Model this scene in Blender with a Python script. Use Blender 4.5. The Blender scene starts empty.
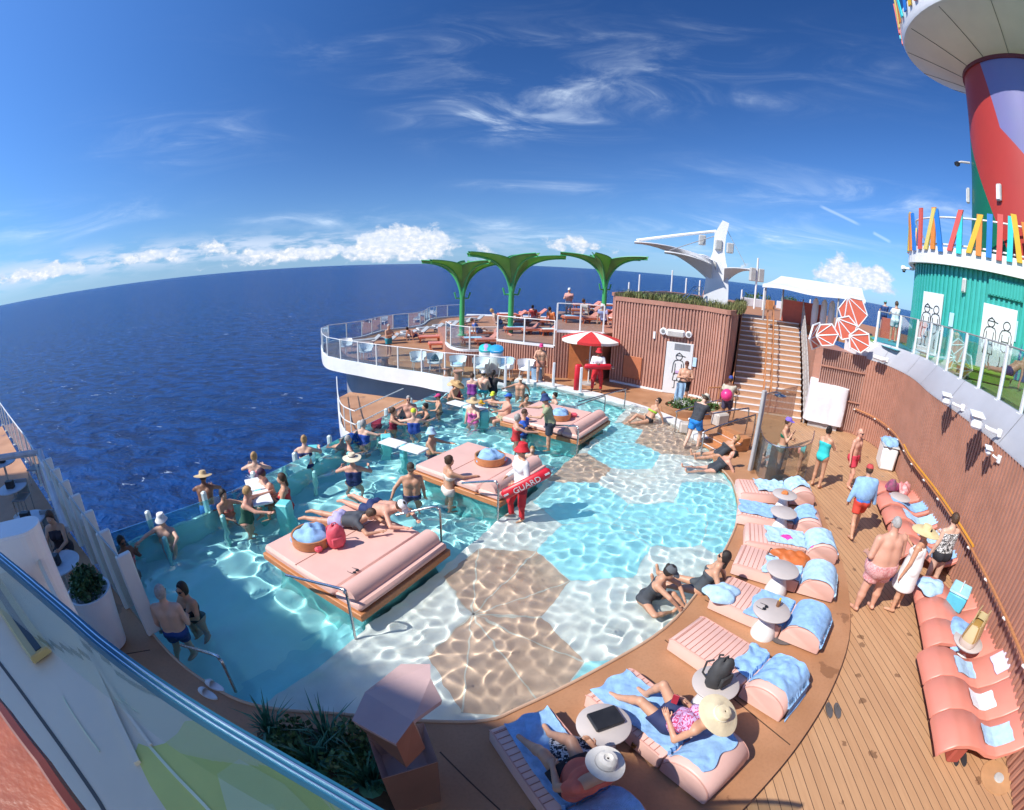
import bpy, math, random
import numpy as np
from mathutils import Matrix, Vector
from mathutils.geometry import tessellate_polygon
S = bpy.context.scene
COL = S.collection
R = math.radians
random.seed(7)
# ---------------------------------------------------------------- camera: wide fisheye lens, equidistant
FPX, PITCH, ROLL, PW, PH, CAMH = 481.38, .2912, .033, 1024, 810, 5.0
cam = bpy.data.cameras.new('Camera'); co = bpy.data.objects.new('Camera', cam); COL.objects.link(co); S.camera = co
S.render.engine = 'CYCLES'
cam.type = 'PANO'; cam.clip_start = .02; cam.clip_end = 200000
cam.panorama_type = 'FISHEYE_LENS_POLYNOMIAL'
cam.sensor_width = 36; cam.sensor_fit = 'HORIZONTAL'; cam.fisheye_fov = R(220)
cam.fisheye_polynomial_k0 = 0; cam.fisheye_polynomial_k1 = -1024/(FPX*36)
cam.fisheye_polynomial_k2 = cam.fisheye_polynomial_k3 = cam.fisheye_polynomial_k4 = 0
cp, sp, cr, sr = math.cos(PITCH), math.sin(PITCH), math.cos(ROLL), math.sin(ROLL)
_r0, _u0, _f0 = Vector((1, 0, 0)), Vector((0, sp, cp)), Vector((0, cp, -sp))
_R, _U = cr*_r0+sr*_u0, -sr*_r0+cr*_u0
M = Matrix((_R, _U, -_f0)).transposed().to_4x4(); M.translation = Vector((0, 0, CAMH)); co.matrix_world = M
def ray(u, v):
    x, y = u-PW/2, -(v-PH/2); r = math.hypot(x, y)+1e-9; th = r/FPX
    return (_R*(x/r)+_U*(y/r))*math.sin(th)+_f0*math.cos(th)
def at(u, v, z=.12):
    """survey: the point of the level plane z seen in the photo at u, v"""
    d = ray(u, v); t = (z-CAMH)/d.z
    return Vector((d.x*t, d.y*t, z))
def hz(x, y, u, v):
    """survey: height at plan position x, y of what is seen at u, v"""
    d = ray(u, v); return CAMH+d.z/math.hypot(d.x, d.y)*math.hypot(x, y)
# ---------------------------------------------------------------- light
SUN_EL, SUN_AZ = R(46.8), math.atan2(-.907, -.42)
SUN_STRENGTH, SKY_STRENGTH = 3.95, .15
sd = Vector((math.sin(SUN_AZ)*math.cos(SUN_EL), math.cos(SUN_AZ)*math.cos(SUN_EL), math.sin(SUN_EL)))
sl = bpy.data.lights.new('sun', 'SUN'); sl.energy = SUN_STRENGTH; sl.angle = R(.5); sl.color = (1, .955, .88)
so = bpy.data.objects.new('sun', sl); COL.objects.link(so); so.rotation_euler = sd.to_track_quat('Z', 'Y').to_euler()
so.location = (-20, -10, 40)
sl.cycles.is_caustics_light = True
W = bpy.data.worlds.new('World'); S.world = W; W.use_nodes = True
class NT:
    def __init__(s, nt): s.t = nt
    def n(s, typ, **kw):
        nd = s.t.nodes.new('ShaderNode'+typ)
        for k, v in kw.items():
            if k[0] == 'i' and k[1:].isdigit(): nd.inputs[int(k[1:])].default_value = v
            else: setattr(nd, k, v)
        return nd
    def l(s, a, b): s.t.links.new(a, b)
    def m(s, op, a, b=None, c=None, clamp=False):
        nd = s.t.nodes.new('ShaderNodeMath'); nd.operation = op; nd.use_clamp = clamp
        for i, x in enumerate((a, b, c)):
            if x is None: continue
            if isinstance(x, (int, float)): nd.inputs[i].default_value = x
            else: s.l(x, nd.inputs[i])
        return nd.outputs[0]
    def mix(s, f, a, b, mode='MIX'):
        nd = s.t.nodes.new('ShaderNodeMix'); nd.data_type = 'RGBA'; nd.blend_type = mode
        for i, x in ((0, f), (6, a), (7, b)):
            if isinstance(x, (int, float)): nd.inputs[i].default_value = x
            elif isinstance(x, tuple): nd.inputs[i].default_value = (*x, 1) if len(x) == 3 else x
            else: s.l(x, nd.inputs[i])
        return nd.outputs[2]
    def ramp(s, f, *st):
        nd = s.t.nodes.new('ShaderNodeValToRGB'); e = nd.color_ramp.elements
        while len(e) < len(st): e.new(.5)
        for q, (p, c) in zip(e, st):
            q.position = p; q.color = (*c, 1) if isinstance(c, tuple) else (c, c, c, 1)
        s.l(f, nd.inputs[0]); return nd.outputs[0]
    def ss(s, x, a, b):
        nd = s.t.nodes.new('ShaderNodeMapRange'); nd.interpolation_type = 'SMOOTHSTEP'
        s.l(x, nd.inputs[0]); nd.inputs[1].default_value = a; nd.inputs[2].default_value = b; return nd.outputs[0]
def make_sky():
    t = NT(W.node_tree); bg = W.node_tree.nodes['Background']; bg.inputs[1].default_value = SKY_STRENGTH
    sky = t.n('TexSky', sky_type='NISHITA', sun_disc=False, sun_elevation=SUN_EL, sun_rotation=SUN_AZ, altitude=0, air_density=.9, dust_density=.4, ozone_density=3.2)
    tc = t.n('TexCoord'); sep = t.n('SeparateXYZ'); t.l(tc.outputs['Generated'], sep.inputs[0])
    x, y, z = sep.outputs
    az = t.m('ARCTAN2', x, y); el = t.m('ARCSINE', z)
    def coords(sa, se, off=0.):
        c = t.n('CombineXYZ'); t.l(t.m('MULTIPLY_ADD', az, sa, off), c.inputs[0]); t.l(t.m('MULTIPLY', el, se), c.inputs[1]); return c.outputs[0]
    def noise(v, sc, det=8, ro=.55, dist=0.):
        n = t.n('TexNoise'); t.l(v, n.inputs['Vector']); n.inputs['Scale'].default_value = sc; n.inputs['Detail'].default_value = det
        n.inputs['Roughness'].default_value = ro; n.inputs['Distortion'].default_value = dist; return n.outputs[0]
    def gauss(a0, sa, e0, se):
        u = t.m('DIVIDE', t.m('SUBTRACT', az, a0), sa); v = t.m('DIVIDE', t.m('SUBTRACT', el, e0), se)
        return t.m('EXPONENT', t.m('MULTIPLY', t.m('ADD', t.m('MULTIPLY', u, u), t.m('MULTIPLY', v, v)), -1.0))
    def dirpx(u, v):
        d = ray(u, v); return math.atan2(d.x, d.y), math.asin(d.z)
    base = t.mix(1.0, sky.outputs[0], (.40, .66, .95), 'MULTIPLY')
    # skylight is deepest blue a quarter turn away from the sun
    dt = t.n('VectorMath', operation='DOT_PRODUCT'); t.l(tc.outputs['Generated'], dt.inputs[0]); dt.inputs[1].default_value = tuple(sd)
    pol = t.m('MULTIPLY_ADD', t.ss(t.m('ABSOLUTE', t.m('SUBTRACT', dt.outputs['Value'], -.05)), .08, .95), .42, .44)
    pc = t.n('CombineXYZ'); [t.l(t.m('POWER', pol, k), pc.inputs[i]) for i, k in enumerate((1.32, 1.02, .78))]
    base = t.mix(1.0, base, pc.outputs[0], 'MULTIPLY')
    # thin pale air just above the sea
    hzf = t.m('MULTIPLY', t.m('EXPONENT', t.m('MULTIPLY', t.m('ABSOLUTE', el), -9.0)), .42)
    base = t.mix(hzf, base, (2.5, 3.7, 5.3))
    # high wispy cirrus
    n1 = noise(coords(2.2, 9), 1.5, 9, .62, 1.2); n2 = noise(coords(5, 22, 3.), 1.2, 8, .6, .8)
    ci = t.m('MULTIPLY', t.ss(n1, .50, .78), t.ss(n2, .38, .75))
    spots = None
    for (u, v, sa, se, w) in ((520, 118, .17, .045, 1.0), (575, 92, .24, .03, .8), (335, 218, .16, .016, 1.0), (170, 140, .14, .05, .5), (690, 235, .34, .03, 1.0), (760, 235, .16, .028, 1.3), (540, 236, .22, .018, 1.3), (620, 60, .5, .07, .35), (560, 188, .14, .012, .8), (30, 225, .2, .03, .8), (960, 215, .5, .04, .7)):
        a, e = dirpx(u, v); g = t.m('MULTIPLY', gauss(a, sa, e, se), w); spots = g if spots is None else t.m('ADD', spots, g)
    ci = t.m('MULTIPLY', t.m('ADD', t.m('MULTIPLY', ci, 1.7), t.m('MULTIPLY', t.ss(n1, .40, .72), .55)), spots, clamp=True)
    col = t.mix(t.m('MULTIPLY', ci, .7), base, (4.2, 4.9, 5.7))
    # cumulus towers low over the horizon
    band = None
    for (u, v, sa, se, w) in ((405, 240, .075, .040, .50), (372, 243, .035, .024, .38), (440, 243, .04, .022, .3), (575, 243, .09, .022, .34), (485, 250, .03, .018, .26), (843, 268, .05, .03, .36), (866, 283, .10, .022, .40), (880, 272, .02, .016, .42), (215, 245, .035, .014, .32), (155, 252, .07, .012, .30), (40, 272, .12, .018, .30), (110, 264, .35, .012, .175), (250, 254, .2, .010, .17), (330, 250, .12, .012, .20), (290, 256, .12, .012, .25), (300, 262, .5, .012, .16), (700, 262, .3, .012, .14)):
        a, e = dirpx(u, v); g = t.m('MULTIPLY', gauss(a, sa, e, se), w*1.22); band = g if band is None else t.m('ADD', band, g)
    nv = noise(coords(9, 13), 3.0, 9, .58, .25); nb = noise(coords(9, 13, .08), 9.0, 5, .6)
    dens = t.m('ADD', nv, t.m('SUBTRACT', band, .78))
    cov = t.ss(dens, -.03, .15)
    shade = t.m('ADD', t.m('MULTIPLY', t.ss(dens, .0, .26), .35), t.m('MULTIPLY', t.ss(nb, .38, .66), .65))
    ccol = t.mix(shade, (2.5, 3.1, 4.0), (5.1, 5.0, 5.0))
    col = t.mix(t.m('MULTIPLY', cov, .92), col, ccol)
    # grey-blue cloud deck far off, mostly to the left
    nd = noise(coords(6, 30, 1.), 2.0, 6, .55)
    a, e = dirpx(150, 262); far = t.m('MULTIPLY', gauss(a, .75, e+.012, .022), t.ss(nd, .40, .58))
    col = t.mix(t.m('MULTIPLY', far, .85), col, (3.3, 3.8, 4.7))
    # aircraft trails
    for (p, q) in (((818, 205), (862, 226)), ((872, 232), (892, 243))):
        (a0, e0), (a1, e1) = dirpx(*p), dirpx(*q); L = math.hypot(a1-a0, e1-e0); cx, cy = (a1-a0)/L, (e1-e0)/L
        du, dv = t.m('SUBTRACT', az, a0), t.m('SUBTRACT', el, e0)
        s_ = t.m('DIVIDE', t.m('ADD', t.m('MULTIPLY', du, cx), t.m('MULTIPLY', dv, cy)), L)
        w_ = t.m('ABSOLUTE', t.m('SUBTRACT', t.m('MULTIPLY', dv, cx), t.m('MULTIPLY', du, cy)))
        f = t.m('MULTIPLY', t.m('SUBTRACT', 1.0, t.ss(w_, .0006, .0045)), t.m('MULTIPLY', t.ss(s_, 0., .15), t.m('SUBTRACT', 1.0, t.ss(s_, .8, 1.0))))
        col = t.mix(t.m('MULTIPLY', f, .22), col, (5.5, 6.2, 6.8))
    t.l(col, bg.inputs[0])
make_sky()
S.view_settings.view_transform = 'Standard'; S.view_settings.look = 'None'; S.view_settings.gamma = 1; S.view_settings.use_curve_mapping = False
S.view_settings.exposure = 0.58
cy_ = S.cycles
cy_.use_denoising = True; cy_.use_adaptive_sampling = True; cy_.adaptive_threshold = .02
cy_.max_bounces = 8; cy_.diffuse_bounces = 3; cy_.glossy_bounces = 3; cy_.transmission_bounces = 6; cy_.transparent_max_bounces = 16
cy_.sample_clamp_indirect = 6; cy_.blur_glossy = .5
# ---------------------------------------------------------------- helpers
def tag(o, label=None, cat=None, group=None, kind=None):
    for k, v in (('label', label), ('category', cat), ('group', group), ('kind', kind)):
        if v: o[k] = v
    return o
def empty(name, loc, label, cat, group=None, rz=0.):
    o = bpy.data.objects.new(name, None); COL.objects.link(o); o.empty_display_size = .2
    o.location = loc; o.rotation_euler = (0, 0, rz); return tag(o, label, cat, group)
def copy_tree(o, loc=None, rz=None, label=None, parent=None):
    c = o.copy(); COL.objects.link(c)
    if parent is not None: c.parent = parent
    for ch in list(o.children): copy_tree(ch, parent=c)
    if loc is not None: c.location = loc
    if rz is not None: c.rotation_euler = (0, 0, rz)
    if label: c['label'] = label
    return c
class MB:
    def __init__(s): s.v = []; s.f = []
    def add(s, v, f):
        n = len(s.v); s.v += [tuple(p) for p in v]; s.f += [tuple(i+n for i in q) for q in f]; return s
    def box(s, cx, cy, cz, sx, sy, sz, rz=0., bev=0., mat=None):
        x, y, z = sx/2, sy/2, sz/2
        b = min(bev, x*.9, y*.9, z*.9)
        if b <= 0:
            v = [(-x, -y, -z), (x, -y, -z), (x, y, -z), (-x, y, -z), (-x, -y, z), (x, -y, z), (x, y, z), (-x, y, z)]
            f = [(3, 2, 1, 0), (4, 5, 6, 7), (0, 1, 5, 4), (1, 2, 6, 5), (2, 3, 7, 6), (3, 0, 4, 7)]
        else:
            v = []
            for zz, e in ((-z, b), (-z+b, 0), (z-b, 0), (z, b)):
                X, Y = x-e, y-e
                v += [(-X+b*(e == 0), -Y, zz), (X-b*(e == 0), -Y, zz), (X, -Y+b*(e == 0), zz), (X, Y-b*(e == 0), zz), (X-b*(e == 0), Y, zz), (-X+b*(e == 0), Y, zz), (-X, Y-b*(e == 0), zz), (-X, -Y+b*(e == 0), zz)]
            f = [tuple(range(7, -1, -1)), tuple(range(24, 32))]
            for k in range(3):
                for i in range(8): f.append((k*8+i, k*8+(i+1) % 8, k*8+8+(i+1) % 8, k*8+8+i))
        c, sn = math.cos(rz), math.sin(rz)
        v = [(p[0]*c-p[1]*sn, p[0]*sn+p[1]*c, p[2]) for p in v]
        if mat is not None: v = [tuple(mat @ Vector(p)) for p in v]
        return s.add([(p[0]+cx, p[1]+cy, p[2]+cz) for p in v], f)
    def prism(s, poly, z0, z1, holes=()):
        loops = [[Vector((p[0], p[1], 0)) for p in q] for q in (poly, *holes)]
        flat = [p for q in loops for p in q]; n = len(flat)
        tri = tessellate_polygon(loops)
        v = [(p.x, p.y, z0) for p in flat]+[(p.x, p.y, z1) for p in flat]; f = []
        for a, b, c in tri:
            if (flat[b]-flat[a]).cross(flat[c]-flat[a]).z < 0: b, c = c, b
            f += [(a+n, b+n, c+n), (c, b, a)]
        k = 0
        for h, q in enumerate(loops):
            m = len(q); ar = sum(q[i].x*q[(i+1) % m].y-q[(i+1) % m].x*q[i].y for i in range(m))
            for i in range(m):
                a, b = k+i, k+(i+1) % m
                f.append((a, b, b+n, a+n) if (ar > 0) == (h == 0) else (b, a, a+n, b+n))
            k += m
        return s.add(v, f)
    def sheet(s, poly, z, holes=()):
        loops = [[Vector((p[0], p[1], 0)) for p in q] for q in (poly, *holes)]; flat = [p for q in loops for p in q]; f = []
        for a, b, c in tessellate_polygon(loops):
            if (flat[b]-flat[a]).cross(flat[c]-flat[a]).z < 0: b, c = c, b
            f.append((a, b, c))
        return s.add([(p.x, p.y, z) for p in flat], f)
    def tube(s, pts, r, n=8, closed=False, caps=True):
        pts = [Vector(p) for p in pts]; rr = r if isinstance(r, (list, tuple)) else [r]*len(pts)
        m = len(pts); v = []; f = []; ref = None
        for i, p in enumerate(pts):
            a = pts[i-1] if (i > 0 or closed) else p; b = pts[(i+1) % m] if (i < m-1 or closed) else p
            d = (b-a); d = d.normalized() if d.length > 1e-9 else Vector((0, 0, 1))
            if ref is None: ref = d.orthogonal().normalized()
            ref = (ref-d*ref.dot(d)); ref = ref.normalized() if ref.length > 1e-6 else d.orthogonal().normalized()
            q = d.cross(ref)
            for k in range(n):
                t = 2*math.pi*k/n; v.append(p+(ref*math.cos(t)+q*math.sin(t))*rr[i])
        for i in range(m if closed else m-1):
            j = (i+1) % m
            for k in range(n): f.append((i*n+k, i*n+(k+1) % n, j*n+(k+1) % n, j*n+k))
        if caps and not closed: f += [tuple(range(n-1, -1, -1)), tuple(range((m-1)*n, m*n))]
        return s.add(v, f)
    def lathe(s, prof, c=(0, 0, 0), n=24, sx=1., sy=1., mat=None):
        v = []; f = []
        for r, z in prof:
            for k in range(n):
                t = 2*math.pi*k/n; p = Vector((r*math.cos(t)*sx, r*math.sin(t)*sy, z))
                if mat is not None: p = mat @ p
                v.append((p[0]+c[0], p[1]+c[1], p[2]+c[2]))
        for i in range(len(prof)-1):
            for k in range(n): f.append((i*n+k, i*n+(k+1) % n, (i+1)*n+(k+1) % n, (i+1)*n+k))
        f += [tuple(range(n-1, -1, -1)), tuple(range((len(prof)-1)*n, len(prof)*n))]
        return s.add(v, f)
    def grid(s, P, thick=0., wrap=False):
        """P: rows of points; thick>0 gives it a back face along -normal approx -z"""
        a, b = len(P), len(P[0]); v = [p for q in P for p in q]; f = []
        for i in range(a-1):
            for j in range(b-1): f.append((i*b+j, i*b+j+1, (i+1)*b+j+1, (i+1)*b+j))
        if thick:
            n = len(v); v = v+[(p[0], p[1], p[2]-thick) for p in v]; f += [tuple(n+k for k in q[::-1]) for q in f[:]]
            ring = [j for j in range(b)]+[i*b+b-1 for i in range(1, a)]+[(a-1)*b+j for j in range(b-2, -1, -1)]+[i*b for i in range(a-2, 0, -1)]
            for i in range(len(ring)): p, q = ring[i], ring[(i+1) % len(ring)]; f.append((q, p, p+n, q+n))
        return s.add(v, f)
    def wall(s, path, z0, z1, t, closed=False):
        """upright strip of thickness t along path; z0/z1 numbers or lists"""
        P = [Vector((p[0], p[1])) for p in path]; m = len(P); L = []; Rr = []
        for i in range(m):
            d = (P[min(i+1, m-1)]-P[max(i-1, 0)]).normalized(); nrm = Vector((-d.y, d.x)); L.append(P[i]+nrm*t/2); Rr.append(P[i]-nrm*t/2)
        v = []; f = []; Z0 = z0 if isinstance(z0, (list, tuple)) else [z0]*m; Z1 = z1 if isinstance(z1, (list, tuple)) else [z1]*m
        for i in range(m): v += [(L[i].x, L[i].y, Z0[i]), (Rr[i].x, Rr[i].y, Z0[i]), (Rr[i].x, Rr[i].y, Z1[i]), (L[i].x, L[i].y, Z1[i])]
        for i in range(m-1):
            for k in range(4): f.append((i*4+k, i*4+(k+1) % 4, i*4+4+(k+1) % 4, i*4+4+k))
        f += [(3, 2, 1, 0), tuple((m-1)*4+k for k in range(4))]
        return s.add(v, f)
    def build(s, name, m, parent=None, smooth=False, kind=None, loc=None):
        me = bpy.data.meshes.new(name); me.from_pydata([tuple(p) for p in s.v], [], s.f); me.materials.append(m); me.validate()
        if smooth:
            me.polygons.foreach_set('use_smooth', [True]*len(me.polygons))
            try: me.set_sharp_from_angle(angle=R(smooth if smooth is not True else 40))
            except Exception: pass
        o = bpy.data.objects.new(name, me); COL.objects.link(o)
        if parent is not None: o.parent = parent
        if loc is not None: o.location = loc
        if kind: o['kind'] = kind
        return o
def resample(path, step):
    P = [Vector(p) for p in path]; out = [P[0].copy()]; carry = 0.
    tot = sum((P[i+1]-P[i]).length for i in range(len(P)-1)); n = max(1, round(tot/step)); step = tot/n; need = step
    for i in range(len(P)-1):
        seg = (P[i+1]-P[i]).length; pos = 0.
        while seg-pos >= need-1e-9 and len(out) < n+1: pos += need; out.append(P[i].lerp(P[i+1], pos/seg)); need = step
        need -= seg-pos
    if len(out) < n+1: out.append(P[-1].copy())
    return out
def smoothp(path, n=4):
    """Catmull-Rom through the points"""
    P = [Vector(p) for p in path]; out = []
    for i in range(len(P)-1):
        a, b, c, d = P[max(i-1, 0)], P[i], P[i+1], P[min(i+2, len(P)-1)]
        for k in range(n):
            t = k/n; out.append(.5*((2*b)+(c-a)*t+(2*a-5*b+4*c-d)*t*t+(3*b-a-3*c+d)*t**3))
    out.append(P[-1].copy()); return out
MATS = {}
def mat(name, c, r=.5, var=.12, scale=3., metal=0., bump=0., bscale=40., spec=.5, c2=None, stretch=None, coat=0.):
    if name in MATS: return MATS[name]
    m = bpy.data.materials.new(name); m.use_nodes = True; t = NT(m.node_tree); b = m.node_tree.nodes['Principled BSDF']
    tc = t.n('TexCoord'); vec = tc.outputs['Object']
    if stretch:
        mp = t.n('Mapping'); t.l(vec, mp.inputs[0]); mp.inputs['Scale'].default_value = stretch; vec = mp.outputs[0]
    n = t.n('TexNoise'); t.l(vec, n.inputs['Vector']); n.inputs['Scale'].default_value = scale; n.inputs['Detail'].default_value = 6; n.inputs['Roughness'].default_value = .6
    d = tuple(x*(1-var) for x in c); e = c2 or tuple(min(1, x*(1+var)) for x in c)
    t.l(t.ramp(n.outputs[0], (.32, d), (.68, e)), b.inputs['Base Color'])
    rr = t.n('MapRange'); t.l(n.outputs[0], rr.inputs[0]); rr.inputs[3].default_value = max(.02, r-.08); rr.inputs[4].default_value = min(1, r+.1); t.l(rr.outputs[0], b.inputs['Roughness'])
    b.inputs['Metallic'].default_value = metal; b.inputs['Specular IOR Level'].default_value = spec
    if coat: b.inputs['Coat Weight'].default_value = coat; b.inputs['Coat Roughness'].default_value = .08
    if bump:
        n2 = t.n('TexNoise'); t.l(vec, n2.inputs['Vector']); n2.inputs['Scale'].default_value = bscale; n2.inputs['Detail'].default_value = 4
        bp = t.n('Bump'); bp.inputs['Strength'].default_value = bump; bp.inputs['Distance'].default_value = .01; t.l(n2.outputs[0], bp.inputs['Height']); t.l(bp.outputs[0], b.inputs['Normal'])
    MATS[name] = m; return m
def glassmat(name, tint=(.86, .95, .95), refl=1.0, rough=.02, dens=.0, milk=(.7, .85, .85)):
    if name in MATS: return MATS[name]
    m = bpy.data.materials.new(name); m.use_nodes = True; t = NT(m.node_tree); m.node_tree.nodes.clear()
    o = t.n('OutputMaterial'); tr = t.n('BsdfTransparent'); tr.inputs[0].default_value = (*tint, 1)
    gl = t.n('BsdfGlossy'); gl.inputs['Roughness'].default_value = rough; gl.inputs[0].default_value = (.95, 1, 1, 1)
    fr = t.n('Fresnel'); fr.inputs[0].default_value = 1.45
    mx = t.n('MixShader'); t.l(t.m('MULTIPLY', fr.outputs[0], refl, clamp=True), mx.inputs[0]); t.l(tr.outputs[0], mx.inputs[1]); t.l(gl.outputs[0], mx.inputs[2]); last = mx
    if dens:
        df = t.n('BsdfDiffuse'); df.inputs[0].default_value = (*milk, 1); m2 = t.n('MixShader'); m2.inputs[0].default_value = dens
        t.l(mx.outputs[0], m2.inputs[1]); t.l(df.outputs[0], m2.inputs[2]); last = m2
    t.l(last.outputs[0], o.inputs[0]); MATS[name] = m; return m
WHITE = mat('white_paint', (.78, .78, .78), .35, .05, 1.5, bump=.05, bscale=6)
STEEL = mat('brushed_steel', (.55, .55, .55), .25, .1, 8, metal=1.)
PINK = mat('peach_vinyl', (.74, .455, .385), .45, .05, 2.5, bump=.08, bscale=14)
CORAL = mat('coral_vinyl', (.66, .235, .175), .42, .05, 2.5, bump=.06, bscale=12)
TOWEL = mat('blue_towel', (.30, .50, .78), .95, .16, 9, bump=1., bscale=90, spec=.05)
TOWEL2 = mat('pale_blue_towel', (.44, .64, .84), .95, .16, 9, bump=1., bscale=90, spec=.05)
TOWELW = mat('white_towel', (.78, .8, .84), .9, .06, 7, bump=.6, bscale=120)
GLASS = glassmat('clear_glass', (.86, .95, .96), .45)
BROWN = mat('brown_cladding', (.41, .195, .135), .5, .12, 2, bump=.1, bscale=20)
WOODO = mat('orange_teak', (.48, .20, .08), .45, .2, 3, stretch=(1, 12, 12), bump=.15, bscale=30)
DARK = mat('dark_fabric', (.035, .035, .04), .8, .2, 8, bump=.3, bscale=90)
BLACK = mat('black_plastic', (.02, .02, .022), .4, .2, 6)
TEALW = mat('teal_pool_tile', (.16, .62, .62), .3, .1, 4)
# ---------------------------------------------------------------- sea
def sea_mat():
    m = bpy.data.materials.new('sea_water'); m.use_nodes = True; t = NT(m.node_tree); b = m.node_tree.nodes['Principled BSDF']
    tc = t.n('TexCoord'); v = tc.outputs['Object']
    def nz(sc, det, ro=.55, st=(1, 1, 1), dist=0.):
        mp = t.n('Mapping'); t.l(v, mp.inputs[0]); mp.inputs['Scale'].default_value = st; mp.inputs['Rotation'].default_value = (0, 0, .5)
        n = t.n('TexNoise'); t.l(mp.outputs[0], n.inputs['Vector']); n.inputs['Scale'].default_value = sc; n.inputs['Detail'].default_value = det; n.inputs['Roughness'].default_value = ro; n.inputs['Distortion'].default_value = dist; return n.outputs[0]
    big = nz(.012, 4, st=(1, 1.6, 1)); mid = nz(.10, 6, .6, (1, 1.9, 1), .6); sml = nz(.42, 5, .6, (1, 1.5, 1), .3)
    h = t.m('ADD', t.m('MULTIPLY', mid, 1.0), t.m('MULTIPLY', sml, .38))
    bp = t.n('Bump'); bp.inputs['Strength'].default_value = 1.; bp.inputs['Distance'].default_value = 3.2; t.l(h, bp.inputs['Height']); t.l(bp.outputs[0], b.inputs['Normal'])
    c = t.mix(t.ss(mid, .36, .62), (.0003, .017, .092), (.0010, .050, .225))
    c = t.mix(t.m('MULTIPLY', t.ss(big, .4, .65), .35), c, (.002, .042, .165))
    # foam on the breaking crests
    f1 = nz(.16, 7, .65, (1, 2.3, 1), .9); f2 = nz(.03, 3)
    foam = t.m('MULTIPLY', t.ss(f1, .635, .70), t.ss(f2, .42, .6))
    c = t.mix(t.m('MULTIPLY', foam, .9), c, (.5, .58, .68))
    t.l(c, b.inputs['Base Color']); b.inputs['Roughness'].default_value = .25; b.inputs['IOR'].default_value = 1.33; b.inputs['Specular IOR Level'].default_value = .13
    return m
SEA_Z = -42.
m_ = MB(); rings = [0, 60, 150, 400, 1000, 3000, 9000, 30000, 90000]; n_ = 72
V_ = [(0, 0, 0)]; F_ = []
for i, r_ in enumerate(rings[1:]):
    for k in range(n_): V_.append((r_*math.cos(2*math.pi*k/n_), r_*math.sin(2*math.pi*k/n_), 0))
for k in range(n_): F_.append((0, 1+k, 1+(k+1) % n_))
for i in range(len(rings)-2):
    for k in range(n_): a = 1+i*n_; F_.append((a+k, a+n_+k, a+n_+(k+1) % n_, a+(k+1) % n_))
m_.add(V_, F_).build('sea', sea_mat(), kind='structure', loc=(0, 0, SEA_Z))

# ---------------------------------------------------------------- pool
WZ, SHZ, DPZ = .08, -.14, -1.0           # water level, shelf floor, deep floor
near_rim = smoothp([(-5.3, 3.96, 0), (-4.6, 3.62, 0), (-3.97, 3.39, 0), (-3.22, 3.21, 0), (-2.55, 3.25, 0), (-1.86, 3.36, 0), (-.9, 3.42, 0), (-.17, 3.5, 0), (.22, 3.72, 0), (1.27, 4.39, 0), (2.36, 5.13, 0), (3.23, 6.04, 0), (4.17, 7.21, 0), (4.85, 8.2, 0), (5.32, 9.2, 0), (5.62, 10.3, 0), (5.6, 11.3, 0)], 4)
far_rim = smoothp([(5.6, 11.3, 0), (5.9, 12.6, 0), (5.9, 13.9, 0), (5.55, 15.0, 0), (4.9, 16.15, 0), (4.21, 17.0, 0), (3.3, 18.0, 0), (1.95, 19.07, 0), (.9, 19.75, 0), (.1, 20.05, 0)], 4)
plat_edge = smoothp([(.1, 20.05, 0), (-.9, 19.55, 0), (-1.8, 19.0, 0), (-2.45, 18.0, 0), (-2.75, 16.6, 0)], 4)
glass_line = [(-2.75, 16.6, 0), (-3.93, 13.79, 0), (-5.23, 10.16, 0), (-6.05, 8.19, 0), (-7.2, 6.55, 0), (-8.0, 5.5, 0)]
xy = lambda P: [(p[0], p[1]) for p in P]
pool = xy(near_rim)[:-1]+xy(far_rim)[:-1]+xy(plat_edge)[:-1]+xy(glass_line)
EP, ED = Vector((-3.1, 3.2)), Vector((.48, .877)).normalized(); EN = Vector((ED.y, -ED.x))   # edge of the shelf, direction, shelf side
def clip(poly, p0, n):
    out = []
    for i in range(len(poly)):
        a, b = Vector(poly[i]), Vector(poly[(i+1) % len(poly)]); da, db = (a-p0).dot(n), (b-p0).dot(n)
        if da >= 0: out.append((a.x, a.y))
        if da*db < 0: q = a.lerp(b, da/(da-db)); out.append((q.x, q.y))
    return out
POOLB = mat('pool_floor_blue', (.40, .84, .85), .4, .05, 1.2)
POOLW = mat('pool_wall_blue', (.34, .78, .80), .35, .05, 2)
POOLC = mat('shelf_tile_cyan', (.40, .79, .83), .4, .05, 2.5, bump=.1, bscale=60)
POOLP = mat('shelf_tile_white', (.74, .77, .72), .45, .06, 2.5, bump=.1, bscale=60)
POOLT = mat('shelf_tile_tan', (.58, .415, .31), .5, .08, 2.5, bump=.1, bscale=60)
GROUT = mat('tile_joint', (.62, .60, .52), .6, .05, 3)
MB().sheet(pool, DPZ).build('pool_floor', POOLB, kind='structure')
MB().wall(pool+[pool[0]], DPZ, WZ-.10, .03).build('pool_wall', POOLW, kind='structure')
shelf = clip(pool, EP, EN)
MB().prism(shelf, DPZ+.01, SHZ).build('pool_shelf', POOLP, kind='structure')
for k, (dz, w) in enumerate(((.30, .32), (.58, .64), (.84, .96))):
    st = clip(clip(pool, EP-EN*w, EN), EP, -EN); st = clip(st, EP+ED*(-.5), ED); st = clip(st, EP+ED*3.6, -ED)
    MB().prism(st, DPZ+.012+.002*k, SHZ-dz).build('pool_step', mat('pool_step_blue', (.30, .74, .80), .4, .05, 2), kind='structure')
    a, b = EP-EN*(w-.03), EP-EN*(w-.03)+ED*3.6
ha = 1.09; hc = Vector((at(507, 580.5, -.06).x, at(507, 580.5, -.06).y)); rt = .015
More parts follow.
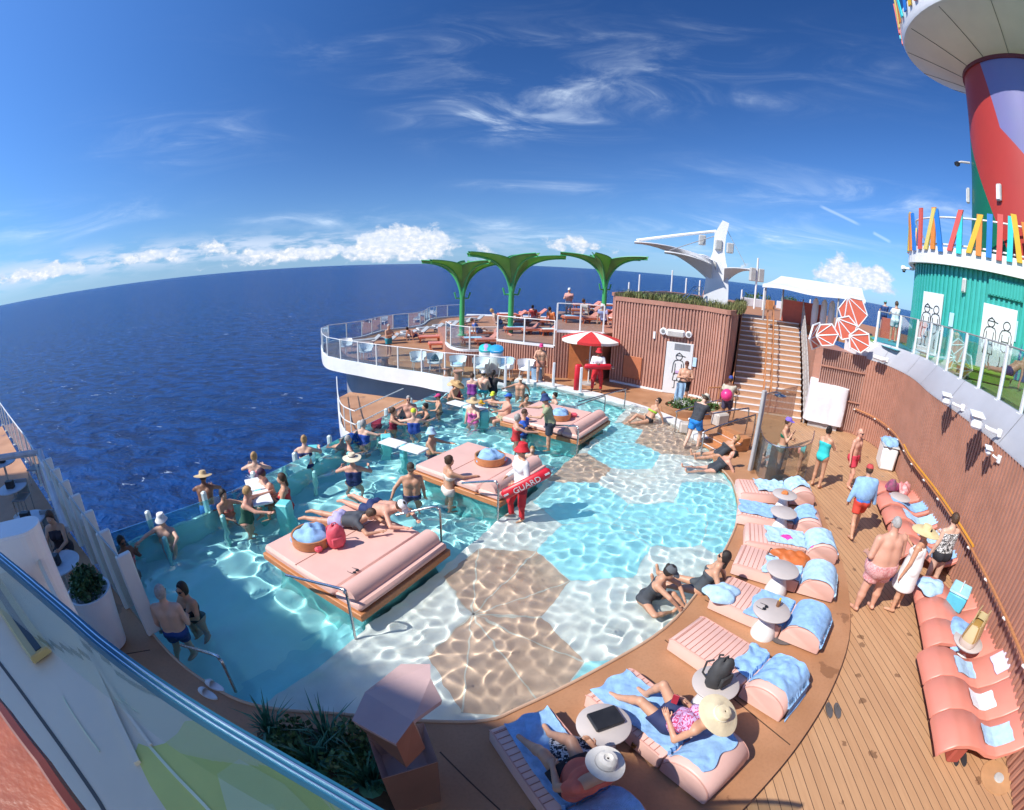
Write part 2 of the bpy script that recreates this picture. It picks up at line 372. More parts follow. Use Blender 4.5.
def hexpts(c, a): return [(c.x+a*math.cos(rt+i*math.pi/3), c.y+a*math.sin(rt+i*math.pi/3)) for i in range(6)]
def hexc(i, j):  # axial lattice
    s3 = math.sqrt(3); x, y = 1.5*i*ha, s3*(j+.5*i)*ha
    return hc+Vector((x*math.cos(rt)-y*math.sin(rt), x*math.sin(rt)+y*math.cos(rt)))
tan_set = {(0, 0), (0, -1), (0, 2), (1, 2), (2, 2), (2, 3), (1, 4), (2, 1+3)}
tan_set = {(0, 0), (0, -1)}
cyan_set = {(1, 0), (2, 0), (1, 1), (2, -1), (1, -2), (-1, -1), (0, -2), (1, 3), (3, -1)}
tiles = {'t': MB(), 'c': MB(), 'w': MB()}; joints = MB()
def put_hex(c, key, lines=0, a=None):
    h = clip(hexpts(c, (a or ha)-.012), EP, EN)
    if len(h) > 2: tiles[key].sheet(h, SHZ+.004)
    if lines:
        P = hexpts(c, ha-.012); o = Vector(P[lines])
        for k in range(6):
            q = Vector(P[k]); d = q-o
            if d.length > .3: joints.prism([tuple(o+Vector((-d.y, d.x)).normalized()*.012), tuple(o-Vector((-d.y, d.x)).normalized()*.012), tuple(q-Vector((-d.y, d.x)).normalized()*.012), tuple(q+Vector((-d.y, d.x)).normalized()*.012)][::-1], SHZ+.0045, SHZ+.008)
s2 = lambda u, v: Vector(at(u, v, -.06)[:2])
put_hex(hexc(0, 0), 't', 4); put_hex(hexc(0, -1), 't', 2)
cC, cD = s2(578, 471), s2(665, 530)
DD = {}
for i in range(-2, 7):
    for j in range(-6, 8):
        if (i, j) in ((0, 0), (0, -1)): continue
        DD[(i, j)] = hexc(i, j)
def nearest(u, v):
    q = s2(u, v); return min(DD, key=lambda k: (DD[k]-q).length)
key = {k: 'w' for k in DD}
for (u, v) in ((575, 545), (660, 535), (690, 505), (620, 505), (575, 700), (640, 680), (580, 530), (640, 445), (590, 425), (615, 450), (725, 545)): key[nearest(u, v)] = 'c'
for (u, v) in ((575, 470), (690, 452), (655, 432), (720, 430)): key[nearest(u, v)] = 't'
for k, c in DD.items(): put_hex(c, key[k])
tiles['t'].build('shelf_floor_tan', POOLT, kind='structure'); tiles['c'].build('shelf_floor_cyan', POOLC, kind='structure'); tiles['w'].build('shelf_floor_white', POOLP, kind='structure')
joints.build('shelf_joint', GROUT, kind='structure')
# water surface: real ripples, so that the sun's caustics on the floor are real too
def water():
    st = .0245; xs = np.arange(-8.2, 6.2, st); ys = np.arange(2.9, 20.4, st); X, Y = np.meshgrid(xs, ys)
    rng = np.random.default_rng(4); ZS = np.zeros_like(X); ZL = np.zeros_like(X)
    for i in range(76):
        lam = rng.uniform(.15, .46) if i < 56 else rng.uniform(1., 3.2); k = 2*np.pi/lam; a = rng.uniform(0, 2*np.pi)
        ZS += .034*(1/k)*np.sin(k*(X*np.cos(a)+Y*np.sin(a))+rng.uniform(0, 6.28))
    for i in range(62):
        lam = rng.uniform(.27, .82) if i < 48 else rng.uniform(1.2, 3.2); k = 2*np.pi/lam; a = rng.uniform(0, 2*np.pi)
        ZL += .0225*(1/k)*np.sin(k*(X*np.cos(a)+Y*np.sin(a))+rng.uniform(0, 6.28))
    sdist = (X-EP.x)*EN.x+(Y-EP.y)*EN.y; w_ = np.clip((sdist+.9)/1.2, 0, 1); w_ = w_*w_*(3-2*w_); Z = w_*ZS+(1-w_)*ZL
    for (u, v, amp) in ((655, 590, .004), (530, 515, .004), (600, 500, .003), (412, 495, .005), (452, 500, .005), (248, 520, .005)):  # rings round people
        c = at(u, v, WZ); D = np.hypot(X-c.x, Y-c.y); Z += amp*1.3*np.sin(D*2*np.pi/.30)*np.exp(-D/1.1)
    Z += WZ
    P = np.array(pool); cxm = (X[:-1, :-1]+X[1:, 1:])/2; cym = (Y[:-1, :-1]+Y[1:, 1:])/2; ins = np.zeros_like(cxm, bool)
    for i in range(len(P)):
        (x0, y0), (x1, y1) = P[i], P[(i+1) % len(P)]
        c = ((y0 > cym) != (y1 > cym)); ins ^= c & (cxm < (x1-x0)*(cym-y0)/((y1-y0) if abs(y1-y0) > 1e-9 else 1e-9)+x0)
    I = np.arange(X.size).reshape(X.shape); f = np.stack([I[:-1, :-1], I[:-1, 1:], I[1:, 1:], I[1:, :-1]], -1)[ins]
    use = np.unique(f); rm = -np.ones(X.size, int); rm[use] = np.arange(len(use)); f = rm[f]
    v = np.stack([X, Y, Z], -1).reshape(-1, 3)[use]
    me = bpy.data.meshes.new('pool_water'); me.vertices.add(len(v)); me.vertices.foreach_set('co', v.ravel()); me.loops.add(f.size); me.loops.foreach_set('vertex_index', f.ravel())
    me.polygons.add(len(f)); me.polygons.foreach_set('loop_start', np.arange(len(f))*4); me.update(calc_edges=True); me.polygons.foreach_set('use_smooth', [True]*len(f))
    m = bpy.data.materials.new('pool_water'); m.use_nodes = True; t = NT(m.node_tree); m.node_tree.nodes.clear(); o = t.n('OutputMaterial'); g = t.n('BsdfGlass'); g.inputs['Roughness'].default_value = 0; g.inputs['IOR'].default_value = 1.33
    g.inputs[0].default_value = (.97, 1., 1., 1); t.l(g.outputs[0], o.inputs[0]); me.materials.append(m)
    ob = bpy.data.objects.new('pool_water', me); COL.objects.link(ob); ob['kind'] = 'structure'; ob.cycles.is_caustics_caster = True
water()
# ---------------------------------------------------------------- decks
def plank_mat():
    m = bpy.data.materials.new('deck_planks'); m.use_nodes = True; t = NT(m.node_tree); b = m.node_tree.nodes['Principled BSDF']
    tc = t.n('TexCoord'); sep = t.n('SeparateXYZ'); t.l(tc.outputs['Object'], sep.inputs[0])
    x = t.m('MULTIPLY_ADD', sep.outputs[1], -.10, sep.outputs[0]); w = .135
    q = t.m('DIVIDE', x, w); fr = t.m('FRACT', q); idx = t.m('FLOOR', q)
    wn = t.n('TexWhiteNoise', noise_dimensions='1D'); t.l(idx, wn.inputs['W'])
    yy = t.m('MULTIPLY_ADD', wn.outputs[0], 2.2, sep.outputs[1])
    mp = t.n('CombineXYZ'); t.l(t.m('MULTIPLY', x, 16.), mp.inputs[0]); t.l(yy, mp.inputs[1])
    n = t.n('TexNoise'); t.l(mp.outputs[0], n.inputs['Vector']); n.inputs['Scale'].default_value = 1.6; n.inputs['Detail'].default_value = 7; n.inputs['Roughness'].default_value = .62
    n2 = t.n('TexNoise'); t.l(tc.outputs['Object'], n2.inputs['Vector']); n2.inputs['Scale'].default_value = .9; n2.inputs['Detail'].default_value = 4
    c = t.mix(n.outputs[0], (.42, .225, .112), (.60, .36, .195)); c = t.mix(t.m('MULTIPLY', wn.outputs[0], .32), c, (.31, .14, .062))
    c = t.mix(t.m('MULTIPLY', t.ss(n2.outputs[0], .45, .7), .3), c, (.40, .22, .12))
    # wet footprints drying on the boards
    vo = t.n('TexVoronoi'); t.l(tc.outputs['Object'], vo.inputs['Vector']); vo.inputs['Scale'].default_value = 2.4
    n3 = t.n('TexNoise'); t.l(tc.outputs['Object'], n3.inputs['Vector']); n3.inputs['Scale'].default_value = 9; n3.inputs['Detail'].default_value = 3
    wet = t.m('SUBTRACT', 1., t.ss(t.m('ADD', vo.outputs['Distance'], t.m('MULTIPLY', n3.outputs[0], .40)), .33, .36))
    c = t.mix(t.m('MULTIPLY', wet, .62), c, (.10, .045, .022))
    gap = t.m('ADD', t.m('LESS_THAN', fr, .055), t.m('GREATER_THAN', fr, .985), clamp=True)
    c = t.mix(t.m('MULTIPLY', gap, .85), c, (.035, .016, .009)); t.l(c, b.inputs['Base Color'])
    t.l(t.m('MULTIPLY_ADD', wet, -.25, .55), b.inputs['Roughness'])
    bp = t.n('Bump'); bp.inputs['Strength'].default_value = .5; bp.inputs['Distance'].default_value = .01; t.l(t.m('MULTIPLY_ADD', gap, -1., t.m('MULTIPLY', n.outputs[0], .25)), bp.inputs['Height']); t.l(bp.outputs[0], b.inputs['Normal'])
    return m
def tan_mat():
    m = bpy.data.materials.new('tan_deck'); m.use_nodes = True; t = NT(m.node_tree); b = m.node_tree.nodes['Principled BSDF']
    tc = t.n('TexCoord'); v = tc.outputs['Object']
    n = t.n('TexNoise'); t.l(v, n.inputs['Vector']); n.inputs['Scale'].default_value = 1.1; n.inputs['Detail'].default_value = 6
    n2 = t.n('TexNoise'); t.l(v, n2.inputs['Vector']); n2.inputs['Scale'].default_value = 26; n2.inputs['Detail'].default_value = 5
    c = t.mix(t.ss(n.outputs[0], .3, .7), (.37, .175, .082), (.46, .235, .122)); c = t.mix(t.m('MULTIPLY', t.ss(n2.outputs[0], .42, .7), .22), c, (.27, .13, .065))
    vo = t.n('TexVoronoi'); t.l(v, vo.inputs['Vector']); vo.inputs['Scale'].default_value = 1.05
    n3 = t.n('TexNoise'); t.l(v, n3.inputs['Vector']); n3.inputs['Scale'].default_value = 6; n3.inputs['Detail'].default_value = 4
    wet = t.m('SUBTRACT', 1., t.ss(t.m('ADD', vo.outputs['Distance'], t.m('MULTIPLY', n3.outputs[0], .5)), .38, .41))
    c = t.mix(t.m('MULTIPLY', wet, .55), c, (.16, .07, .032)); t.l(c, b.inputs['Base Color']); t.l(t.m('MULTIPLY_ADD', wet, -.2, .55), b.inputs['Roughness'])
    bp = t.n('Bump'); bp.inputs['Strength'].default_value = .25; bp.inputs['Distance'].default_value = .004; t.l(n2.outputs[0], bp.inputs['Height']); t.l(bp.outputs[0], b.inputs['Normal'])
    return m
PLANK, TAN = plank_mat(), tan_mat()
border = smoothp([(9.0, 16.7, 0), (8.5, 13.5, 0), (8.1, 11.2, 0), (7.65, 9.25, 0), (7.0, 7.6, 0), (6.55, 6.4, 0), (5.98, 5.3, 0), (5.3, 4.3, 0), (4.42, 3.42, 0), (3.58, 2.74, 0), (2.81, 2.2, 0), (1.9, 1.6, 0), (.6, .9, 0)], 4)
wall_base = smoothp([(12.75, 14.75, 0), (13.2, 13.6, 0), (13.3, 12.5, 0), (12.95, 10.8, 0), (12.25, 8.75, 0), (11.35, 6.95, 0), (10.38, 5.45, 0), (9.35, 4.05, 0), (8.15, 2.25, 0), (7.4, 1.2, 0), (6.3, -.1, 0), (5.0, -1.4, 0)], 3)
side_line = [(-21, 10.85), (-8.05, 5.2)]
tan_poly = [(-21, -6), (.6, -6)]+xy(border)[::-1]+[(9.0, 17.2), (8.0, 18.6), (6.4, 19.1), (4.9, 20.6), (3.9, 23), (.1, 23), (.1, 20.05)]+xy(far_rim)[::-1][1:]+xy(near_rim)[::-1][1:]+[(-8.05, 5.2), (-21, 10.85)]
MB().prism(tan_poly, -.32, .12).build('pool_deck', TAN, kind='structure')
MB().prism(xy(border)+[(.6, -6), (7.5, -6)]+[(p[0]+.3, p[1]) for p in wall_base][::-1]+[(12.9, 17.5), (9.0, 17.3)], -.28, 0.).build('plank_deck', PLANK, kind='structure')
seam = MB()  # dark joints across the tan deck
for a, b in (((665, 640), (790, 745)), ((590, 690), (640, 730)), ((440, 752), (500, 810)), ((705, 600), (740, 620)), ((730, 560), (752, 566)), ((738, 500), (760, 503)), ((150, 650), (120, 655)), ((560, 735), (590, 760)), ((690, 640), (700, 646))):
    p, q = at(*a), at(*b); d = (q-p).normalized(); nn = Vector((-d.y, d.x, 0))*.008
    seam.prism([tuple((p+nn)[:2]), tuple((p-nn)[:2]), tuple((q-nn)[:2]), tuple((q+nn)[:2])][::-1], .1205, .1245)
seam.build('deck_joint', mat('deck_joint', (.09, .045, .025), .8), kind='structure')
MB().tube([(p[0], p[1], .13) for p in near_rim], .022, 6).build('pool_rim', mat('pool_rim_tan', (.55, .36, .24), .5), kind='structure')
MB().wall([(p[0]+.03, p[1]+.03, 0) for p in far_rim[6:]], -.3, .16, .42).build('pool_coping', mat('white_coping', (.7, .7, .68), .45, .05, 3, bump=.1), kind='structure')
hull = [(-21, -30), (12, -30), (20, -10), (20, 30), (8, 60), (-6, 60), (-5.2, 24), (-2.6, 19.4), (-.9, 19), (1, 18), (3.4, 15.6), (4.2, 12), (3, 7), (.4, 4.2), (-2, 3.2), (-5.3, 3.7), (-8.3, 5), (-21, 10.5)]
MB().prism(hull, SEA_Z-2, -1.3).build('ship_hull', WHITE, kind='structure')
# ---------------------------------------------------------------- unseen stand-ins for the ship's upper works, added to steer light on the near left
occ = [(-19.0, 5.9), (-16.95, 3.85), (-8.0, -.12), (-6.3, -.75), (-5.6, -1.5), (-5.0, -6), (-5, -16), (-24, -16), (-24, 3.)]
HZ = 22.; occ = [(x-(HZ-8.9)*.939*.907, y-(HZ-8.9)*.939*.42) for x, y in occ]
MB().prism(occ, HZ, HZ+.5).build('sun_block_slab', WHITE, kind='structure')  # out-of-view slab shaped to cast the near-left shadow, raised to admit skylight
MB().prism([(-30, -14), (-20, -14), (-20, -20), (-30, -20)], -1, HZ).build('slab_prop', WHITE, kind='structure')  # invented prop so the sun-blocking slab does not float
MB().prism([(2.0, -2.4), (2.0, -13), (6, -13), (6, -2.4)], -1, 12).build('bounce_wall', mat('bounce_wall_white', (.80, .76, .68), .6, .05, 2), kind='structure')  # out-of-view sunlit wall added to bounce warm light onto the near ledge
# ---------------------------------------------------------------- rails, walls, buildings
def V2(x, y): return Vector((x, y, 0))
ALU = mat('white_rail_paint', (.74, .74, .72), .35, .04, 3)
def glass_rail(name, path, z, h, label, group=None, step=1.25, cat='railing', posts=True, capmat=None, post_w=.07, glass=None, cap=.02, tops=0., fins=False):
    P = resample(path, step); c = P[0]
    root = empty(name, (c.x, c.y, z), label, cat, group); L = [(p.x-c.x, p.y-c.y, 0) for p in P]
    MB().wall(L, .06, h-.03, .014).build('glass_panel', glass or GLASS, root)
    if cap: MB().tube([(p[0], p[1], h) for p in L], cap, 8).build('handrail', capmat or ALU, root)
    for i, p in enumerate(L):
        d = (Vector(L[min(i+1, len(L)-1)])-Vector(L[max(i-1, 0)])); a = math.atan2(d.y, d.x)
        mb = MB()
        if fins: mb.box(0, -.08, h*.5, .09, .24, h, bev=.015)
        else: mb.box(0, 0, (h+tops)/2, post_w, post_w*.8, h+tops, bev=.012); mb.box(0, 0, .02, post_w*1.7, post_w*1.6, .04, bev=.008)
        o = mb.build('post', ALU, root); o.location = p; o.rotation_euler = (0, 0, a)
    return root
def slats(mb, path, z0, z1, pitch=.125, w=.055, d=.045, side=1, step_z=None):
    P = resample(path, pitch)
    for i, p in enumerate(P):
        a = P[max(i-1, 0)]; b = P[min(i+1, len(P)-1)]; t = (b-a).normalized(); n = Vector((t.y, -t.x, 0))*side
        q = p+n*(d/2); zz = z1 if not callable(z1) else z1(i/(len(P)-1))
        mb.box(q.x, q.y, (z0+zz)/2, w, d, zz-z0, math.atan2(t.y, t.x))
    return mb
# windscreen along the ship's side
ws = [V2(-5.22, 3.88), V2(-6.26, 4.36), V2(-7.3, 4.86), V2(-8.24, 5.3), V2(-10.2, 6.2)]
glass_rail('glass_windscreen', ws, .12, 1.42, 'tall glass windscreen with broad white fins beside the shaded walkway and cafe tables', None, .98, 'windscreen', fins=True, cap=.015, capmat=mat('rail_cap_blue_grey', (.25, .35, .42), .3))
glass_rail('glass_railing', [V2(-10.2, 6.2), V2(-13.4, 7.7), V2(-17.7, 9.5), V2(-21, 10.9)], .12, 1.15, 'glass railing with slim posts along the far sunny end of the walkway', 'glass railings', 1.3)
# glass edge of the pool
gl = [Vector(p) for p in glass_line[::-1]]
root = empty('pool_glass_wall', (gl[0].x, gl[0].y, WZ), 'low glass wall forming the seaward edge of the pool', 'glass wall')
L = [(p.x-gl[0].x, p.y-gl[0].y, 0) for p in gl]
MB().wall(L, -1.25, .30, .02).build('glass_panel', glassmat('pool_glass', (.62, .88, .92), 1., dens=.10, milk=(.1, .45, .5)), root)
for p in resample([Vector(q) for q in L], 1.32)[1:-1]:
    MB().box(0, 0, -.38, .12, .12, 1.66, bev=.03).build('post', mat('pool_post_white', (.66, .78, .76), .35), root, loc=p+Vector((-.14, .02, 0)))
    MB().box(0, 0, -.5, .11, .11, 1.30, bev=.03).build('post', mat('pool_post_teal', (.25, .62, .60), .35), root, loc=p+Vector((.52, -.32, 0)))
# ---- round sun platform beyond the pool
pl = smoothp([at(505, 383.5, .16), at(471, 380, .16), at(443, 377.5, .16), at(420, 373, .16), at(398, 370, .16), at(378, 367, .16), at(359, 363.5, .16), at(341, 360.5, .16), at(327, 357, .16), at(322.5, 351, .16), V2(-11.9, 28.2), at(340, 340.5, .16), at(362, 337, .16), at(387, 330, .16), at(420, 326, .16), V2(-7.0, 42), V2(-3, 45)], 4)
platp = [(p.x, p.y) for p in pl]+[(4, 46), (10, 44), (12, 36), (10, 24), (3.2, 21.0), (.1, 20.6)]
MB().prism(platp, -.30, .115).build('sun_platform', TAN, kind='structure')
MB().wall([(p.x, p.y) for p in pl], -.46, .22, .10).build('platform_edge', WHITE, kind='structure')
inner = [(p.x+(2.2-p.x)*.10+.1, p.y+(30-p.y)*.10) for p in pl]
MB().wall(inner, -3.2, -.3, .1).build('support_wall', mat('grey_steel_wall', (.36, .34, .34), .5, .06, 1.), kind='structure')
glass_rail('glass_railing', [Vector((p.x, p.y, 0)) for p in resample(pl[:-2], .5)], .12, 1.12, 'curved glass railing with white posts round the sun platform over the sea', 'glass railings', 1.35)
# small lower terrace outside the pool glass
lt = smoothp([at(338, 398, -1.0), at(341, 425, -1.0), at(352, 436, -1.0), at(372, 440, -1.0), at(392, 432, -1.0)], 4)
MB().prism([(p.x, p.y) for p in lt]+[tuple(at(385, 418, -1)[:2]), tuple(at(430, 402, -1)[:2]), tuple(at(350, 392, -1)[:2])], -1.5, -1.0).build('lower_terrace', TAN, kind='structure')
MB().wall([(p.x, p.y) for p in lt], -1.62, -.94, .07).build('terrace_edge', WHITE, kind='structure')
lr = [p for p in lt[:10]]; root = empty('terrace_railing', (lr[0].x, lr[0].y, -1), 'slim white railing of the small lower terrace over the sea', 'railing')
for zz in (.5, 1.0): MB().tube([(p.x-lr[0].x, p.y-lr[0].y, zz) for p in lr]+[tuple(at(404, 412, -1)-Vector((lr[0].x, lr[0].y, -1))+Vector((0, 0, zz)))], .022, 6).build('handrail', ALU, root)
for p in lr[::2]: MB().tube([(p.x-lr[0].x, p.y-lr[0].y, 0), (p.x-lr[0].x, p.y-lr[0].y, 1.)], .022, 6).build('post', ALU, root)
# ---- raised terraces with red loungers, fronted by brown battens
def terrace(name, front, back, z, label):
    f = [Vector(p) for p in front]; c = f[0]
    mb = MB().prism([(p.x-c.x, p.y-c.y) for p in f]+[(p[0]-c.x, p[1]-c.y) for p in back], 0, z-.03)
    root = empty(name, (c.x, c.y, .1), label, 'terrace'); mb.build('base', BROWN, root)
    slats(MB(), [p-c for p in f], 0, z-.06, side=1).build('battens', mat('brown_batten', (.47, .245, .185), .5, .1, 2), root)
    MB().wall([(p.x-c.x, p.y-c.y) for p in f], z-.05, z+.06, .10).build('edge_trim', WHITE, root)
    return root
TB1, TB2, TB3 = [(-3.6, 34), (-5.6, 30)], [(4.5, 36), (-1.5, 36)], [(13, 34), (4.4, 40)]
t1f = smoothp([at(446, 343, .9), at(450, 347, .9), at(460, 350, .9), at(476, 350.5, .9), at(497, 350, .9)], 4)
terrace('low_terrace', t1f, [(t1f[-1].x+.3, 31), (-5.0, 31)], .8, 'low brown terrace with a rounded white edge beside the white tub chairs')
t2f = [at(497.5, 340, 1.4), at(525, 343.5, 1.4), at(554, 346.5, 1.4)]
terrace('middle_terrace', t2f, [(t2f[-1].x+.6, 32), (t2f[0].x-.3, 32)], 1.3, 'brown batten terrace with red loungers behind the bins and the white tub chairs')
t3f = [at(556.5, 331, 2.2), at(575, 331.8, 2.2), at(603, 333.5, 2.2)]
terrace('upper_terrace', t3f, [(9.5, 27.5), (9.5, 30.5), (t3f[0].x+.9, 30.5)], 2.1, 'highest batten terrace of red loungers above the orange door and the parasol')
for f, z, h, lab in ((t1f, .92, 1.1, 'glass railing with white posts on the low rounded terrace'), (t2f, 1.42, 1.15, 'glass railing with white posts on the middle terrace above the bins'), (t3f, 2.22, 1.2, 'glass railing with white posts above the orange door and the parasol')):
    glass_rail('glass_railing', [p.copy() for p in f], z, h, lab, 'glass railings', 1.25)
# far rail at the stern
# orange door in the terrace front
def on_wall(a, b, t, off): # point on a->b, pushed toward the camera
    p = a.lerp(b, t); d = (b-a).normalized(); return p+Vector((d.y, -d.x, 0))*off, math.atan2(d.y, d.x)
p, a = on_wall(t3f[0], t3f[2], .52, .07)
r_ = empty('orange_door', (p.x, p.y, .12), 'plain orange service door under the red and white parasol', 'door', rz=a)
MB().box(0, 0, .93, .92, .05, 1.86, bev=.01).build('door_leaf', mat('orange_door_paint', (.50, .17, .06), .45), r_); MB().box(.34, -.06, .9, .12, .05, .03).build('handle', STEEL, r_)
# ---- planted building in brown battens
b0, b1, b2, b3 = at(610, 381.5, .1), at(656, 391, .1), at(694, 397, .1), Vector((8.25, 17.75, 0))
b0.z = b1.z = b2.z = 0
bp = smoothp([b0, b1, b2, Vector((8.0, 17.55, 0)), Vector((8.5, 17.55, 0)), Vector((9.75, 19.7, 0)), Vector((11.3, 22.8, 0))], 5)
BH = 3.72
c = b0; root = empty('planted_building', (c.x, c.y, .1), 'brown batten building with a white figure door and a planted roof', 'building')
loc = [(p.x-c.x, p.y-c.y) for p in bp]
bpoly = loc+[(11.4-c.x, 30-c.y), (9.9-c.x, 31-c.y), (4.9-c.x, 24-c.y)]
MB().prism(bpoly, 0, BH-.15).build('wall', BROWN, root)
slats(MB(), [Vector((x, y, 0)) for x, y in loc], .12, BH, .135, .06, .05).build('battens', mat('brown_batten', (.47, .245, .185), .5, .1, 2), root)
MB().wall(loc, 0, .10, .13).build('plinth', WHITE, root)
MB().wall([(p[0]*1.0, p[1]) for p in bpoly], BH-.12, BH+.06, .16).build('planter_edge', BROWN, root)
MB().prism([(x*.985+.06, y*.985+.1) for x, y in bpoly], BH-.2, BH+.03).build('soil', mat('soil', (.06, .04, .025), .9, .3, 8), root)
def wall_thing_at(u, v, z, off):
    best = None; d = ray(u, v)
    for i in range(len(bp)-1):
        a, b = bp[i], bp[i+1]; e = b-a; den = d.x*e.y-d.y*e.x
        if abs(den) < 1e-9: continue
        t = (a.x*e.y-a.y*e.x)/den; s_ = (a.x*d.y-a.y*d.x)/den
        if t > 0 and -.02 <= s_ <= 1.02 and (best is None or t < best[0]): best = (t, a.lerp(b, s_), e)
    t, p, e = best; e = e.normalized(); n = Vector((e.y, -e.x, 0)); return p+n*off, math.atan2(e.y, e.x), CAMH+d.z*t
LINE = mat('ink_line', (.02, .02, .02), .6)
def figure_lines(mb, x0, y, z0, h, cap=True, shorts=True):
    """line drawing of a bather on a door, in the door's plane"""
    T = lambda pts: mb.tube([(x0+p[0]*h, y, z0+p[1]*h) for p in pts], .012*h, 4)
    circ = [(.085*math.cos(t), .85+.09*math.sin(t)) for t in np.linspace(0, 6.283, 16)]
    T(circ)
    T([(-.10, .74), (-.14, .66), (-.155, .40)]); T([(.10, .74), (.14, .66), (.155, .40)]); T([(-.10, .74), (0, .765), (.10, .74)])
    T([(-.085, .66), (-.08, .36)]); T([(.085, .66), (.08, .36)])
    if cap: T([(-.09, .88), (.09, .88), (.17, .86)]); T([(-.08, .89), (0, .96), (.085, .89)])
    if shorts: T([(-.10, .40), (.10, .40), (.115, .20), (.01, .20), (0, .30), (-.01, .20), (-.115, .20), (-.10, .40)])
    else: T([(-.085, .52), (.085, .52)]); T([(-.085, .36), (0, .30), (.085, .36)])
    T([(-.06, .20), (-.055, .0), (-.10, -.01)]); T([(.06, .20), (.055, .0), (.10, -.01)])
    return mb
def figure_door(name, pos, ang, w, h, figs, label, group=None):
    r = empty(name, pos, label, 'door', group, ang)
    MB().box(0, 0, h/2, w, .05, h, bev=.008).build('door_leaf', mat('white_door', (.74, .75, .75), .4, .04, 2), r)
    MB().box(w/2-.07, -.045, h*.46, .03, .05, .2, bev=.01).build('handle', STEEL, r)
    mb = MB()
    for (x, cap, shorts) in figs: figure_lines(mb, x, -.028, h*.12, h*.72, cap, shorts)
    mb.build('line_drawing', LINE, r)
    return r
p, a, z = wall_thing_at(675, 394, 0, .07)
fd = figure_door('figure_door', (p.x, p.y, .13), a, 1.12, 2.15, [(0., True, True)], 'white door with one drawn bather in a cap on the brown building', 'doors with drawn bathers')
MB().box(.10, -.027, 1.97, .66, .006, .26).build('grey_patch', mat('grey_film', (.22, .23, .25), .5), fd); MB().box(.05, -.034, .92, .3, .004, .14).build('swim_trunks_patch', mat('lilac_print', (.62, .42, .66), .5), fd)
for u, v, rad in ((664, 331, .15), (689, 334.5, .14)):
    p, a, z = wall_thing_at(u, v, 0, .10); r_ = empty('wall_speaker', (p.x, p.y, z), 'round white %s of the figure door on the brown building' % ('loudspeaker up left' if u < 670 else 'loudspeaker up right'), 'speaker', 'loudspeakers over the figure door', a)
    MB().lathe([(.01, -.05), (rad, -.05), (rad, .04), (rad*.75, .07), (.01, .03)], mat=Matrix.Rotation(R(90), 4, 'X')).build('housing', WHITE, r_, 40); MB().lathe([(.01, 0), (rad*.5, 0), (rad*.5, .075), (.01, .08)], mat=Matrix.Rotation(R(90), 4, 'X')).build('cone', mat('grey_grille', (.2, .2, .2), .6), r_)
p, a, z = wall_thing_at(676, 333, 0, .12); r_ = empty('wall_lamp', (p.x, p.y, z), 'white box lamp centred above the figure door', 'lamp', rz=a)
MB().box(0, 0, 0, .78, .18, .30, bev=.06).build('housing', WHITE, r_); MB().box(0, -.1, -.02, .66, .03, .2, bev=.01).build('lens', mat('lamp_lens', (.5, .48, .45), .3), r_)
for (u, v, w, h, m, lab, cat) in ((633, 367, .85, .95, mat('orange_hatch', (.46, .155, .07), .5), 'square orange access hatch on the brown building', 'hatch'), (695, 362, .16, .38, mat('blue_notice', (.45, .66, .82), .5), 'small pale blue notice right of the figure door', 'sign'), (655, 335, .1, .3, WHITE, 'narrow white box fixed left of the door lamp', 'box'), (692, 376, .12, .12, WHITE, 'tiny white switch plate right of the figure door', 'switch')):
    p, a, z = wall_thing_at(u, v, 0, .075); o = MB().box(0, 0, 0, w, .05, h, bev=.012).build('access_hatch' if w > .5 else 'wall_plate', m, None, loc=(p.x, p.y, z)); o.rotation_euler = (0, 0, a); tag(o, lab, cat)
# ---- stairs up to the landing
s0, s1, s2_, s3_ = Vector((8.45, 16.65, 0)), Vector((11.2, 15.6, 0)), Vector((14.35, 21.6, 0)), Vector((11.2, 22.1, 0))
NS = 18; SZ = 3.35
root = empty('staircase', (s0.x, s0.y, 0), 'broad wooden staircase with white nosings up to the landing', 'staircase')
mt, mn = MB(), MB()
for i in range(NS):
    a, b = s0.lerp(s3_, i/NS), s1.lerp(s2_, i/NS); a2, b2 = s0.lerp(s3_, 1.), s1.lerp(s2_, 1.); z = SZ*(i+1)/NS
    mt.prism([tuple((q-s0)[:2]) for q in (a, b, b2, a2)], SZ*i/NS-.001, z)
    d = (b-a).normalized(); n = Vector((-d.y, d.x, 0))
    mn.prism([tuple((q-s0)[:2]) for q in (a-n*.012, b-n*.012, b+n*.035, a+n*.035)], z-.045, z+.006)
mt.build('treads', mat('pale_teak', (.50, .285, .17), .5, .15, 3, stretch=(1, 8, 8)), root); mn.build('nosings', WHITE, root)
for q in (.42, .52):
    a, b = s0.lerp(s1, q)-s0, s3_.lerp(s2_, q)-s0; MB().tube([(a.x, a.y, .1), (a.x, a.y, .95), (b.x, b.y, SZ+.95), (b.x, b.y, SZ)], .028, 8).build('handrail', WOODO, root)
    for k in range(1, 6): p = a.lerp(b, k/6); MB().tube([(p.x, p.y, SZ*k/6), (p.x, p.y, SZ*k/6+.95)], .018, 6).build('baluster', WOODO, root)
a, b = Vector((.05, .1, 0)), s3_-s0; MB().tube([(a.x-1.1, a.y-.1, .95), (a.x-.6, a.y, .95), (a.x+.02, a.y+.2, 1.0), (b.x, b.y, SZ+.95)], .028, 8).build('handrail', WOODO, root)
for p in ((-1.05, 0), (-.55, .1)): MB().tube([(p[0], p[1], 0), (p[0], p[1], .95)], .02, 6).build('baluster', WOODO, root)
mg = MB(); a, b = s1, s2_
for i in range(22):
    p = a.lerp(b, i/21)-s0; mg.box(p.x+.12, p.y-.05, SZ*i/21+.62, .05, .05, 1.25)
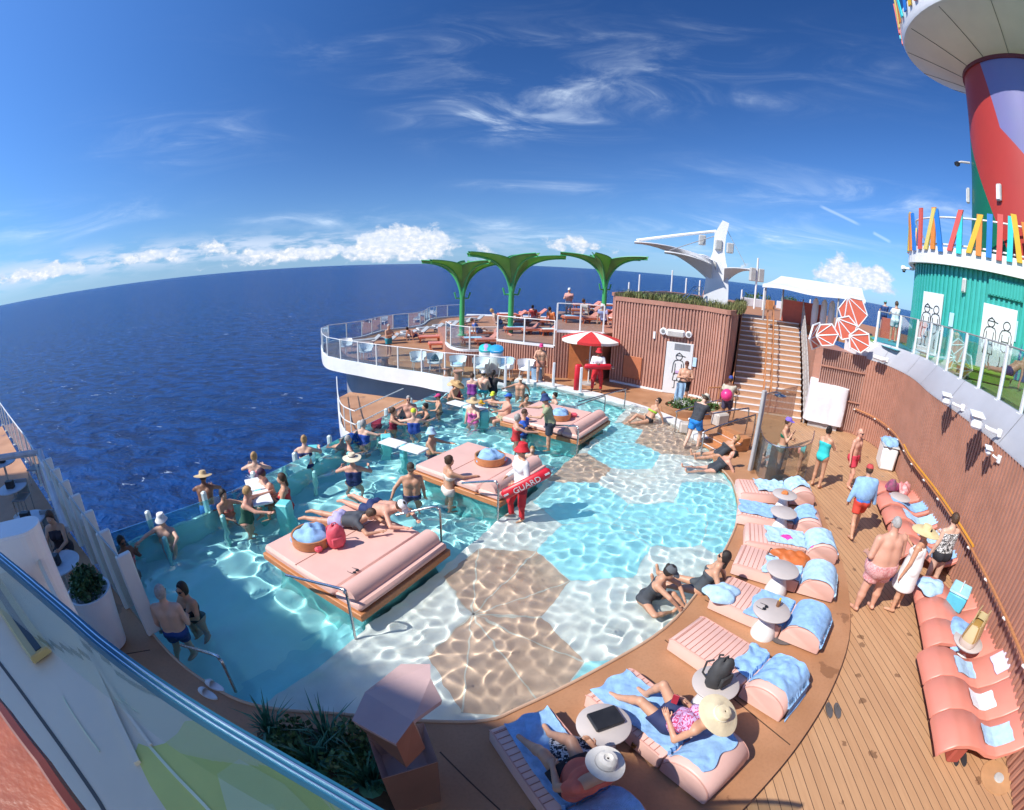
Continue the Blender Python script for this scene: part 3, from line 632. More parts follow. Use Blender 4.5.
for k in (.1, .6, 1.2): mg.tube([tuple(a-s0+Vector((.12, -.05, k))), tuple(b-s0+Vector((.12, -.05, SZ+k)))], .03, 6)
mg.build('balustrade', mat('grey_metal', (.42, .40, .39), .45), root)
MB().prism([(11.5, 21.9), (14.35, 21.6), (15.3, 18), (18, 16), (26, 22), (24, 40), (12, 40), (11.4, 23.4)], SZ-.4, SZ).build('landing', mat('landing_deck', (.42, .19, .085), .55, .15, 2), kind='structure')
MB().prism([(11.95, 15.55), (12.95, 14.75), (13.9, 17.4), (14.9, 21.4), (14.45, 21.5), (11.65, 16.0)], 0, SZ-.45).build('stair_wall', BROWN, kind='structure')
MB().prism([(8.3, 16.6), (11.2, 22.1), (11.35, 22.85), (9.75, 19.7), (8.5, 17.5)], -.3, -.004).prism([(11.0, 22.15), (11.2, 22.05), (11.7, 22.9), (11.2, 23.0)], 0, SZ+.3).build('stair_gap', BROWN, kind='structure')
# ---- tall batten wall right of the stairs
q0, q1 = Vector((11.62, 15.45, 0)), Vector((13.12, 14.38, 0)); root = empty('batten_wall', (q0.x, q0.y, 0), 'brown batten wall under the coral hexagons beside the stairs', 'wall')
MB().wall([(0, 0), tuple((q1-q0)[:2])], 0, 3.0, .12).build('wall', BROWN, root)
slats(MB(), [Vector((0, 0, 0))+Vector((-.05, -.07, 0)), q1-q0+Vector((-.05, -.07, 0))], .1, 3.0, .09, .03, .05, 1).build('battens', mat('pale_batten', (.46, .28, .23), .5), root)
for zz in (1.2, 2.35): MB().wall([(-.1, -.13), tuple((q1-q0+Vector((-.1, -.13, 0)))[:2])], zz, zz+.05, .05).build('cross_bar', BROWN, root)
# coral hexagon screens on top of it
CORP = mat('coral_panel', (.60, .13, .075), .4, .08, 3)
def hex_screen(u, v, dist, rad, rz, label, tilt=0., grp='coral hexagon screens'):
    d = ray(u, v); t = dist/math.hypot(d.x, d.y); p = Vector((d.x*t, d.y*t, CAMH+d.z*t))
    r = empty('hexagon_screen', p, label, 'screen', grp, rz); r.rotation_euler = (0, tilt, rz)
    H = [(rad*math.cos(R(60*k+rt_)), 0, rad*math.sin(R(60*k+rt_))) for k in range(6) for rt_ in (12,)]
    MB().add([(x, -.02, z) for x, y, z in H]+[(x, .02, z) for x, y, z in H], [(0, 1, 2, 3, 4, 5), (11, 10, 9, 8, 7, 6)]+[(k, (k+1) % 6, 6+(k+1) % 6, 6+k) for k in range(6)]).build('panel', CORP, r)
    mb = MB().tube(H, .036, 6, closed=True)
    f = H[3]
    for k in (0, 1, 5, 2, 4): mb.tube([(q[0], -.025, q[2]) for q in (f, H[k])], .024, 5)
    return mb.build('frame', WHITE, r)
for (u, v, dd, rad, rz, tl, lab) in ((816, 336, 18.9, .52, R(25), 0, 'leftmost coral hexagon screen, turned edge on'), (827, 335, 18.8, .44, R(-38), .0, 'second coral hexagon screen from the stairs'), (845.5, 328, 18.9, .45, R(-38), .9, 'highest of the small coral hexagon screens'), (859.5, 341, 18.8, .44, R(-38), .5, 'rightmost coral hexagon screen beside the white fascia')):
    hex_screen(u, v, dd, rad, rz, lab, tl)
hex_screen(853, 312, 20.5, .62, R(-40), 'large coral panel with white ribs behind the hexagon screens', 1.3)
# covered counter in front of it
p = at(821, 427, 0); root = empty('covered_cabinet', (p.x+.1, p.y+.1, 0), 'tall cabinet under a white fabric cover at the foot of the stairs', 'cabinet', rz=R(-36))
def cover():
    n = 64; m = 30; P = []
    for j in range(m+1):
        t = j/m; row = []
        for i in range(n+1):
            a = 2*math.pi*i/n; ca, sa = math.cos(a), math.sin(a); k = 1/max(abs(ca)**10+abs(sa)**10, 1e-9)**(1/10); x, y = ca*k, sa*k
            back = .10*max(0, min(1, (y+.1)*3))
            if t < .3: q = t/.3; z = 1.70+back*q+.02*math.sin(5*x+3*y)*q-.03*q**6; w = q
            else:
                q = (t-.3)/.7; z = (1.67+back)*(1-q)+.22*q; w = 1+q*(.035*math.sin(a*11)+.03*math.sin(a*6+1.)+.02*math.sin(a*17+q*2))+.02*math.sin(q*9+a*5)*q
            row.append((.80*x*w, .42*y*w, z))
        P.append(row)
    return P
MB().grid(cover()).build('fabric_cover', mat('white_canvas', (.70, .68, .70), .75, .06, 4, bump=.5, bscale=7), root, True)
MB().box(0, .0, .13, 1.2, .6, .26).build('cabinet_foot', mat('grey_metal', (.42, .40, .39), .45), root)
# ---- curved right hand wall, fascia and upper deck
wb = [Vector(p) for p in ((13.1, 14.4, 0), (13.25, 13.25, 0), (12.85, 11.75, 0), (12.15, 10.5, 0), (11.25, 9.15, 0), (10.12, 6.9, 0), (8.95, 4.75, 0), (7.95, 3.05, 0), (7.03, 1.55, 0), (6.2, .25, 0), (5.2, -1.0, 0))]
wb = smoothp(wb, 4); UD = 3.55
c = wb[0]; root = empty('curved_wall', (c.x, c.y, 0), 'long curved brown wall with a pale grey fascia on the right', 'wall')
L = [tuple((p-c)[:2]) for p in wb]
MB().wall(L, 0, 2.95, .2).build('wall', BROWN, root)
offs = resample([Vector((x, y, 0)) for x, y in L], .14); mb = MB()
for i, p in enumerate(offs):
    a = offs[max(i-1, 0)]; b = offs[min(i+1, len(offs)-1)]; t = (b-a).normalized(); n = Vector((t.y, -t.x, 0))*(1); q = p+n*(.115)
    mb.box(q.x, q.y, 1.48, .062, .045, 2.9, math.atan2(t.y, t.x))
mb.build('battens', mat('red_brown_batten', (.43, .21, .15), .5, .1, 2), root)
def off(path, d):
    out = []
    for i, p in enumerate(path):
        t = (path[min(i+1, len(path)-1)]-path[max(i-1, 0)]).normalized(); out.append(p+Vector((-t.y, t.x, 0))*d)
    return out
wl = [p-c for p in wb]; o1, o2, o3 = off(wl, -.13), off(wl, .30), off(wl, .45)
MB().grid([[(p.x, p.y, 2.93) for p in o1], [(p.x, p.y, 2.98) for p in o1], [(p.x, p.y, UD+.05) for p in o2], [(p.x, p.y, UD+.05) for p in o3]], .0).build('fascia', mat('grey_fascia', (.44, .44, .47), .4, .05, 1.5), root, True)
jm = MB()
for i in range(3, len(wl)-4, 5):
    a, b_, c3 = o1[i], o2[i], (wl[i+1]-wl[i]).normalized()*.006; up3 = Vector((0, 0, .004)); A_, B_ = Vector((a.x, a.y, 2.985)), Vector((b_.x, b_.y, UD+.054)); nn_ = Vector((c3.y, -c3.x, 0)).normalized()*.004; jm.add([A_-c3+nn_, A_+c3+nn_, B_+c3+nn_+up3, B_-c3+nn_+up3], [(0, 1, 2, 3), (3, 2, 1, 0)])
jm.build('panel_joints', mat('dark_joint', (.10, .09, .08), .7), root)
hl = off(wl, -.24)
MB().tube([(p.x, p.y, 1.0) for p in hl], .028, 8).build('handrail', WOODO, root)
MB().tube([(p.x, p.y, 1.075) for p in hl[13:25]], .03, 8).build('yellow_hose', mat('amber_pole', (.62, .28, .03), .35), root)
for p in resample(hl, 1.15): MB().box(p.x, p.y, .97, .09, .09, .04, bev=.01).build('bracket', ALU, root)
rp = [p+c for p in off(wl, .36)]
glass_rail('glass_railing', [Vector((p.x, p.y, 0)) for p in rp[:-8]], UD, 1.2, 'white posted glass railing on top of the long curved wall', 'glass railings', 1.12, post_w=.1, capmat=mat('rail_cap_grey', (.3, .3, .3), .4))
ud = [tuple(p[:2]) for p in [q+c for q in o2]]
MB().prism(ud+[(12, -4), (24, -4), (26, 22), (18, 16), (15.3, 18), (14.2, 16)], UD-.3, UD-.02).build('upper_deck', mat('green_deck', (.22, .36, .075), .55, .12, 1.5), kind='structure')
MB().sheet([(13.3, 13.9), (13.2, 13.0), (15.3, 13.0), (15.6, 14.6), (17, 17), (16, 17.3), (15, 16.5)], UD-.012).build('upper_deck_blue', mat('turquoise_deck', (.05, .36, .42), .55, .12, 2), kind='structure')
MB().prism([(12.95, 14.6), (13.35, 14.2), (14.3, 14.0), (15.2, 15.9), (13.6, 16.6)], 2.9, UD-.03).build('fascia_corner', WHITE, kind='structure')
# cameras and floodlights on the fascia
def cctv(u, v, zc, s, label, name='wall_camera', flood=False):
    d = ray(u, v); best = None
    for i in range(len(wb)-1):
        a, b = wb[i], wb[i+1]; e = b-a; den = d.x*e.y-d.y*e.x
        t = (a.x*e.y-a.y*e.x)/den; s_ = (a.x*d.y-a.y*d.x)/den
        if t > 0 and -.01 <= s_ <= 1.01: best = (t, a.lerp(b, s_), e.normalized())
    t, p, e = best; n = Vector((e.y, -e.x, 0)); z = CAMH+d.z*t*.97; ang = math.atan2(e.y, e.x)
    r = empty(name, (p.x+n.x*.1, p.y+n.y*.1, z), label, 'camera' if not flood else 'lamp', 'fittings along the grey fascia', ang)
    MB().box(0, -.02, 0, .12, .10, .16, bev=.02).build('bracket', WHITE, r)
    MB().tube([(0, -.05, 0), (-.05*s, -.22*s, .02), (-.12*s, -.3*s, .04)], .035*s, 8).build('arm', WHITE, r)
    if flood: MB().box(-.12*s, -.38*s, .02, .62*s, .3*s, .16*s, bev=.05).build('housing', WHITE, r); MB().box(-.12*s, -.38*s, -.07*s, .5*s, .22*s, .03).build('lens', mat('lamp_lens', (.5, .48, .45), .3), r)
    else: MB().box(-.3*s, -.42*s, .06, .52*s, .22*s, .2*s, R(-20), bev=.05).build('housing', WHITE, r); MB().box(-.3*s, -.42*s, .06+.125*s, .6*s, .28*s, .03, R(-20), bev=.01).build('sun_shield', WHITE, r); MB().lathe([(.01, 0), (.075*s, 0), (.075*s, .06), (.01, .06)], mat=Matrix.Rotation(R(-90), 4, 'Y')).build('lens', BLACK, r).location = (-.54*s, -.33*s, .06)
    return r
cctv(889, 362, 0, .9, 'white floodlight on the fascia above the curved wall', 'floodlight', True)
cctv(966, 411, 0, .95, 'small white camera at the edge of the grey fascia'); cctv(1003, 437, 0, 1.15, 'bigger white camera at the right edge of the photo')
cctv(1003, 464, 0, .6, 'short white dome camera below the bigger white camera')
# ---- teal building with figure doors
tb = smoothp([Vector(p) for p in ((20.6, 18.6, 0), (17.8, 16.5, 0), (15.75, 14.85, 0), (15.25, 13.75, 0), (15.2, 12.75, 0), (15.45, 11.75, 0), (15.85, 10.85, 0), (16.5, 9.9, 0), (17.4, 8.9, 0), (18.6, 7.8, 0))], 5)
c = tb[0]; root = empty('teal_building', (c.x, c.y, UD), 'round teal corrugated building with two figure doors and a striped roof rail', 'building'); TL = [p-c for p in tb]
TEAL = mat('teal_cladding', (.035, .36, .31), .45, .07, 2)
ZT = 6.88-UD
MB().prism([tuple(p[:2]) for p in TL]+[(26-c.x, 7.8-c.y), (28-c.x, 19-c.y)], 0, ZT).build('wall', TEAL, root)
slats(MB(), TL, 0, ZT, .20, .10, .05).build('battens', mat('teal_batten', (.05, .42, .37), .4, .06, 2), root)
ro = off(TL, -.25)
MB().wall([tuple(p[:2]) for p in ro], ZT, ZT+.62, .22).build('fascia', WHITE, root)
MB().prism([tuple(p[:2]) for p in ro]+[(26-c.x, 7.8-c.y), (28-c.x, 19-c.y)], ZT+.1, ZT+.3).build('roof', WHITE, root)
for zz in (ZT+.75, ZT+1.75): MB().tube([(p.x, p.y, zz) for p in off(TL, -.1)], .04, 6).build('roof_rail', WHITE, root)
RB = [mat('stick_'+n, c_, .4, .05, 3) for n, c_ in (('coral', (.66, .11, .09)), ('turquoise', (.05, .60, .62)), ('yellow', (.74, .46, .04)), ('orange', (.70, .24, .045)), ('blue', (.03, .20, .62)), ('pale_yellow', (.72, .58, .16)))]
ps = resample(off(TL, -.42), .40); rng = random.Random(3)
for i, p in enumerate(ps):
    t = (ps[min(i+1, len(ps)-1)]-ps[max(i-1, 0)]).normalized(); ln = rng.choice((0, 0, 0, .25, -.3, .45)); w = .22
    z0, z1 = ZT+.42+rng.uniform(0, .08), ZT+1.85+rng.uniform(0, .22)
    mb = MB(); n = Vector((t.y, -t.x, 0))*.035; q = t*w/2; tp = p+t*ln+Vector((0, 0, z1)); bt = p+Vector((0, 0, z0))
    mb.add([bt-q-n, bt+q-n, bt+q+n, bt-q+n, tp-q-n, tp+q-n, tp+q+n, tp-q+n], [(3, 2, 1, 0), (4, 5, 6, 7), (0, 1, 5, 4), (1, 2, 6, 5), (2, 3, 7, 6), (3, 0, 4, 7)])
    mb.build('painted_slat', RB[(0, 1, 2, 3, 4, 0, 5, 3, 4, 0, 1, 2, 3, 4)[i % 14]], root)
def tpos(u, v, offd):
    d = ray(u, v); best = None
    for i in range(len(tb)-1):
        if best is None and i == len(tb)-2: best = (17.5, tb[8], (tb[9]-tb[8]))
        a, b = tb[i], tb[i+1]; e = b-a; den = d.x*e.y-d.y*e.x
        if abs(den) < 1e-9: continue
        t = (a.x*e.y-a.y*e.x)/den; s_ = (a.x*d.y-a.y*d.x)/den
        if t > 0 and 0 <= s_ <= 1 and (best is None or t < best[0]): best = (t, a.lerp(b, s_), e.normalized())
    t, p, e = best; n = Vector((e.y, -e.x, 0)); return p+n*offd, math.atan2(e.y, e.x), CAMH+d.z*t
for (u, w, lab) in ((927.5, 1.05, 'white door with two drawn bathers, left one on the teal building'), (995, 1.35, 'white door with two drawn bathers, right one on the teal building')):
    p, a, z = tpos(u, 350, .07); figure_door('figure_door', (p.x, p.y, UD+.02), a, w, 2.25, [(-w*.22, True, True), (w*.24, False, False)], lab, 'doors with drawn bathers')
for (u, v, w, h, lab) in ((952, 320, .2, .5, 'pale notice between the two teal building doors'), (1014, 331, .22, .7, 'pale notice right of the second teal building door')):
    p, a, z = tpos(u, v, .075); o = MB().box(0, 0, 0, w, .03, h, bev=.008).build('wall_sign', mat('blue_notice', (.45, .66, .82), .5), loc=(p.x, p.y, z)); o.rotation_euler = (0, 0, a); tag(o, lab, 'sign', 'notices on the teal building')
p, a, z = tpos(965, 286, .10); r_ = empty('wall_lamp', (p.x, p.y, z), 'small white lamp high on the teal wall', 'lamp', rz=a); MB().box(0, 0, 0, .16, .2, .5, bev=.03).build('housing', WHITE, r_); MB().box(0, -.11, 0, .1, .03, .4).build('lens', mat('lamp_lens', (.5, .48, .45), .3), r_)
p, a, z = tpos(1006, 290, .09); r_ = empty('vent_grille', (p.x, p.y, z), 'louvred teal vent above the right figure door', 'vent', rz=a); MB().box(0, 0, 0, 1.4, .06, .6, bev=.01).build('frame', TEAL, r_); mb = MB(); [mb.box(-.6+k*.12, -.04, 0, .05, .04, .5) for k in range(11)]; mb.build('louvres', mat('teal_batten', (.05, .42, .37)), r_)
p, a, z = tpos(911, 257, .35); r_ = empty('roof_camera', (p.x, p.y, z), 'white camera jutting from the roof edge of the teal building', 'camera', rz=a); MB().box(.0, -.2, 0, .12, .5, .1, bev=.02).build('arm', WHITE, r_); MB().box(-.25, -.45, 0, .55, .22, .2, bev=.05).build('housing', WHITE, r_); MB().box(-.5, -.45, -.12, .14, .14, .06, bev=.02).build('lens', BLACK, r_)
# ---- viewing tower
TC = Vector((22*math.sin(R(59.7)), 22*math.cos(R(59.7)), UD)); root = empty('tower', TC, 'tall funnel tower painted red, green and violet with a white disc on top', 'tower')
def tower_mat():
    m = bpy.data.materials.new('tower_paint'); m.use_nodes = True; t = NT(m.node_tree); b = m.node_tree.nodes['Principled BSDF']
    tc = t.n('TexCoord'); sep = t.n('SeparateXYZ'); t.l(tc.outputs['Object'], sep.inputs[0])
    # arc position round the column measured from its left outline
    a0 = math.atan2(-TC.y, -TC.x); s_ = t.m('MULTIPLY', t.m('SUBTRACT', t.m('ADD', t.m('ARCTAN2', t.m('SUBTRACT', t.m('MULTIPLY', sep.outputs[1], math.cos(a0)), t.m('MULTIPLY', sep.outputs[0], math.sin(a0))), t.m('ADD', t.m('MULTIPLY', sep.outputs[0], math.cos(a0)), t.m('MULTIPLY', sep.outputs[1], math.sin(a0)))), 0.), 0.), 2.6)
    z = sep.outputs[2]
    # s_ < 0 toward the right as seen; facets cut by straight lines
    q = t.m('MULTIPLY', s_, 1.)   # -4 .. left, + right
    f1 = t.m('GREATER_THAN', t.m('ADD', z, t.m('MULTIPLY', t.m('MAXIMUM', q, -1.2), 1.15)), 8.3)          # violet above the line
    f1b = t.m('GREATER_THAN', q, t.m('MULTIPLY_ADD', t.m('SUBTRACT', 11.8, z), .22, -1.75))
    f1c = t.m('GREATER_THAN', t.m('ADD', z, t.m('MULTIPLY', q, 1.05)), 7.6)
    f2 = t.m('LESS_THAN', t.m('ADD', z, t.m('MULTIPLY', q, 1.75)), 2.75)
    f3 = t.m('GREATER_THAN', t.m('ADD', t.m('MULTIPLY', z, -1.), t.m('MULTIPLY', q, .8)), -3.6)
    n = t.n('TexNoise'); t.l(tc.outputs['Object'], n.inputs['Vector']); n.inputs['Scale'].default_value = 1.4
    c = t.mix(t.m('MULTIPLY', f1b, f1c), (.46, .045, .03), (.20, .19, .38)); c = t.mix(f2, c, (.008, .16, .085)); c = t.mix(f3, c, (.03, .10, .26))
    c = t.mix(.12, c, n.outputs[1], 'MULTIPLY'); t.l(c, b.inputs['Base Color']); b.inputs['Roughness'].default_value = .38
    return m
MB().lathe([(2.75, 0), (2.62, 4), (2.55, 11.55)], n=64).build('column', tower_mat(), root, 60)
MB().lathe([(2.5, 11.5), (2.62, 11.5), (2.62, 11.75), (2.5, 11.8)], n=64).build('collar', mat('dark_red_ring', (.16, .02, .02), .5), root, 60)
MB().lathe([(2.5, 11.6), (5.0, 12.75), (5.08, 12.85)], n=64).build('disc_underside', mat('cream_panel', (.62, .56, .46), .5, .04, 1.), root, 60)
MB().lathe([(5.08, 12.85), (5.14, 13.0), (5.14, 13.75), (4.9, 13.8), (.1, 13.8)], n=64).build('disc_rim', WHITE, root, 40)
mb = MB()
for k in range(14):
    a = 2*math.pi*k/14; mb.tube([(2.55*math.cos(a), 2.55*math.sin(a), 11.6), (4.98*math.cos(a), 4.98*math.sin(a), 12.73)], .012, 4)
mb.build('panel_joints', mat('dark_joint', (.10, .09, .08), .7), root)
for i in range(64):
    a = 2*math.pi*i/64; ln = rng.choice((0, 0, .06, -.05)); p = Vector((5.22*math.cos(a), 5.22*math.sin(a), 13.35)); q = Vector((5.22*math.cos(a+ln), 5.22*math.sin(a+ln), 14.9)); t = Vector((-math.sin(a), math.cos(a), 0))*.1; n = Vector((math.cos(a), math.sin(a), 0))*.03
    MB().add([p-t-n, p+t-n, p+t+n, p-t+n, q-t-n, q+t-n, q+t+n, q-t+n], [(3, 2, 1, 0), (4, 5, 6, 7), (0, 1, 5, 4), (1, 2, 6, 5), (2, 3, 7, 6), (3, 0, 4, 7)]).build('painted_slat', RB[(0, 5, 3, 1, 4, 2, 0, 1)[i % 8]], root)
for (azd, z, k) in ((54.2, 15.6-9.4, 0), (54.2, 4.4, 1), (57.3, 5.3, 2)):
    pass
def tower_fit(u, v, label, kind):
    d = ray(u, v); hx = Vector((d.x, d.y)); cc = Vector((TC.x, TC.y)); L2 = hx.length; hx /= L2; b_ = cc.dot(hx); disc = b_*b_-(cc.length_squared-2.6**2)
    t = b_-math.sqrt(max(disc, 0)); p = hx*t; n = Vector((p.x-TC.x, p.y-TC.y)).normalized(); z = CAMH+d.z/L2*t
    r = empty('tower_'+kind, (p.x, p.y, z), label, kind, None, math.atan2(n.y, n.x))
    if kind == 'camera': MB().tube([(0, 0, 0), (.4, 0, 0), (.55, 0, -.06)], .05, 8).build('arm', mat('grey_metal', (.42, .40, .39)), r); MB().lathe([(.02, -.22), (.12, -.16), (.14, -.06), (.05, 0)], (.58, 0, 0)).build('dome', BLACK, r, True)
    else: MB().box(.08, 0, 0, .14, .22, .62, bev=.03).build('housing', mat('grey_plastic', (.48, .48, .46), .5), r); MB().box(.16, 0, 0, .02, .16, .52).build('lens', WHITE, r)
tower_fit(970, 163, 'dark dome camera on an arm at the left side of the painted tower', 'camera')
tower_fit(970, 196, 'grey box lamp at the left outline of the painted tower, below the camera', 'lamp'); tower_fit(1000, 193, 'pale box lamp on the red face of the tower', 'lamp')
# ---------------------------------------------------------------- furniture
def leafy(mb, c, r, h, n, size, rng, blade=False):
    for _ in range(n):
        a = rng.uniform(0, 6.283); q = math.sqrt(rng.random()); p = Vector((c[0]+r[0]*q*math.cos(a), c[1]+r[1]*q*math.sin(a), c[2]))
        if blade:
            hh = h*rng.uniform(.4, 1.1); d = Vector((rng.uniform(-1, 1), rng.uniform(-1, 1), 0)); d = d.normalized()*hh*rng.uniform(.1, .8); w = Vector((-d.y, d.x, 0)).normalized()*size*rng.uniform(.5, 1.2)
            m_ = p+d*.4+Vector((0, 0, hh*.7)); mb.add([p-w, p+w, m_+w*.7, m_-w*.7, p+d+Vector((0, 0, hh))], [(0, 1, 2, 3), (3, 2, 4)])
        else:
            p.z += h*rng.random()**.7*(1-.5*q*q); d = Vector((rng.uniform(-1, 1), rng.uniform(-1, 1), rng.uniform(-.3, 1))).normalized(); s_ = d.orthogonal().normalized(); s_ = (Matrix.Rotation(rng.uniform(0, 6.28), 3, d) @ s_)*size*rng.uniform(.5, 1.2)*.5; f = d.cross(s_).normalized()*size*rng.uniform(.7, 1.3)
            mb.add([p, p+f*.45+s_, p+f, p+f*.45-s_], [(0, 1, 2, 3)])
    return mb
LEAF = mat('leaf_green', (.035, .10, .018), .5, .5, 4, c2=(.09, .17, .035)); LEAFD = mat('leaf_dark', (.03, .10, .035), .5, .5, 4, c2=(.07, .17, .06)); GRASS = mat('dry_grass', (.10, .15, .035), .7, .4, 3, c2=(.26, .24, .08)); LEAFB = mat('leaf_bluegreen', (.035, .16, .10), .45, .4, 4)
rg = random.Random(11)
# roof planting on the building
mb = MB(); mb2 = MB()
edge = resample(bp, .12)
for p in edge:
    t = rg.uniform(.1, .9); leafy(mb, (p.x+.12+t*.5, p.y+.25+t*.6, BH), (.25, .25), .48, 20, .018, rg, True)
for k in range(160):
    x = rg.uniform(5.3, 10.4); y = 19.8+(x-5.3)*.2+rg.uniform(.6, 4.5); leafy(mb2, (x, y, BH), (.4, .4), .34, 18, .07, rg)
gr = mb.build('roof_grass', GRASS); tag(gr, 'green and straw grass growing along the edge of the planted roof', 'grass', kind='stuff')
gr = mb2.build('roof_ground_cover', LEAF); tag(gr, 'low leafy ground cover on top of the planted roof', 'ground cover', kind='stuff')
# round bed at the foot of the building
bc = at(692, 413, .12); root = empty('round_planter_bed', (bc.x, bc.y, .12), 'low tan planter bed of green plants with pale stones by the figure door', 'planter')
MB().lathe([(.95, 0), (1.0, .26), (.86, .28), (.84, .18), (.01, .18)], n=32, sx=1.25, sy=.8).build('tan_rim', TAN, root, 40)
leafy(leafy(MB(), (0, 0, .15), (1.0, .6), .38, 420, .11, rg), (.1, 0, .15), (.95, .6), .42, 240, .02, rg, True).build('plants', LEAF, root)
mb = MB()
for k in range(7): mb.lathe([(.02, -.08), (.16, -.05), (.2, .02), (.1, .1), (.02, .11)], (rg.uniform(-.9, -.1), rg.uniform(.1, .45), .26), 9, 1, rg.uniform(.7, 1.2))
mb.build('stones', mat('pale_stone', (.55, .52, .48), .8, .2, 5, bump=.4, bscale=12), root, True)
p = at(655, 425, .12); MB().box(0, 0, .2, .72, .34, .34, R(-12), bev=.04).build('concrete_block', mat('pale_concrete', (.50, .45, .40), .7, .12, 4), loc=(at(690, 430)[0], at(690, 430)[1], .0)); tag(bpy.data.objects['concrete_block'], 'pale low concrete block between the planter bed and the pool steps', 'block')
p = at(752, 428); tag(MB().box(0, 0, .22, .55, .4, .44, R(20), bev=.05).build('pedestal', mat('pale_concrete', (.50, .45, .40)), loc=(at(719, 425)[0], at(719, 425)[1], .12)), 'pale round edged pedestal beside the pool steps and handrails', 'pedestal')
# ---- day beds standing in the pool
def daybed(pts, label, cushion=True):
    P = [at(u, v, .44) for u, v in pts]; c = (P[0]+P[1]+P[2]+P[3])/4; ex = ((P[1]-P[0])+(P[2]-P[3])).normalized(); ang = math.atan2(ex.y, ex.x)
    lx = ((P[1]-P[0]).length+(P[2]-P[3]).length)/2; ly = ((P[2]-P[1]).length+(P[3]-P[0]).length)/2
    r = empty('pool_daybed', (c.x, c.y, DPZ), label, 'daybed', 'peach daybeds standing in the pool', ang); z0 = -DPZ
    MB().box(0, 0, (z0+.14)/2, lx-.34, ly-.34, z0+.14, bev=.03).build('plinth', TEALW, r)
    MB().box(0, 0, z0+.21, lx, ly, .13, bev=.012).build('wooden_frame', WOODO, r)
    MB().box(-.28, 0, z0+.36, lx-.64, ly-.06, .17, bev=.05).build('mattress', PINK, r, 40)
    MB().box(lx/2-.32, 0, z0+.34, .56, ly-.06, .13, bev=.04).build('mattress_end', PINK, r, 40)
    pr = [(.02, 0)]; mb = MB(); n = 18
    ends = []
    for s_ in (-1, 1):
        ends.append([(lx/2-.36+.20*math.cos(math.pi*k/n), s_*(ly/2-.08), z0+.40+.185*math.sin(math.pi*k/n)) for k in range(n+1)])
    v = ends[0]+ends[1]; f = [(k, k+1, n+2+k, n+1+k) for k in range(n)]+[tuple(range(n, -1, -1)), tuple(range(n+1, 2*n+2)), (0, n+1, 2*n+1, n)]
    mb.add(v, [q[::-1] for q in f]).build('bolster', PINK, r, 40)
    MB().box(-.30, 0, z0+.448, .012, ly-.10, .006).build('seam', mat('seam_line', (.42, .17, .12), .7), r)
    return r, lx, ly
bed1 = daybed(((262, 545), (362, 610), (448, 540), (348, 500)), 'nearest peach daybed in the pool with a couple lying on it')
bed2 = daybed(((418, 465), (498, 497), (551, 463), (462, 440)), 'middle peach daybed in the pool behind the lifeguard')
bed3 = daybed(((509, 415), (582, 440), (607, 412), (532, 402)), 'farthest peach daybed in the pool below the parasol')
def wall_rail(pts, label, grp='steel grab rails of the pool'):
    """bent steel tube; pts = (u, v, z)"""
    P = [at(*q) for q in pts]; r = P[-1]; o = MB().tube([p-r for p in smoothp(P, 3)], .022, 10).build('grab_rail', STEEL, None, True, loc=r); tag(o, label, 'handrail', grp)
def bent(p0, p1, h, label, r0=.022, dip=0.):
    """rail standing at p0, rising h, running to p1"""
    a, b = Vector(p0), Vector(p1); d = (b-a); d.z = 0; d = d.normalized(); A = a+Vector((0, 0, h))
    P = [a, a+Vector((0, 0, h-.12)), A+d*.04+Vector((0, 0, -.03)), A+d*.14, b]
    o = MB().tube([p-a for p in smoothp(P, 4)], r0, 10).build('grab_rail', STEEL, None, True, loc=a); return tag(o, label, 'handrail', 'steel grab rails of the pool')
def gz(u, v, z): return at(u, v, z)
def gb(u, v, z): p = at(u, v, z); p.z = SHZ; return p
bent(gb(352, 621, .30), gz(286, 575, .50), .98, 'steel grab rail at the near corner of the nearest daybed')
bent(gb(441, 534, .30), gz(396, 515, .66), 1.0, 'steel grab rail behind the nearest daybed')
bent(gb(498, 508, .30), gz(462, 483, .58), 1.0, 'steel grab rail at the corner of the middle daybed')
bent(gb(577, 447, .30), gz(545, 425, .58), 1.0, 'steel grab rail at the corner of the farthest daybed')
bent(gz(624, 409, .12), gz(578, 402, .55), .72, 'upper of two steel rails behind the farthest daybed')
bent(gz(604, 413, .0), gz(577, 406, .45), .62, 'lower of two steel rails behind the farthest daybed')
bent(gz(236, 692, .12), gz(181, 645, .40), .62, 'dark steel grab rail in the shade by the white clogs')
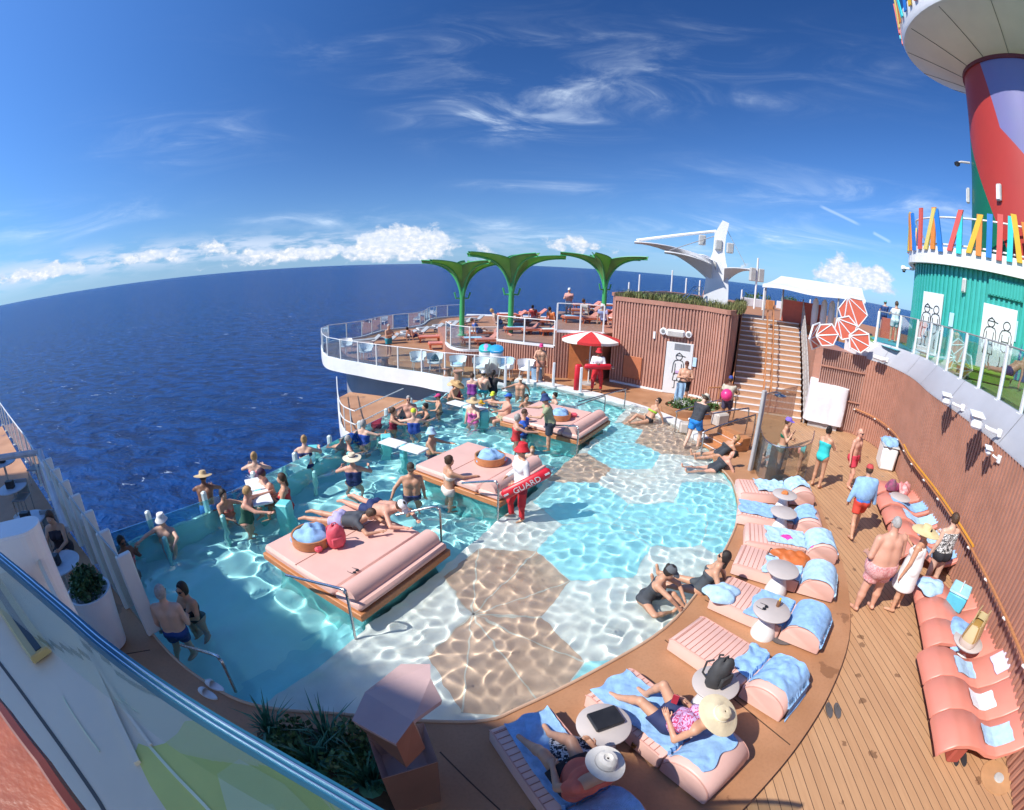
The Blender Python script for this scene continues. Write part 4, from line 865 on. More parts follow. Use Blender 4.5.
# ---- ribbed peach loungers
def lounger_mesh(w=.76, L=1.95):
    body = [(0, .02), (0, .20), (.03, .235), (.08, .25), (1.22, .25), (1.25, .24), (1.28, .25)]
    arc = [(1.62+.33*-math.cos(math.pi*k/14), .16+.25*math.sin(math.pi*k/14)) for k in range(1, 15)]
    pad = body[:-1]+[(1.25, .02)]
    def ext(pr, w, bev=.025):
        n = len(pr); v = []; cx = sum(p[0] for p in pr)/n; cz = sum(p[1] for p in pr)/n
        for y, k in ((-w/2, bev), (-w/2+bev, 0), (w/2-bev, 0), (w/2, bev)):
            for (s_, z) in pr:
                d = Vector((cx-s_, cz-z)); d = d.normalized()*k if k else Vector((0, 0)); v.append((s_+d.x, y, z+d.y))
        f = [tuple(range(n)), tuple(range(4*n-1, 3*n-1, -1))]
        for q in range(3):
            for i in range(n): j = (i+1) % n; f.append((q*n+j, q*n+i, (q+1)*n+i, (q+1)*n+j))
        return v, f
    a = MB().add(*ext(pad, w)); rb = MB()
    for k in range(13): rb.box(.10+k*.085, 0, .252, .010, w*.96, .006)
    hd = [(1.27, .02), (1.27, .22)]+arc+[(1.95, .02)]
    pp = MB()
    for y in (-w/2+.012, w/2-.012): pp.tube([(.0, y, .205), (.045, y, .236), (.1, y, .25), (1.2, y, .25)], .009, 5)
    pp.tube([(.08, -w/2+.012, .252), (.08, w/2-.012, .252)], .007, 5)
    hp = []
    for y in (-w/2+.004, w/2-.004): hp.append(MB()); hp[-1].tube([(1.29, y, .20)]+[(s_, y, z-.02) for s_, z in arc], .009, 5)
    return a, rb, MB().add(*ext(hd, w)), pp, hp
proto_l = None
LPOS = [((738, 487), (811, 488), 'farthest peach lounger by the pool, under a rumpled towel, next to the shower'), ((738, 508), (812, 516), 'second farthest peach lounger, with a deep blue towel at its foot'),
        ((745, 533), (832, 541), 'peach lounger with two magenta garments on its towel'), ((737, 555), (830, 575), 'peach lounger carrying the orange bag'),
        ((719, 588), (835, 628), 'peach lounger with a smooth blue towel over its whole head half'), ((685, 628), (803, 692), 'bare ribbed peach lounger with a towel hanging off its head end'),
        ((608, 682), (708, 752), 'peach lounger under the woman in the navy skirt'), ((519, 719), (597, 812), 'peach lounger under the man in the coral shirt at the bottom edge')]
loungers = []
for (a, b, lab) in LPOS:
    A, B = at(*a, .32), at(*b, .45); d = (B-A); d.z = 0; ang = math.atan2(d.y, d.x); k = max(.93, min(1.06, d.length/1.75))
    if proto_l is None:
        r = empty('pool_lounger', (A.x, A.y, .12), lab, 'lounger', 'peach loungers beside the pool', ang); m1, m2, m3, m4, m5 = lounger_mesh(); PIPE = mat('peach_piping', (.60, .31, .25), .5); m4.build('pad_piping', PIPE, r, True); [q.build('roll_piping', PIPE, r, True) for q in m5]
        m1.build('pad', PINK, r, 50); m2.build('ribs', mat('seam_line', (.42, .17, .12), .7), r); m3.build('head_roll', PINK, r, 50); proto_l = r
    else: r = copy_tree(proto_l, Vector((A.x, A.y, .12)), ang, lab)
    loungers.append(r)
def lz(s_):  # lounger top height at s
    if s_ < 1.26: return .25
    if s_ > 1.93: return .16
    return .16+.25*math.sqrt(max(0, 1-((s_-1.62)/.33)**2))
def towel_on(r, s0, s1, w, label, m=TOWEL, off=0., skew=0., seed=1, drop=0., name='towel', zf=None, amp=.018, grp='towels on the loungers'):
    rng = np.random.default_rng(seed); n, k = 60, 32; ph = rng.uniform(0, 6.28, 8); P = []; hw = .38
    for i in range(n+1):
        row = []
        for j in range(k+1):
            s_ = s0+(s1-s0)*i/n; y = -w/2+w*j/k; yy = y+off+skew*(i/n-.5)+.02*math.sin(6*i/n+ph[0])*(.3 if zf else 1); ss = s_+.03*math.sin(5*j/k*2+ph[1])*(.2 if zf else 1)
            wr = amp*(math.sin(9*s_+4*y+ph[2])+.8*math.sin(17*y-6*s_+ph[3]+2*math.sin(3*s_))+.6*math.sin(23*s_+15*y+ph[4])+.5*math.sin(41*s_-29*y+ph[5])*math.sin(5*y+ph[6]))*.6
            z = (max(zf(ss-.04), zf(ss), zf(ss+.04))+.012 if zf else lz(ss)+.026)+abs(wr)
            if abs(yy) > hw: ov = abs(yy)-hw; yy = math.copysign(hw+.02+.12*ov, yy); z -= ov*.95
            if ss > 1.95 and zf is None: z = max(.02, .22-(ss-1.95)*1.0)+.01; ss = 1.97+.1*(ss-1.95)
            row.append((ss, yy, z))
        P.append(row)
    mw = Matrix.Translation(r.location) @ Matrix.Rotation(r.rotation_euler.z, 4, 'Z'); P = [[mw @ Vector(q) for q in row] for row in P]; c = P[n//2][k//2].copy()
    o = MB().grid([[(q-c) for q in row] for row in P], .012).build(name, m, None, 60, loc=c); return tag(o, label, 'towel', grp)
towel_on(loungers[0], .45, 1.9, .66, 'rumpled blue towel on the farthest pool lounger', TOWEL2, .12, .1, 1, amp=.035)
towel_on(loungers[1], .02, 1.75, .62, 'deep blue towel along the lounger second from the shower', TOWEL, .0, .0, 2)
towel_on(loungers[2], .42, 1.98, .62, 'pale blue towel under the magenta garments', TOWEL2, .0, .0, 3)
towel_on(loungers[3], .55, 2.05, .66, 'blue towel under the orange bag', TOWEL2, -.05, .0, 4, amp=.01)
towel_on(loungers[4], .62, 2.0, .74, 'blue towel with a ridged weave behind the table with sunglasses', TOWEL, -.02, .0, 5, amp=.01)
towel_on(loungers[5], .95, 2.35, .62, 'wrinkled blue towel hanging off the head end of the bare ribbed lounger', TOWEL, .05, -.12, 6, amp=.03)
towel_on(loungers[6], .02, 1.75, .60, 'blue towel under the woman in the navy skirt', TOWEL, .0, .0, 7)
towel_on(loungers[7], .04, 1.8, .56, 'blue towel under the man in the coral shirt', TOWEL, .05, .0, 8)
def crumple(p, rx, ry, h, label, m, name='crumpled_towel', cat='towel', seed=1, rz=0., grp=None, parent=None):
    rng = np.random.default_rng(seed); ph = rng.uniform(0, 6.28, 9); n, k = 14, 30; v = []
    for i in range(n+1):
        row = []
        for j in range(k):
            t = 2*math.pi*j/k; q = math.sin(i/n*math.pi/2); rr = q*(1+.13*math.sin(3*t+ph[0])+.09*math.sin(5*t+ph[1]))
            z = h*(math.cos(i/n*math.pi/2)**.8)*(1+.25*math.sin(2*t+ph[2])*q)+h*.22*math.sin(7*rr*math.cos(t)+ph[3])*math.sin(6*rr*math.sin(t)+ph[4])*(1-q*.7)+.05*h*math.sin(13*t+9*q+ph[5])*q
            row.append((rx*rr*math.cos(t), ry*rr*math.sin(t), max(.004, z)))
        v.append(row+[row[0]])
    o = MB().grid(v).build(name, m, parent, 60, loc=p); o.rotation_euler = (0, 0, rz)
    return tag(o, label, cat, grp) if parent is None else o
crumple(at(728, 590, .37)-Vector((.15, .1, 0)), .30, .24, .13, 'crumpled blue towel at the foot of the lounger next to the seated bathers', TOWEL2, seed=3)
crumple(at(786, 538, .38), .15, .11, .05, 'magenta garment nearer the table, on the pale blue towel', mat('magenta_cloth', (.72, .06, .36), .6), 'garment', 'garment', 5, grp=None)
crumple(at(820, 545, .42), .24, .13, .06, 'long magenta garment at the head end of the pale blue towel', mat('magenta_cloth', (.72, .06, .36), .6), 'garment', 'garment', 6)
crumple(at(716, 738, .12), .0001, .0001, .0001, 'x', DARK) if 0 else None
# ---- white round side tables
proto_t = None; tables = []
for (u, v, lab) in ((776, 603, 'white side table with a pair of sunglasses and a small bottle on it'), (790, 578, 'white side table beside the orange bag'), (790, 508, 'white side table nearest the shower, holding an orange snack'), (790, 525, 'white side table with a black phone below it, second from the shower'), (714, 692, 'white side table under the dark backpack'), (604, 722, 'white side table carrying the black tablet case')):
    top = {776: (772, 610), 790: (785, 568)}.get(u, (u, v)); q = {603: (772, 610), 578: (783, 569), 508: (785, 494), 525: (784, 512), 692: (716, 683), 722: (604, 724)}[v]; p = at(*q, .60)
    if proto_t is None:
        r = empty('side_table', (p.x, p.y, .12), lab, 'table', 'white round side tables by the loungers')
        MB().lathe([(.20, 0), (.205, .03), (.17, .15), (.11, .30), (.08, .42), (.08, .455)], n=32).build('base', WHITE, r, 40)
        MB().lathe([(.02, .452), (.29, .452), (.30, .465), (.30, .478), (.29, .486), (.02, .487)], n=40).build('table_top', mat('table_top_grey', (.52, .46, .43), .45, .05, 3), r, 40); proto_t = r
    else: r = copy_tree(proto_t, Vector((p.x, p.y, .12)), 0, lab)
    tables.append(r)
T = [r.location+Vector((0, 0, .487)) for r in tables]
def sunglasses(p, rz, label):
    r = empty('sunglasses', p, label, 'sunglasses', 'sunglasses left on tables', rz)
    MB().lathe([(.005, 0), (.03, 0), (.03, .006), (.005, .007)], (-.035, 0, .012), 12).lathe([(.005, 0), (.03, 0), (.03, .006), (.005, .007)], (.035, 0, .012), 12).build('lenses', BLACK, r)
    MB().tube([(-.07, 0, .012), (-.07, .1, .01), (-.06, .13, .01)], .004, 5).tube([(.07, 0, .012), (.05, .12, .01)], .004, 5).tube([(-.01, 0, .016), (.01, 0, .016)], .004, 5).build('arms', BLACK, r)
sunglasses(T[0]+Vector((-.1, .05, 0)), .6, 'dark sunglasses on the side table next to the small bottle')
r = empty('small_bottle', T[0]+Vector((.13, .06, 0)), 'small brown bottle with a yellow cap on the side table', 'bottle'); MB().lathe([(.03, 0), (.032, .01), (.032, .09), (.015, .11), (.01, .11)], n=16).build('bottle_body', mat('brown_bottle', (.20, .09, .04), .3), r, 40); MB().lathe([(.018, .11), (.018, .15), (.005, .152)], n=14).build('cap', mat('yellow_cap', (.75, .55, .03), .4), r, 40)
crumple(T[2], .09, .06, .07, 'orange snack on the side table nearest the shower', mat('orange_snack', (.55, .17, .04), .7), 'snack', 'snack', 9)
tag(MB().box(0, 0, .04, .34, .26, .05, R(20), bev=.012).build('tablet_case', BLACK, loc=T[5]+Vector((.02, .05, -.01))), 'black angular tablet case on the white side table', 'case')
def backpack(p, rz, s, m, label, straps=True, name='backpack'):
    r = empty(name, p, label, 'bag', None, rz); v = []
    prof = [(.02, 0), (.85, .0), (1, .12), (1.02, .45), (.92, .75), (.7, .95), (.35, 1.03), (.02, 1.04)]; n = 28; rng = np.random.default_rng(4); ph = rng.uniform(0, 6.28, 4)
    rows = [[(.2*s*q*math.cos(2*math.pi*k/n)*(1+.07*math.sin(3*2*math.pi*k/n+ph[0]+z*4)), .14*s*q*math.sin(2*math.pi*k/n)*(1+.08*math.sin(5*2*math.pi*k/n+z*6)), .46*s*z*(1+.05*math.sin(2*2*math.pi*k/n+ph[1]))) for k in range(n+1)] for q, z in prof]
    MB().grid(rows).build('bag_body', m, r, 60)
    MB().box(0, -.145*s, .16*s, .24*s, .05*s, .2*s, bev=.02).build('pocket', m, r, 40)
    if straps:
        for x in (-.09*s, .09*s): MB().tube([(x, .12*s, .42*s), (x*1.4, .2*s, .34*s), (x*1.5, .2*s, .12*s), (x, .13*s, .04*s)], .016*s, 6).build('strap', m, r, True)
        MB().tube([(-.05*s, 0, .47*s), (-.04*s, 0, .53*s), (.04*s, 0, .53*s), (.05*s, 0, .47*s)], .012*s, 6).build('handle', m, r, True)
    return r
backpack(T[4], .4, .85, mat('charcoal_bag', (.05, .05, .052), .75, .25, 6, bump=.3), 'charcoal backpack resting on the white side table')
rr = backpack(at(508, 0, .5) if 0 else at(336, 547, .45)+Vector((.0, .05, 0)), .6, .85, mat('pink_bag', (.70, .09, .13), .6, .15, 6, bump=.3), 'pink drawstring bag standing on the nearest daybed')
tag(MB().box(0, 0, .06, .34, .13, .10, R(-40), bev=.03).build('pink_pouch', mat('pink_bag', (.70, .09, .13)), loc=at(316, 549, .45)), 'long pink pouch between the wooden bowl and the pink bag', 'pouch')
sunglasses(at(356, 572, .46), 1.2, 'black sunglasses lying on the bare front of the nearest daybed')
# wooden bowls of towels on the day beds
bowl = None
for (u, v, lab, tl) in ((312, 538, 'round wooden tray of striped towels on the nearest daybed', 'bundle of blue and white towels in the tray on the nearest daybed'), (490, 459, 'round wooden tray of towels on the middle daybed', 'bundle of blue towels in the tray on the middle daybed'), (559, 416, 'round wooden tray of towels on the farthest daybed', 'bundle of blue towels in the tray on the farthest daybed')):
    p = at(u, v, .52)-Vector((0, 0, .06))
    if bowl is None:
        bowl = tag(MB().lathe([(.36, 0), (.365, .02), (.365, .17), (.335, .17), (.335, .03), (.02, .03)], n=40).build('wooden_tray', WOODO, None, 40, loc=p), lab, 'tray', 'wooden trays on the daybeds')
    else: copy_tree(bowl, p, 0, lab)
    crumple(p+Vector((0, 0, .06)), .33, .31, .22, tl, TOWEL, 'towel_bundle', 'towels', u, grp='towel bundles in trays')
tag(MB().box(0, 0, .06, .26, .16, .11, R(30), bev=.04).build('pink_pouch', mat('pink_bag', (.7, .09, .13)), loc=at(502, 462, .46)), 'small pink pouch beside the tray on the middle daybed', 'pouch')
tag(MB().box(0, 0, .06, .26, .16, .11, R(10), bev=.04).build('pink_pouch', mat('pink_bag', (.7, .09, .13)), loc=at(573, 416.5, .46)), 'small pink pouch beside the tray on the farthest daybed', 'pouch')
# ---- coral wave loungers along the wall
def wave_z(s_): # foot .. knees .. seat .. head
    return float(np.interp(s_, [0, .06, .2, .42, .62, .85, 1.05, 1.3, 1.6, 1.9], [.29, .37, .455, .47, .42, .30, .26, .36, .57, .75]))
def wave_mesh(w=.66):
    ss = np.linspace(0, 1.9, 39); top = [(s_, wave_z(s_)) for s_ in ss]; bot = [(s_, max(.02, wave_z(s_)-.10)) for s_ in ss]
    v = []; f = []; n = len(ss)
    prs = ((-w/2, .02), (-w/2+.02, 0), (w/2-.02, 0), (w/2, .02))
    for y, e in prs:
        v += [(s_, y, z-e) for s_, z in top]+[(s_, y, z+e) for s_, z in bot]
    for q in range(3):
        o = q*2*n; p = (q+1)*2*n
        for i in range(n-1): f += [(o+i, p+i, p+i+1, o+i+1)[::-1], (o+n+i, p+n+i, p+n+i+1, o+n+i+1)]
        f += [(o, p, p+n, o+n), (o+n-1, o+2*n-1, p+2*n-1, p+n-1)]
    for q, fl in ((0, False), (3, True)):
        o = q*2*n
        for i in range(n-1): k = (o+i, o+i+1, o+n+i+1, o+n+i); f.append(k if not fl else k[::-1])
    return MB().add(v, f), [MB().box(x, 0, h/2, .22 if x < 1 else .14, w*.8, h, bev=.03) for x, h in ((.42, .34), (1.62, .46))]
proto_w = None; waves = []
def coral(foot_mid, ang, lab):
    global proto_w
    if proto_w is None:
        r = empty('wave_lounger', foot_mid, lab, 'lounger', 'coral wave loungers along the curved wall', ang); a, b = wave_mesh()
        a.build('wave_cushion', CORAL, r, 50); [q.build('support', mat('dark_coral', (.34, .07, .05), .5), r) for q in b]; proto_w = r
    else: r = copy_tree(proto_w, foot_mid, ang, lab)
    waves.append(r)
sets = [((937, 748), (920, 662), 3, 'set nearest the camera', ('nearest lounger', 'middle lounger', 'farthest lounger')), ((924, 642), (912, 585), 3, 'set under the cool box', ('lounger nearest the camera', 'middle lounger', 'farthest lounger')), ((898, 552), (868, 478), 5, 'set beside the people in hats', ('nearest lounger', 'second lounger', 'middle lounger', 'fourth lounger', 'farthest lounger'))]
for (a, b, n, nm, wh) in sets:
    A, B = at(*a, .40), at(*b, .40); A.z = B.z = 0; d = (B-A).normalized(); base = A+d*.35+Vector((d.y, -d.x, 0))*.12
    for k in range(n): coral(base+d*(k*(.675 if n == 3 else .80)), math.atan2(d.y, d.x)-math.pi/2, 'coral wave lounger, %s of the %s' % (wh[k], nm))
def wtowel(k, s0, s1, w, lab, m, off=0., seed=1, sk=0.): return towel_on(waves[k], s0, s1, w, lab, m, off, sk, seed, zf=wave_z, amp=.003)
wtowel(0, .80, 1.32, .36, 'small blue white cloth on the nearest coral lounger', TOWEL2, 0, 11); wtowel(1, .70, 1.22, .34, 'small white cloth on the middle coral lounger of the nearest set', TOWELW, .0, 12, .05); wtowel(2, .55, 1.05, .38, 'folded pale blue cloth on the far lounger of the nearest coral set', TOWEL2, 0, 13, .1); wtowel(2, 1.36, 1.76, .42, 'lilac white towel hung on the head of a coral lounger', mat('lilac_towel', (.66, .60, .74), .9, bump=.5, bscale=120), .0, 14)
wtowel(7, .6, 1.8, .5, 'smooth blue towel along the coral lounger by the straw hat', TOWEL2, 0, 15); wtowel(8, .5, 1.75, .5, 'blue towel along the middle coral lounger beside the people in hats', TOWEL2, 0, 16); wtowel(9, .3, 1.6, .5, 'blue towel along the coral lounger next to the farthest one', TOWEL, 0, 17); wtowel(6, .7, 1.7, .5, 'blue towel along the coral lounger behind the white dress', TOWEL, 0, 18)
pk = lambda k, s_, y, dz=0.: Matrix.Translation(waves[k].location) @ Matrix.Rotation(waves[k].rotation_euler.z, 4, 'Z') @ Vector((s_, y, wave_z(s_)+dz))
crumple(pk(3, .75, .1), .46, .34, .15, 'crumpled striped blue towel next to the striped beach bag', TOWEL, seed=21, rz=.4)
crumple(pk(5, .25, -.1), .32, .28, .12, 'blue towel heaped at the foot of the lounger with the cool box', TOWEL2, seed=22)
r = empty('cool_box', pk(5, .85, -.25, .0), 'turquoise cool box with a pale lid and handle on a coral lounger', 'cool box', rz=.5)
MB().box(0, 0, .15, .48, .40, .32, bev=.03).build('box_body', mat('turquoise_box', (.10, .50, .66), .5), r, 40); MB().box(0, 0, .33, .50, .42, .05, bev=.02).build('lid', mat('pale_turquoise', (.36, .68, .76), .5), r, 40); MB().tube([(-.17, 0, .33), (-.14, 0, .44), (.14, 0, .44), (.17, 0, .33)], .012, 6).build('handle', WHITE, r)
def tote(p, rz, w, d, h, label):
    m = bpy.data.materials.new('striped_canvas'); m.use_nodes = True; t = NT(m.node_tree); b = m.node_tree.nodes['Principled BSDF']; tc = t.n('TexCoord'); sp_ = t.n('SeparateXYZ'); t.l(tc.outputs['Object'], sp_.inputs[0])
    st_ = t.m('GREATER_THAN', t.m('FRACT', t.m('MULTIPLY', sp_.outputs[0], 13.)), .5); c = t.mix(st_, (.62, .50, .28), (.42, .25, .07)); low = t.m('LESS_THAN', sp_.outputs[2], h*.3); t.l(t.mix(low, c, (.70, .58, .48)), b.inputs['Base Color']); b.inputs['Roughness'].default_value = .8
    r = empty('striped_tote', p, label, 'bag', rz=rz)
    rows = [[(w/2*k*math.copysign(abs(math.cos(a))**.6, math.cos(a)), d/2*k*math.copysign(abs(math.sin(a))**.6, math.sin(a))*(1.15-z/h*.4), z) for a in np.linspace(0, 6.2832, 29)] for k, z in ((.05, 0), (.9, 0), (1, .05), (1.03, h*.5), (.98, h), (.9, h), (.9, h*.7))]
    MB().grid(rows).build('bag_body', m, r, 60)
    for y in (-d*.3, d*.3): MB().tube([(-w*.25, y, h*.95), (-w*.2, y, h+.16), (w*.2, y, h+.16), (w*.25, y, h*.95)], .012, 6).build('handle', mat('rope', (.5, .36, .18), .9), r, True)
tp = at(969, 640, .5); rt2 = copy_tree(tables[0], Vector((tp.x, tp.y, .0)), 0, 'white side table under the striped beach bag among the coral loungers'); tote(Vector((tp.x, tp.y, .49)), .35, .58, .30, .42, 'striped tan and cream beach bag on a white side table')
cp2 = at(900, 498, .45); copy_tree(tables[0], Vector((cp2.x, cp2.y, 0)), 0, 'pale side table between two towels on the farthest coral loungers')
# ---- white bin with towels, red bag by the wall
p = at(884, 466, 0); r = empty('towel_cart', (p.x, p.y, 0), 'white cart with blue towels on top beside the curved wall', 'cart', rz=R(55)); MB().box(0, 0, .38, .95, .55, .76, bev=.06).build('cart_body', WHITE, r, 40); MB().box(0, 0, .78, 1.0, .6, .05, bev=.02).build('lid', mat('grey_plastic', (.48, .48, .46), .5), r)
crumple(Vector((p.x, p.y, .80)), .5, .32, .16, 'blue towels piled on the white cart', TOWEL, 'towel_pile', 'towels', 31, R(55))
crumple(pk(10, .9, .1), .26, .2, .30, 'red and white beach bag on the farthest coral lounger', mat('red_white_cloth', (.62, .05, .05), .7, .3, 9, c2=(.8, .5, .5)), 'beach_bag', 'bag', 32)
crumple(pk(10, .45, -.2), .22, .16, .24, 'grey and pink rucksack at the foot of the farthest coral lounger', mat('grey_pink_cloth', (.16, .14, .15), .8, .4, 5, c2=(.5, .06, .2)), 'rucksack', 'bag', 33)
crumple(pk(6, 1.72, .1, .0), .16, .14, .16, 'small pink garment on the head end of a coral lounger by the wall', mat('magenta_cloth', (.72, .06, .36), .6), 'garment', 'garment', 34)
# ---- orange bag, shoes
r = empty('orange_bag', at(790, 560, .36), 'orange tote bag lying on its side on a peach lounger', 'bag', rz=R(-35)); o = crumple(Vector((0, 0, 0)), .38, .2, .18, '', mat('orange_leather', (.52, .13, .03), .5, .2, 4), 'bag_body', 'bag', 41, parent=r); MB().tube([(-.3, 0, .1), (-.42, .1, .08), (-.45, -.1, .05), (-.3, -.12, .06)], .012, 6).build('handle', BLACK, r, True)
def shoes(p, rz, m, label, s=1., name='sandals', sep=.12, closed=False):
    r = empty(name, p, label, 'shoes', None, rz)
    for x in (-sep/2*s, sep/2*s):
        sole = [(x+.045*s*math.cos(a)*(1+.15*math.sin(a)), .13*s*math.sin(a)) for a in np.linspace(0, 6.283, 18)[:-1]]
        q = MB().prism(sole, 0, .022*s).build('sole', m, r)
        if closed: MB().grid([[(x+.046*s*math.cos(a)*w, (.035+.10*t_)*s, .022*s+.06*s*math.sin(a)*math.sqrt(max(0, 1-t_*t_))) for a in np.linspace(0, math.pi, 9)] for t_, w in ((0, 1), (.3, 1), (.6, .9), (.85, .65), (.98, .3))]).build('upper', m, r, True)
        else: MB().tube([(x-.04*s, .02*s, .02*s), (x, .075*s, .05*s), (x+.04*s, .02*s, .02*s)], .010*s, 5).build('strap', m, r, True)
    return r
shoes(at(212, 691, .125), R(80), mat('white_rubber', (.70, .71, .72), .5), 'pair of white clogs on the dark shaded pool edge', 1.25, 'clogs', .13, True)
shoes(at(959, 758, .005), R(-30), mat('black_rubber', (.03, .03, .035), .6), 'black flip flops on the planks in front of the nearest coral lounger', 1.2, 'flip_flops')
shoes(at(833, 711, .005), R(-20), mat('grey_rubber', (.10, .09, .09), .6), 'dark sandals on the planks by the towel hanging off the lounger', 1.1)
shoes(at(760, 462, .13), R(-20), mat('white_rubber', (.70, .71, .72), .5), 'white shoes beside the two women lying in the shallow water', 1.2, 'white_trainers', .13, True)
tag(MB().lathe([(.02, 0), (.16, 0), (.17, .02), (.02, .03)], (0, 0, 0), 20, 1.5, 1).build('grey_oval', mat('grey_rubber', (.10, .09, .09)), loc=at(785, 638, .125)), 'flat dark grey shoe bag on the tan deck beside the side table', 'bag')  # thin dark oval lying flat on the deck
r = empty('wine_glass', at(632, 751, .12), 'clear stemmed glass standing on the tan deck by the side table', 'glass'); MB().lathe([(.035, 0), (.036, .004), (.006, .012), (.005, .07), (.03, .095), (.04, .13), (.036, .17), (.033, .17), (.034, .13), (.02, .10)], n=18).build('bowl', glassmat('wine_glass_clear', (.94, .92, .88), 1.), r, True); MB().lathe([(.002, .095), (.025, .097), (.033, .12), (.002, .121)], n=14).build('wine', mat('amber_wine', (.45, .22, .05), .1), r)
tag(MB().lathe([(.02, 0), (.022, .01), (.022, .13), (.012, .15), (.012, .17)], n=12).build('lotion_bottle', mat('blue_plastic', (.03, .08, .55), .4), None, 40, loc=at(608, 757, .12)), 'little blue bottle standing on the deck below the tablet table', 'bottle')
p = at(996, 778, 0); tag(MB().lathe([(.30, 0), (.30, .016), (.02, .018)], n=30).build('round_mat', mat('tan_disc', (.50, .27, .13), .6), loc=(p.x, p.y, .004)), 'round tan disc on the planks at the lower right', 'disc'); tag(MB().lathe([(.09, 0), (.085, .02), (.01, .025)], n=20).build('ash_dish', mat('grey_plastic', (.48, .48, .46)), loc=(p.x+.02, p.y-.03, .022)), 'little grey dish on the round tan disc', 'dish')
# ---------------------------------------------------------------- platform furniture, shades, foreground
# white tub chairs on the platform
proto = None
def tub(p, ang, lab, seatm=WHITE):
    global proto
    if proto is None:
        r = empty('tub_chair', p, lab, 'chair', 'white tub chairs on the sun platform', ang); rows = []
        for z, k, in ((.40, .86), (.46, .95), (.60, 1.02), (.74, 1.08), (.80, 1.10)):
            rows.append([(.36*k*math.cos(a), .36*k*math.sin(a)-.02, z if abs(a-math.pi/2) < 2.0 else min(z, .62)) for a in np.linspace(R(-50), R(230), 25)])
        MB().grid(rows).build('tub_back', WHITE, r, 60); MB().lathe([(.02, .38), (.33, .38), (.35, .41), (.33, .46), (.02, .47)], n=28).build('seat', WHITE, r, 40)
        for x, y in ((-.2, -.22), (.2, -.22), (-.2, .2), (.2, .2)): MB().tube([(x*1.25, y*1.25, 0), (x, y, .40)], .016, 6).build('leg', ALU, r)
        proto = r
    else: r = copy_tree(proto, p, ang, lab)
    return r
pv = lambda u, v, z=.12: at(u, v, z)
CH = [((418, 369), 'white tub chair by the man in teal trunks', 20), ((435, 371), 'white tub chair holding a dark bag', 5), ((458, 374), 'white tub chair with a blue towel on its seat', 0), ((481, 376), 'white tub chair left of the two bins', -10), ((506, 376.5), 'white tub chair with a blue towel over its back', -15), ((526, 378), 'white tub chair nearest the man in the pink cap', -20), ((366, 359), 'white tub chair in the outer row near the platform rail', 40), ((346, 353), 'white tub chair farthest left on the platform', 60)]
chairs = [tub(pv(*q), R(a), lab) for q, lab, a in CH]
towel_seat = lambda k, lab, m: crumple(chairs[k].location+Vector((0, -.02, .47)), .22, .18, .07, lab, m, seed=50+k)
towel_seat(2, 'blue towel on the seat of a white tub chair', TOWEL2); 
rows = [[(.33*math.cos(a), .33*math.sin(a), z) for a in np.linspace(R(30), R(150), 12)] for z in (.5, .65, .84)]
o = MB().grid(rows, .0).build('hanging_towel', TOWEL2, None, 60, loc=chairs[4].location); o.rotation_euler = chairs[4].rotation_euler; tag(o, 'pale blue towel hung inside the back of a white tub chair', 'towel')
crumple(chairs[1].location+Vector((0, 0, .46)), .2, .15, .3, 'dark bag standing on a white tub chair', mat('dark_teal_bag', (.02, .06, .08), .7), 'bag', 'bag', 61)
mb = None
for (u, v, lab) in ((385, 367, 'small pale side table on the platform, leftmost'), (447, 378, 'small tan stool between white tub chairs under the rail'), (458, 381, 'small tan stool behind the straw hats')):
    p = pv(u, v)
    if mb is None: mb = tag(MB().lathe([(.16, 0), (.17, .02), (.15, .38), (.22, .42), (.22, .46), (.02, .46)], n=20).build('stool', mat('tan_stool', (.44, .24, .16), .5), None, 40, loc=p), lab, 'stool', 'small stools on the platform')
    else: copy_tree(mb, p, 0, lab)
# two towel bins
for (u, v, lab) in ((485.5, 372, 'left of two white bins with teal and lilac lids'), (496, 373, 'right of two white bins, with a blue lid')):
    p = pv(u, v); r = empty('towel_bin', p, lab, 'bin', 'white bins in front of the middle terrace')
    MB().lathe([(.02, 0), (.30, 0), (.31, .03), (.31, 1.05), (.02, 1.06)], n=28).build('drum', WHITE, r, 40)
    tilt = Matrix.Translation((0, 0, 1.05)) @ Matrix.Rotation(R(24), 4, 'X')
    MB().lathe([(.31, -.05), (.33, .0), (.31, .10), (.16, .17), (.02, .19)], n=28, mat=tilt).build('lid', mat('teal_lid', (.03, .50, .52), .4) if u < 490 else mat('sky_blue_lid', (.03, .32, .62), .4), r, 40)
    if u < 490: MB().lathe([(.02, .192), (.15, .178), (.29, .118), (.30, .11), (.05, .18)], n=14, sx=.7, mat=tilt).build('lid_panel', mat('lilac_lid', (.50, .32, .58), .4), r)
p = pv(537, 380); tag(MB().lathe([(.2, 0), (.24, .02), (.27, .52), (.24, .53), (.22, .4), (.02, .38)], n=20).build('blue_tub', mat('steel_blue', (.22, .34, .48), .5), None, 40, loc=p), 'low steel blue tub on the deck by the man in the pink cap', 'tub')
# deck rail stanchions by the pool
st = None
for (u, v, lab) in ((505, 391, 'white rail post nearest the two bins at the pool edge'), (528, 384, 'white rail post beside the man in the pink cap'), (553, 387.5, 'white rail post in front of the orange door'), (580, 393, 'white rail post right beside the second lifeguard')):
    p = pv(u, v); 
    if st is None: st = tag(MB().box(0, 0, .52, .11, .08, 1.04, bev=.02).box(0, 0, .02, .2, .16, .04, bev=.01).build('rail_post', WHITE, loc=p), lab, 'post', 'white posts on the back pool deck')
    else: copy_tree(st, p, 0, lab)
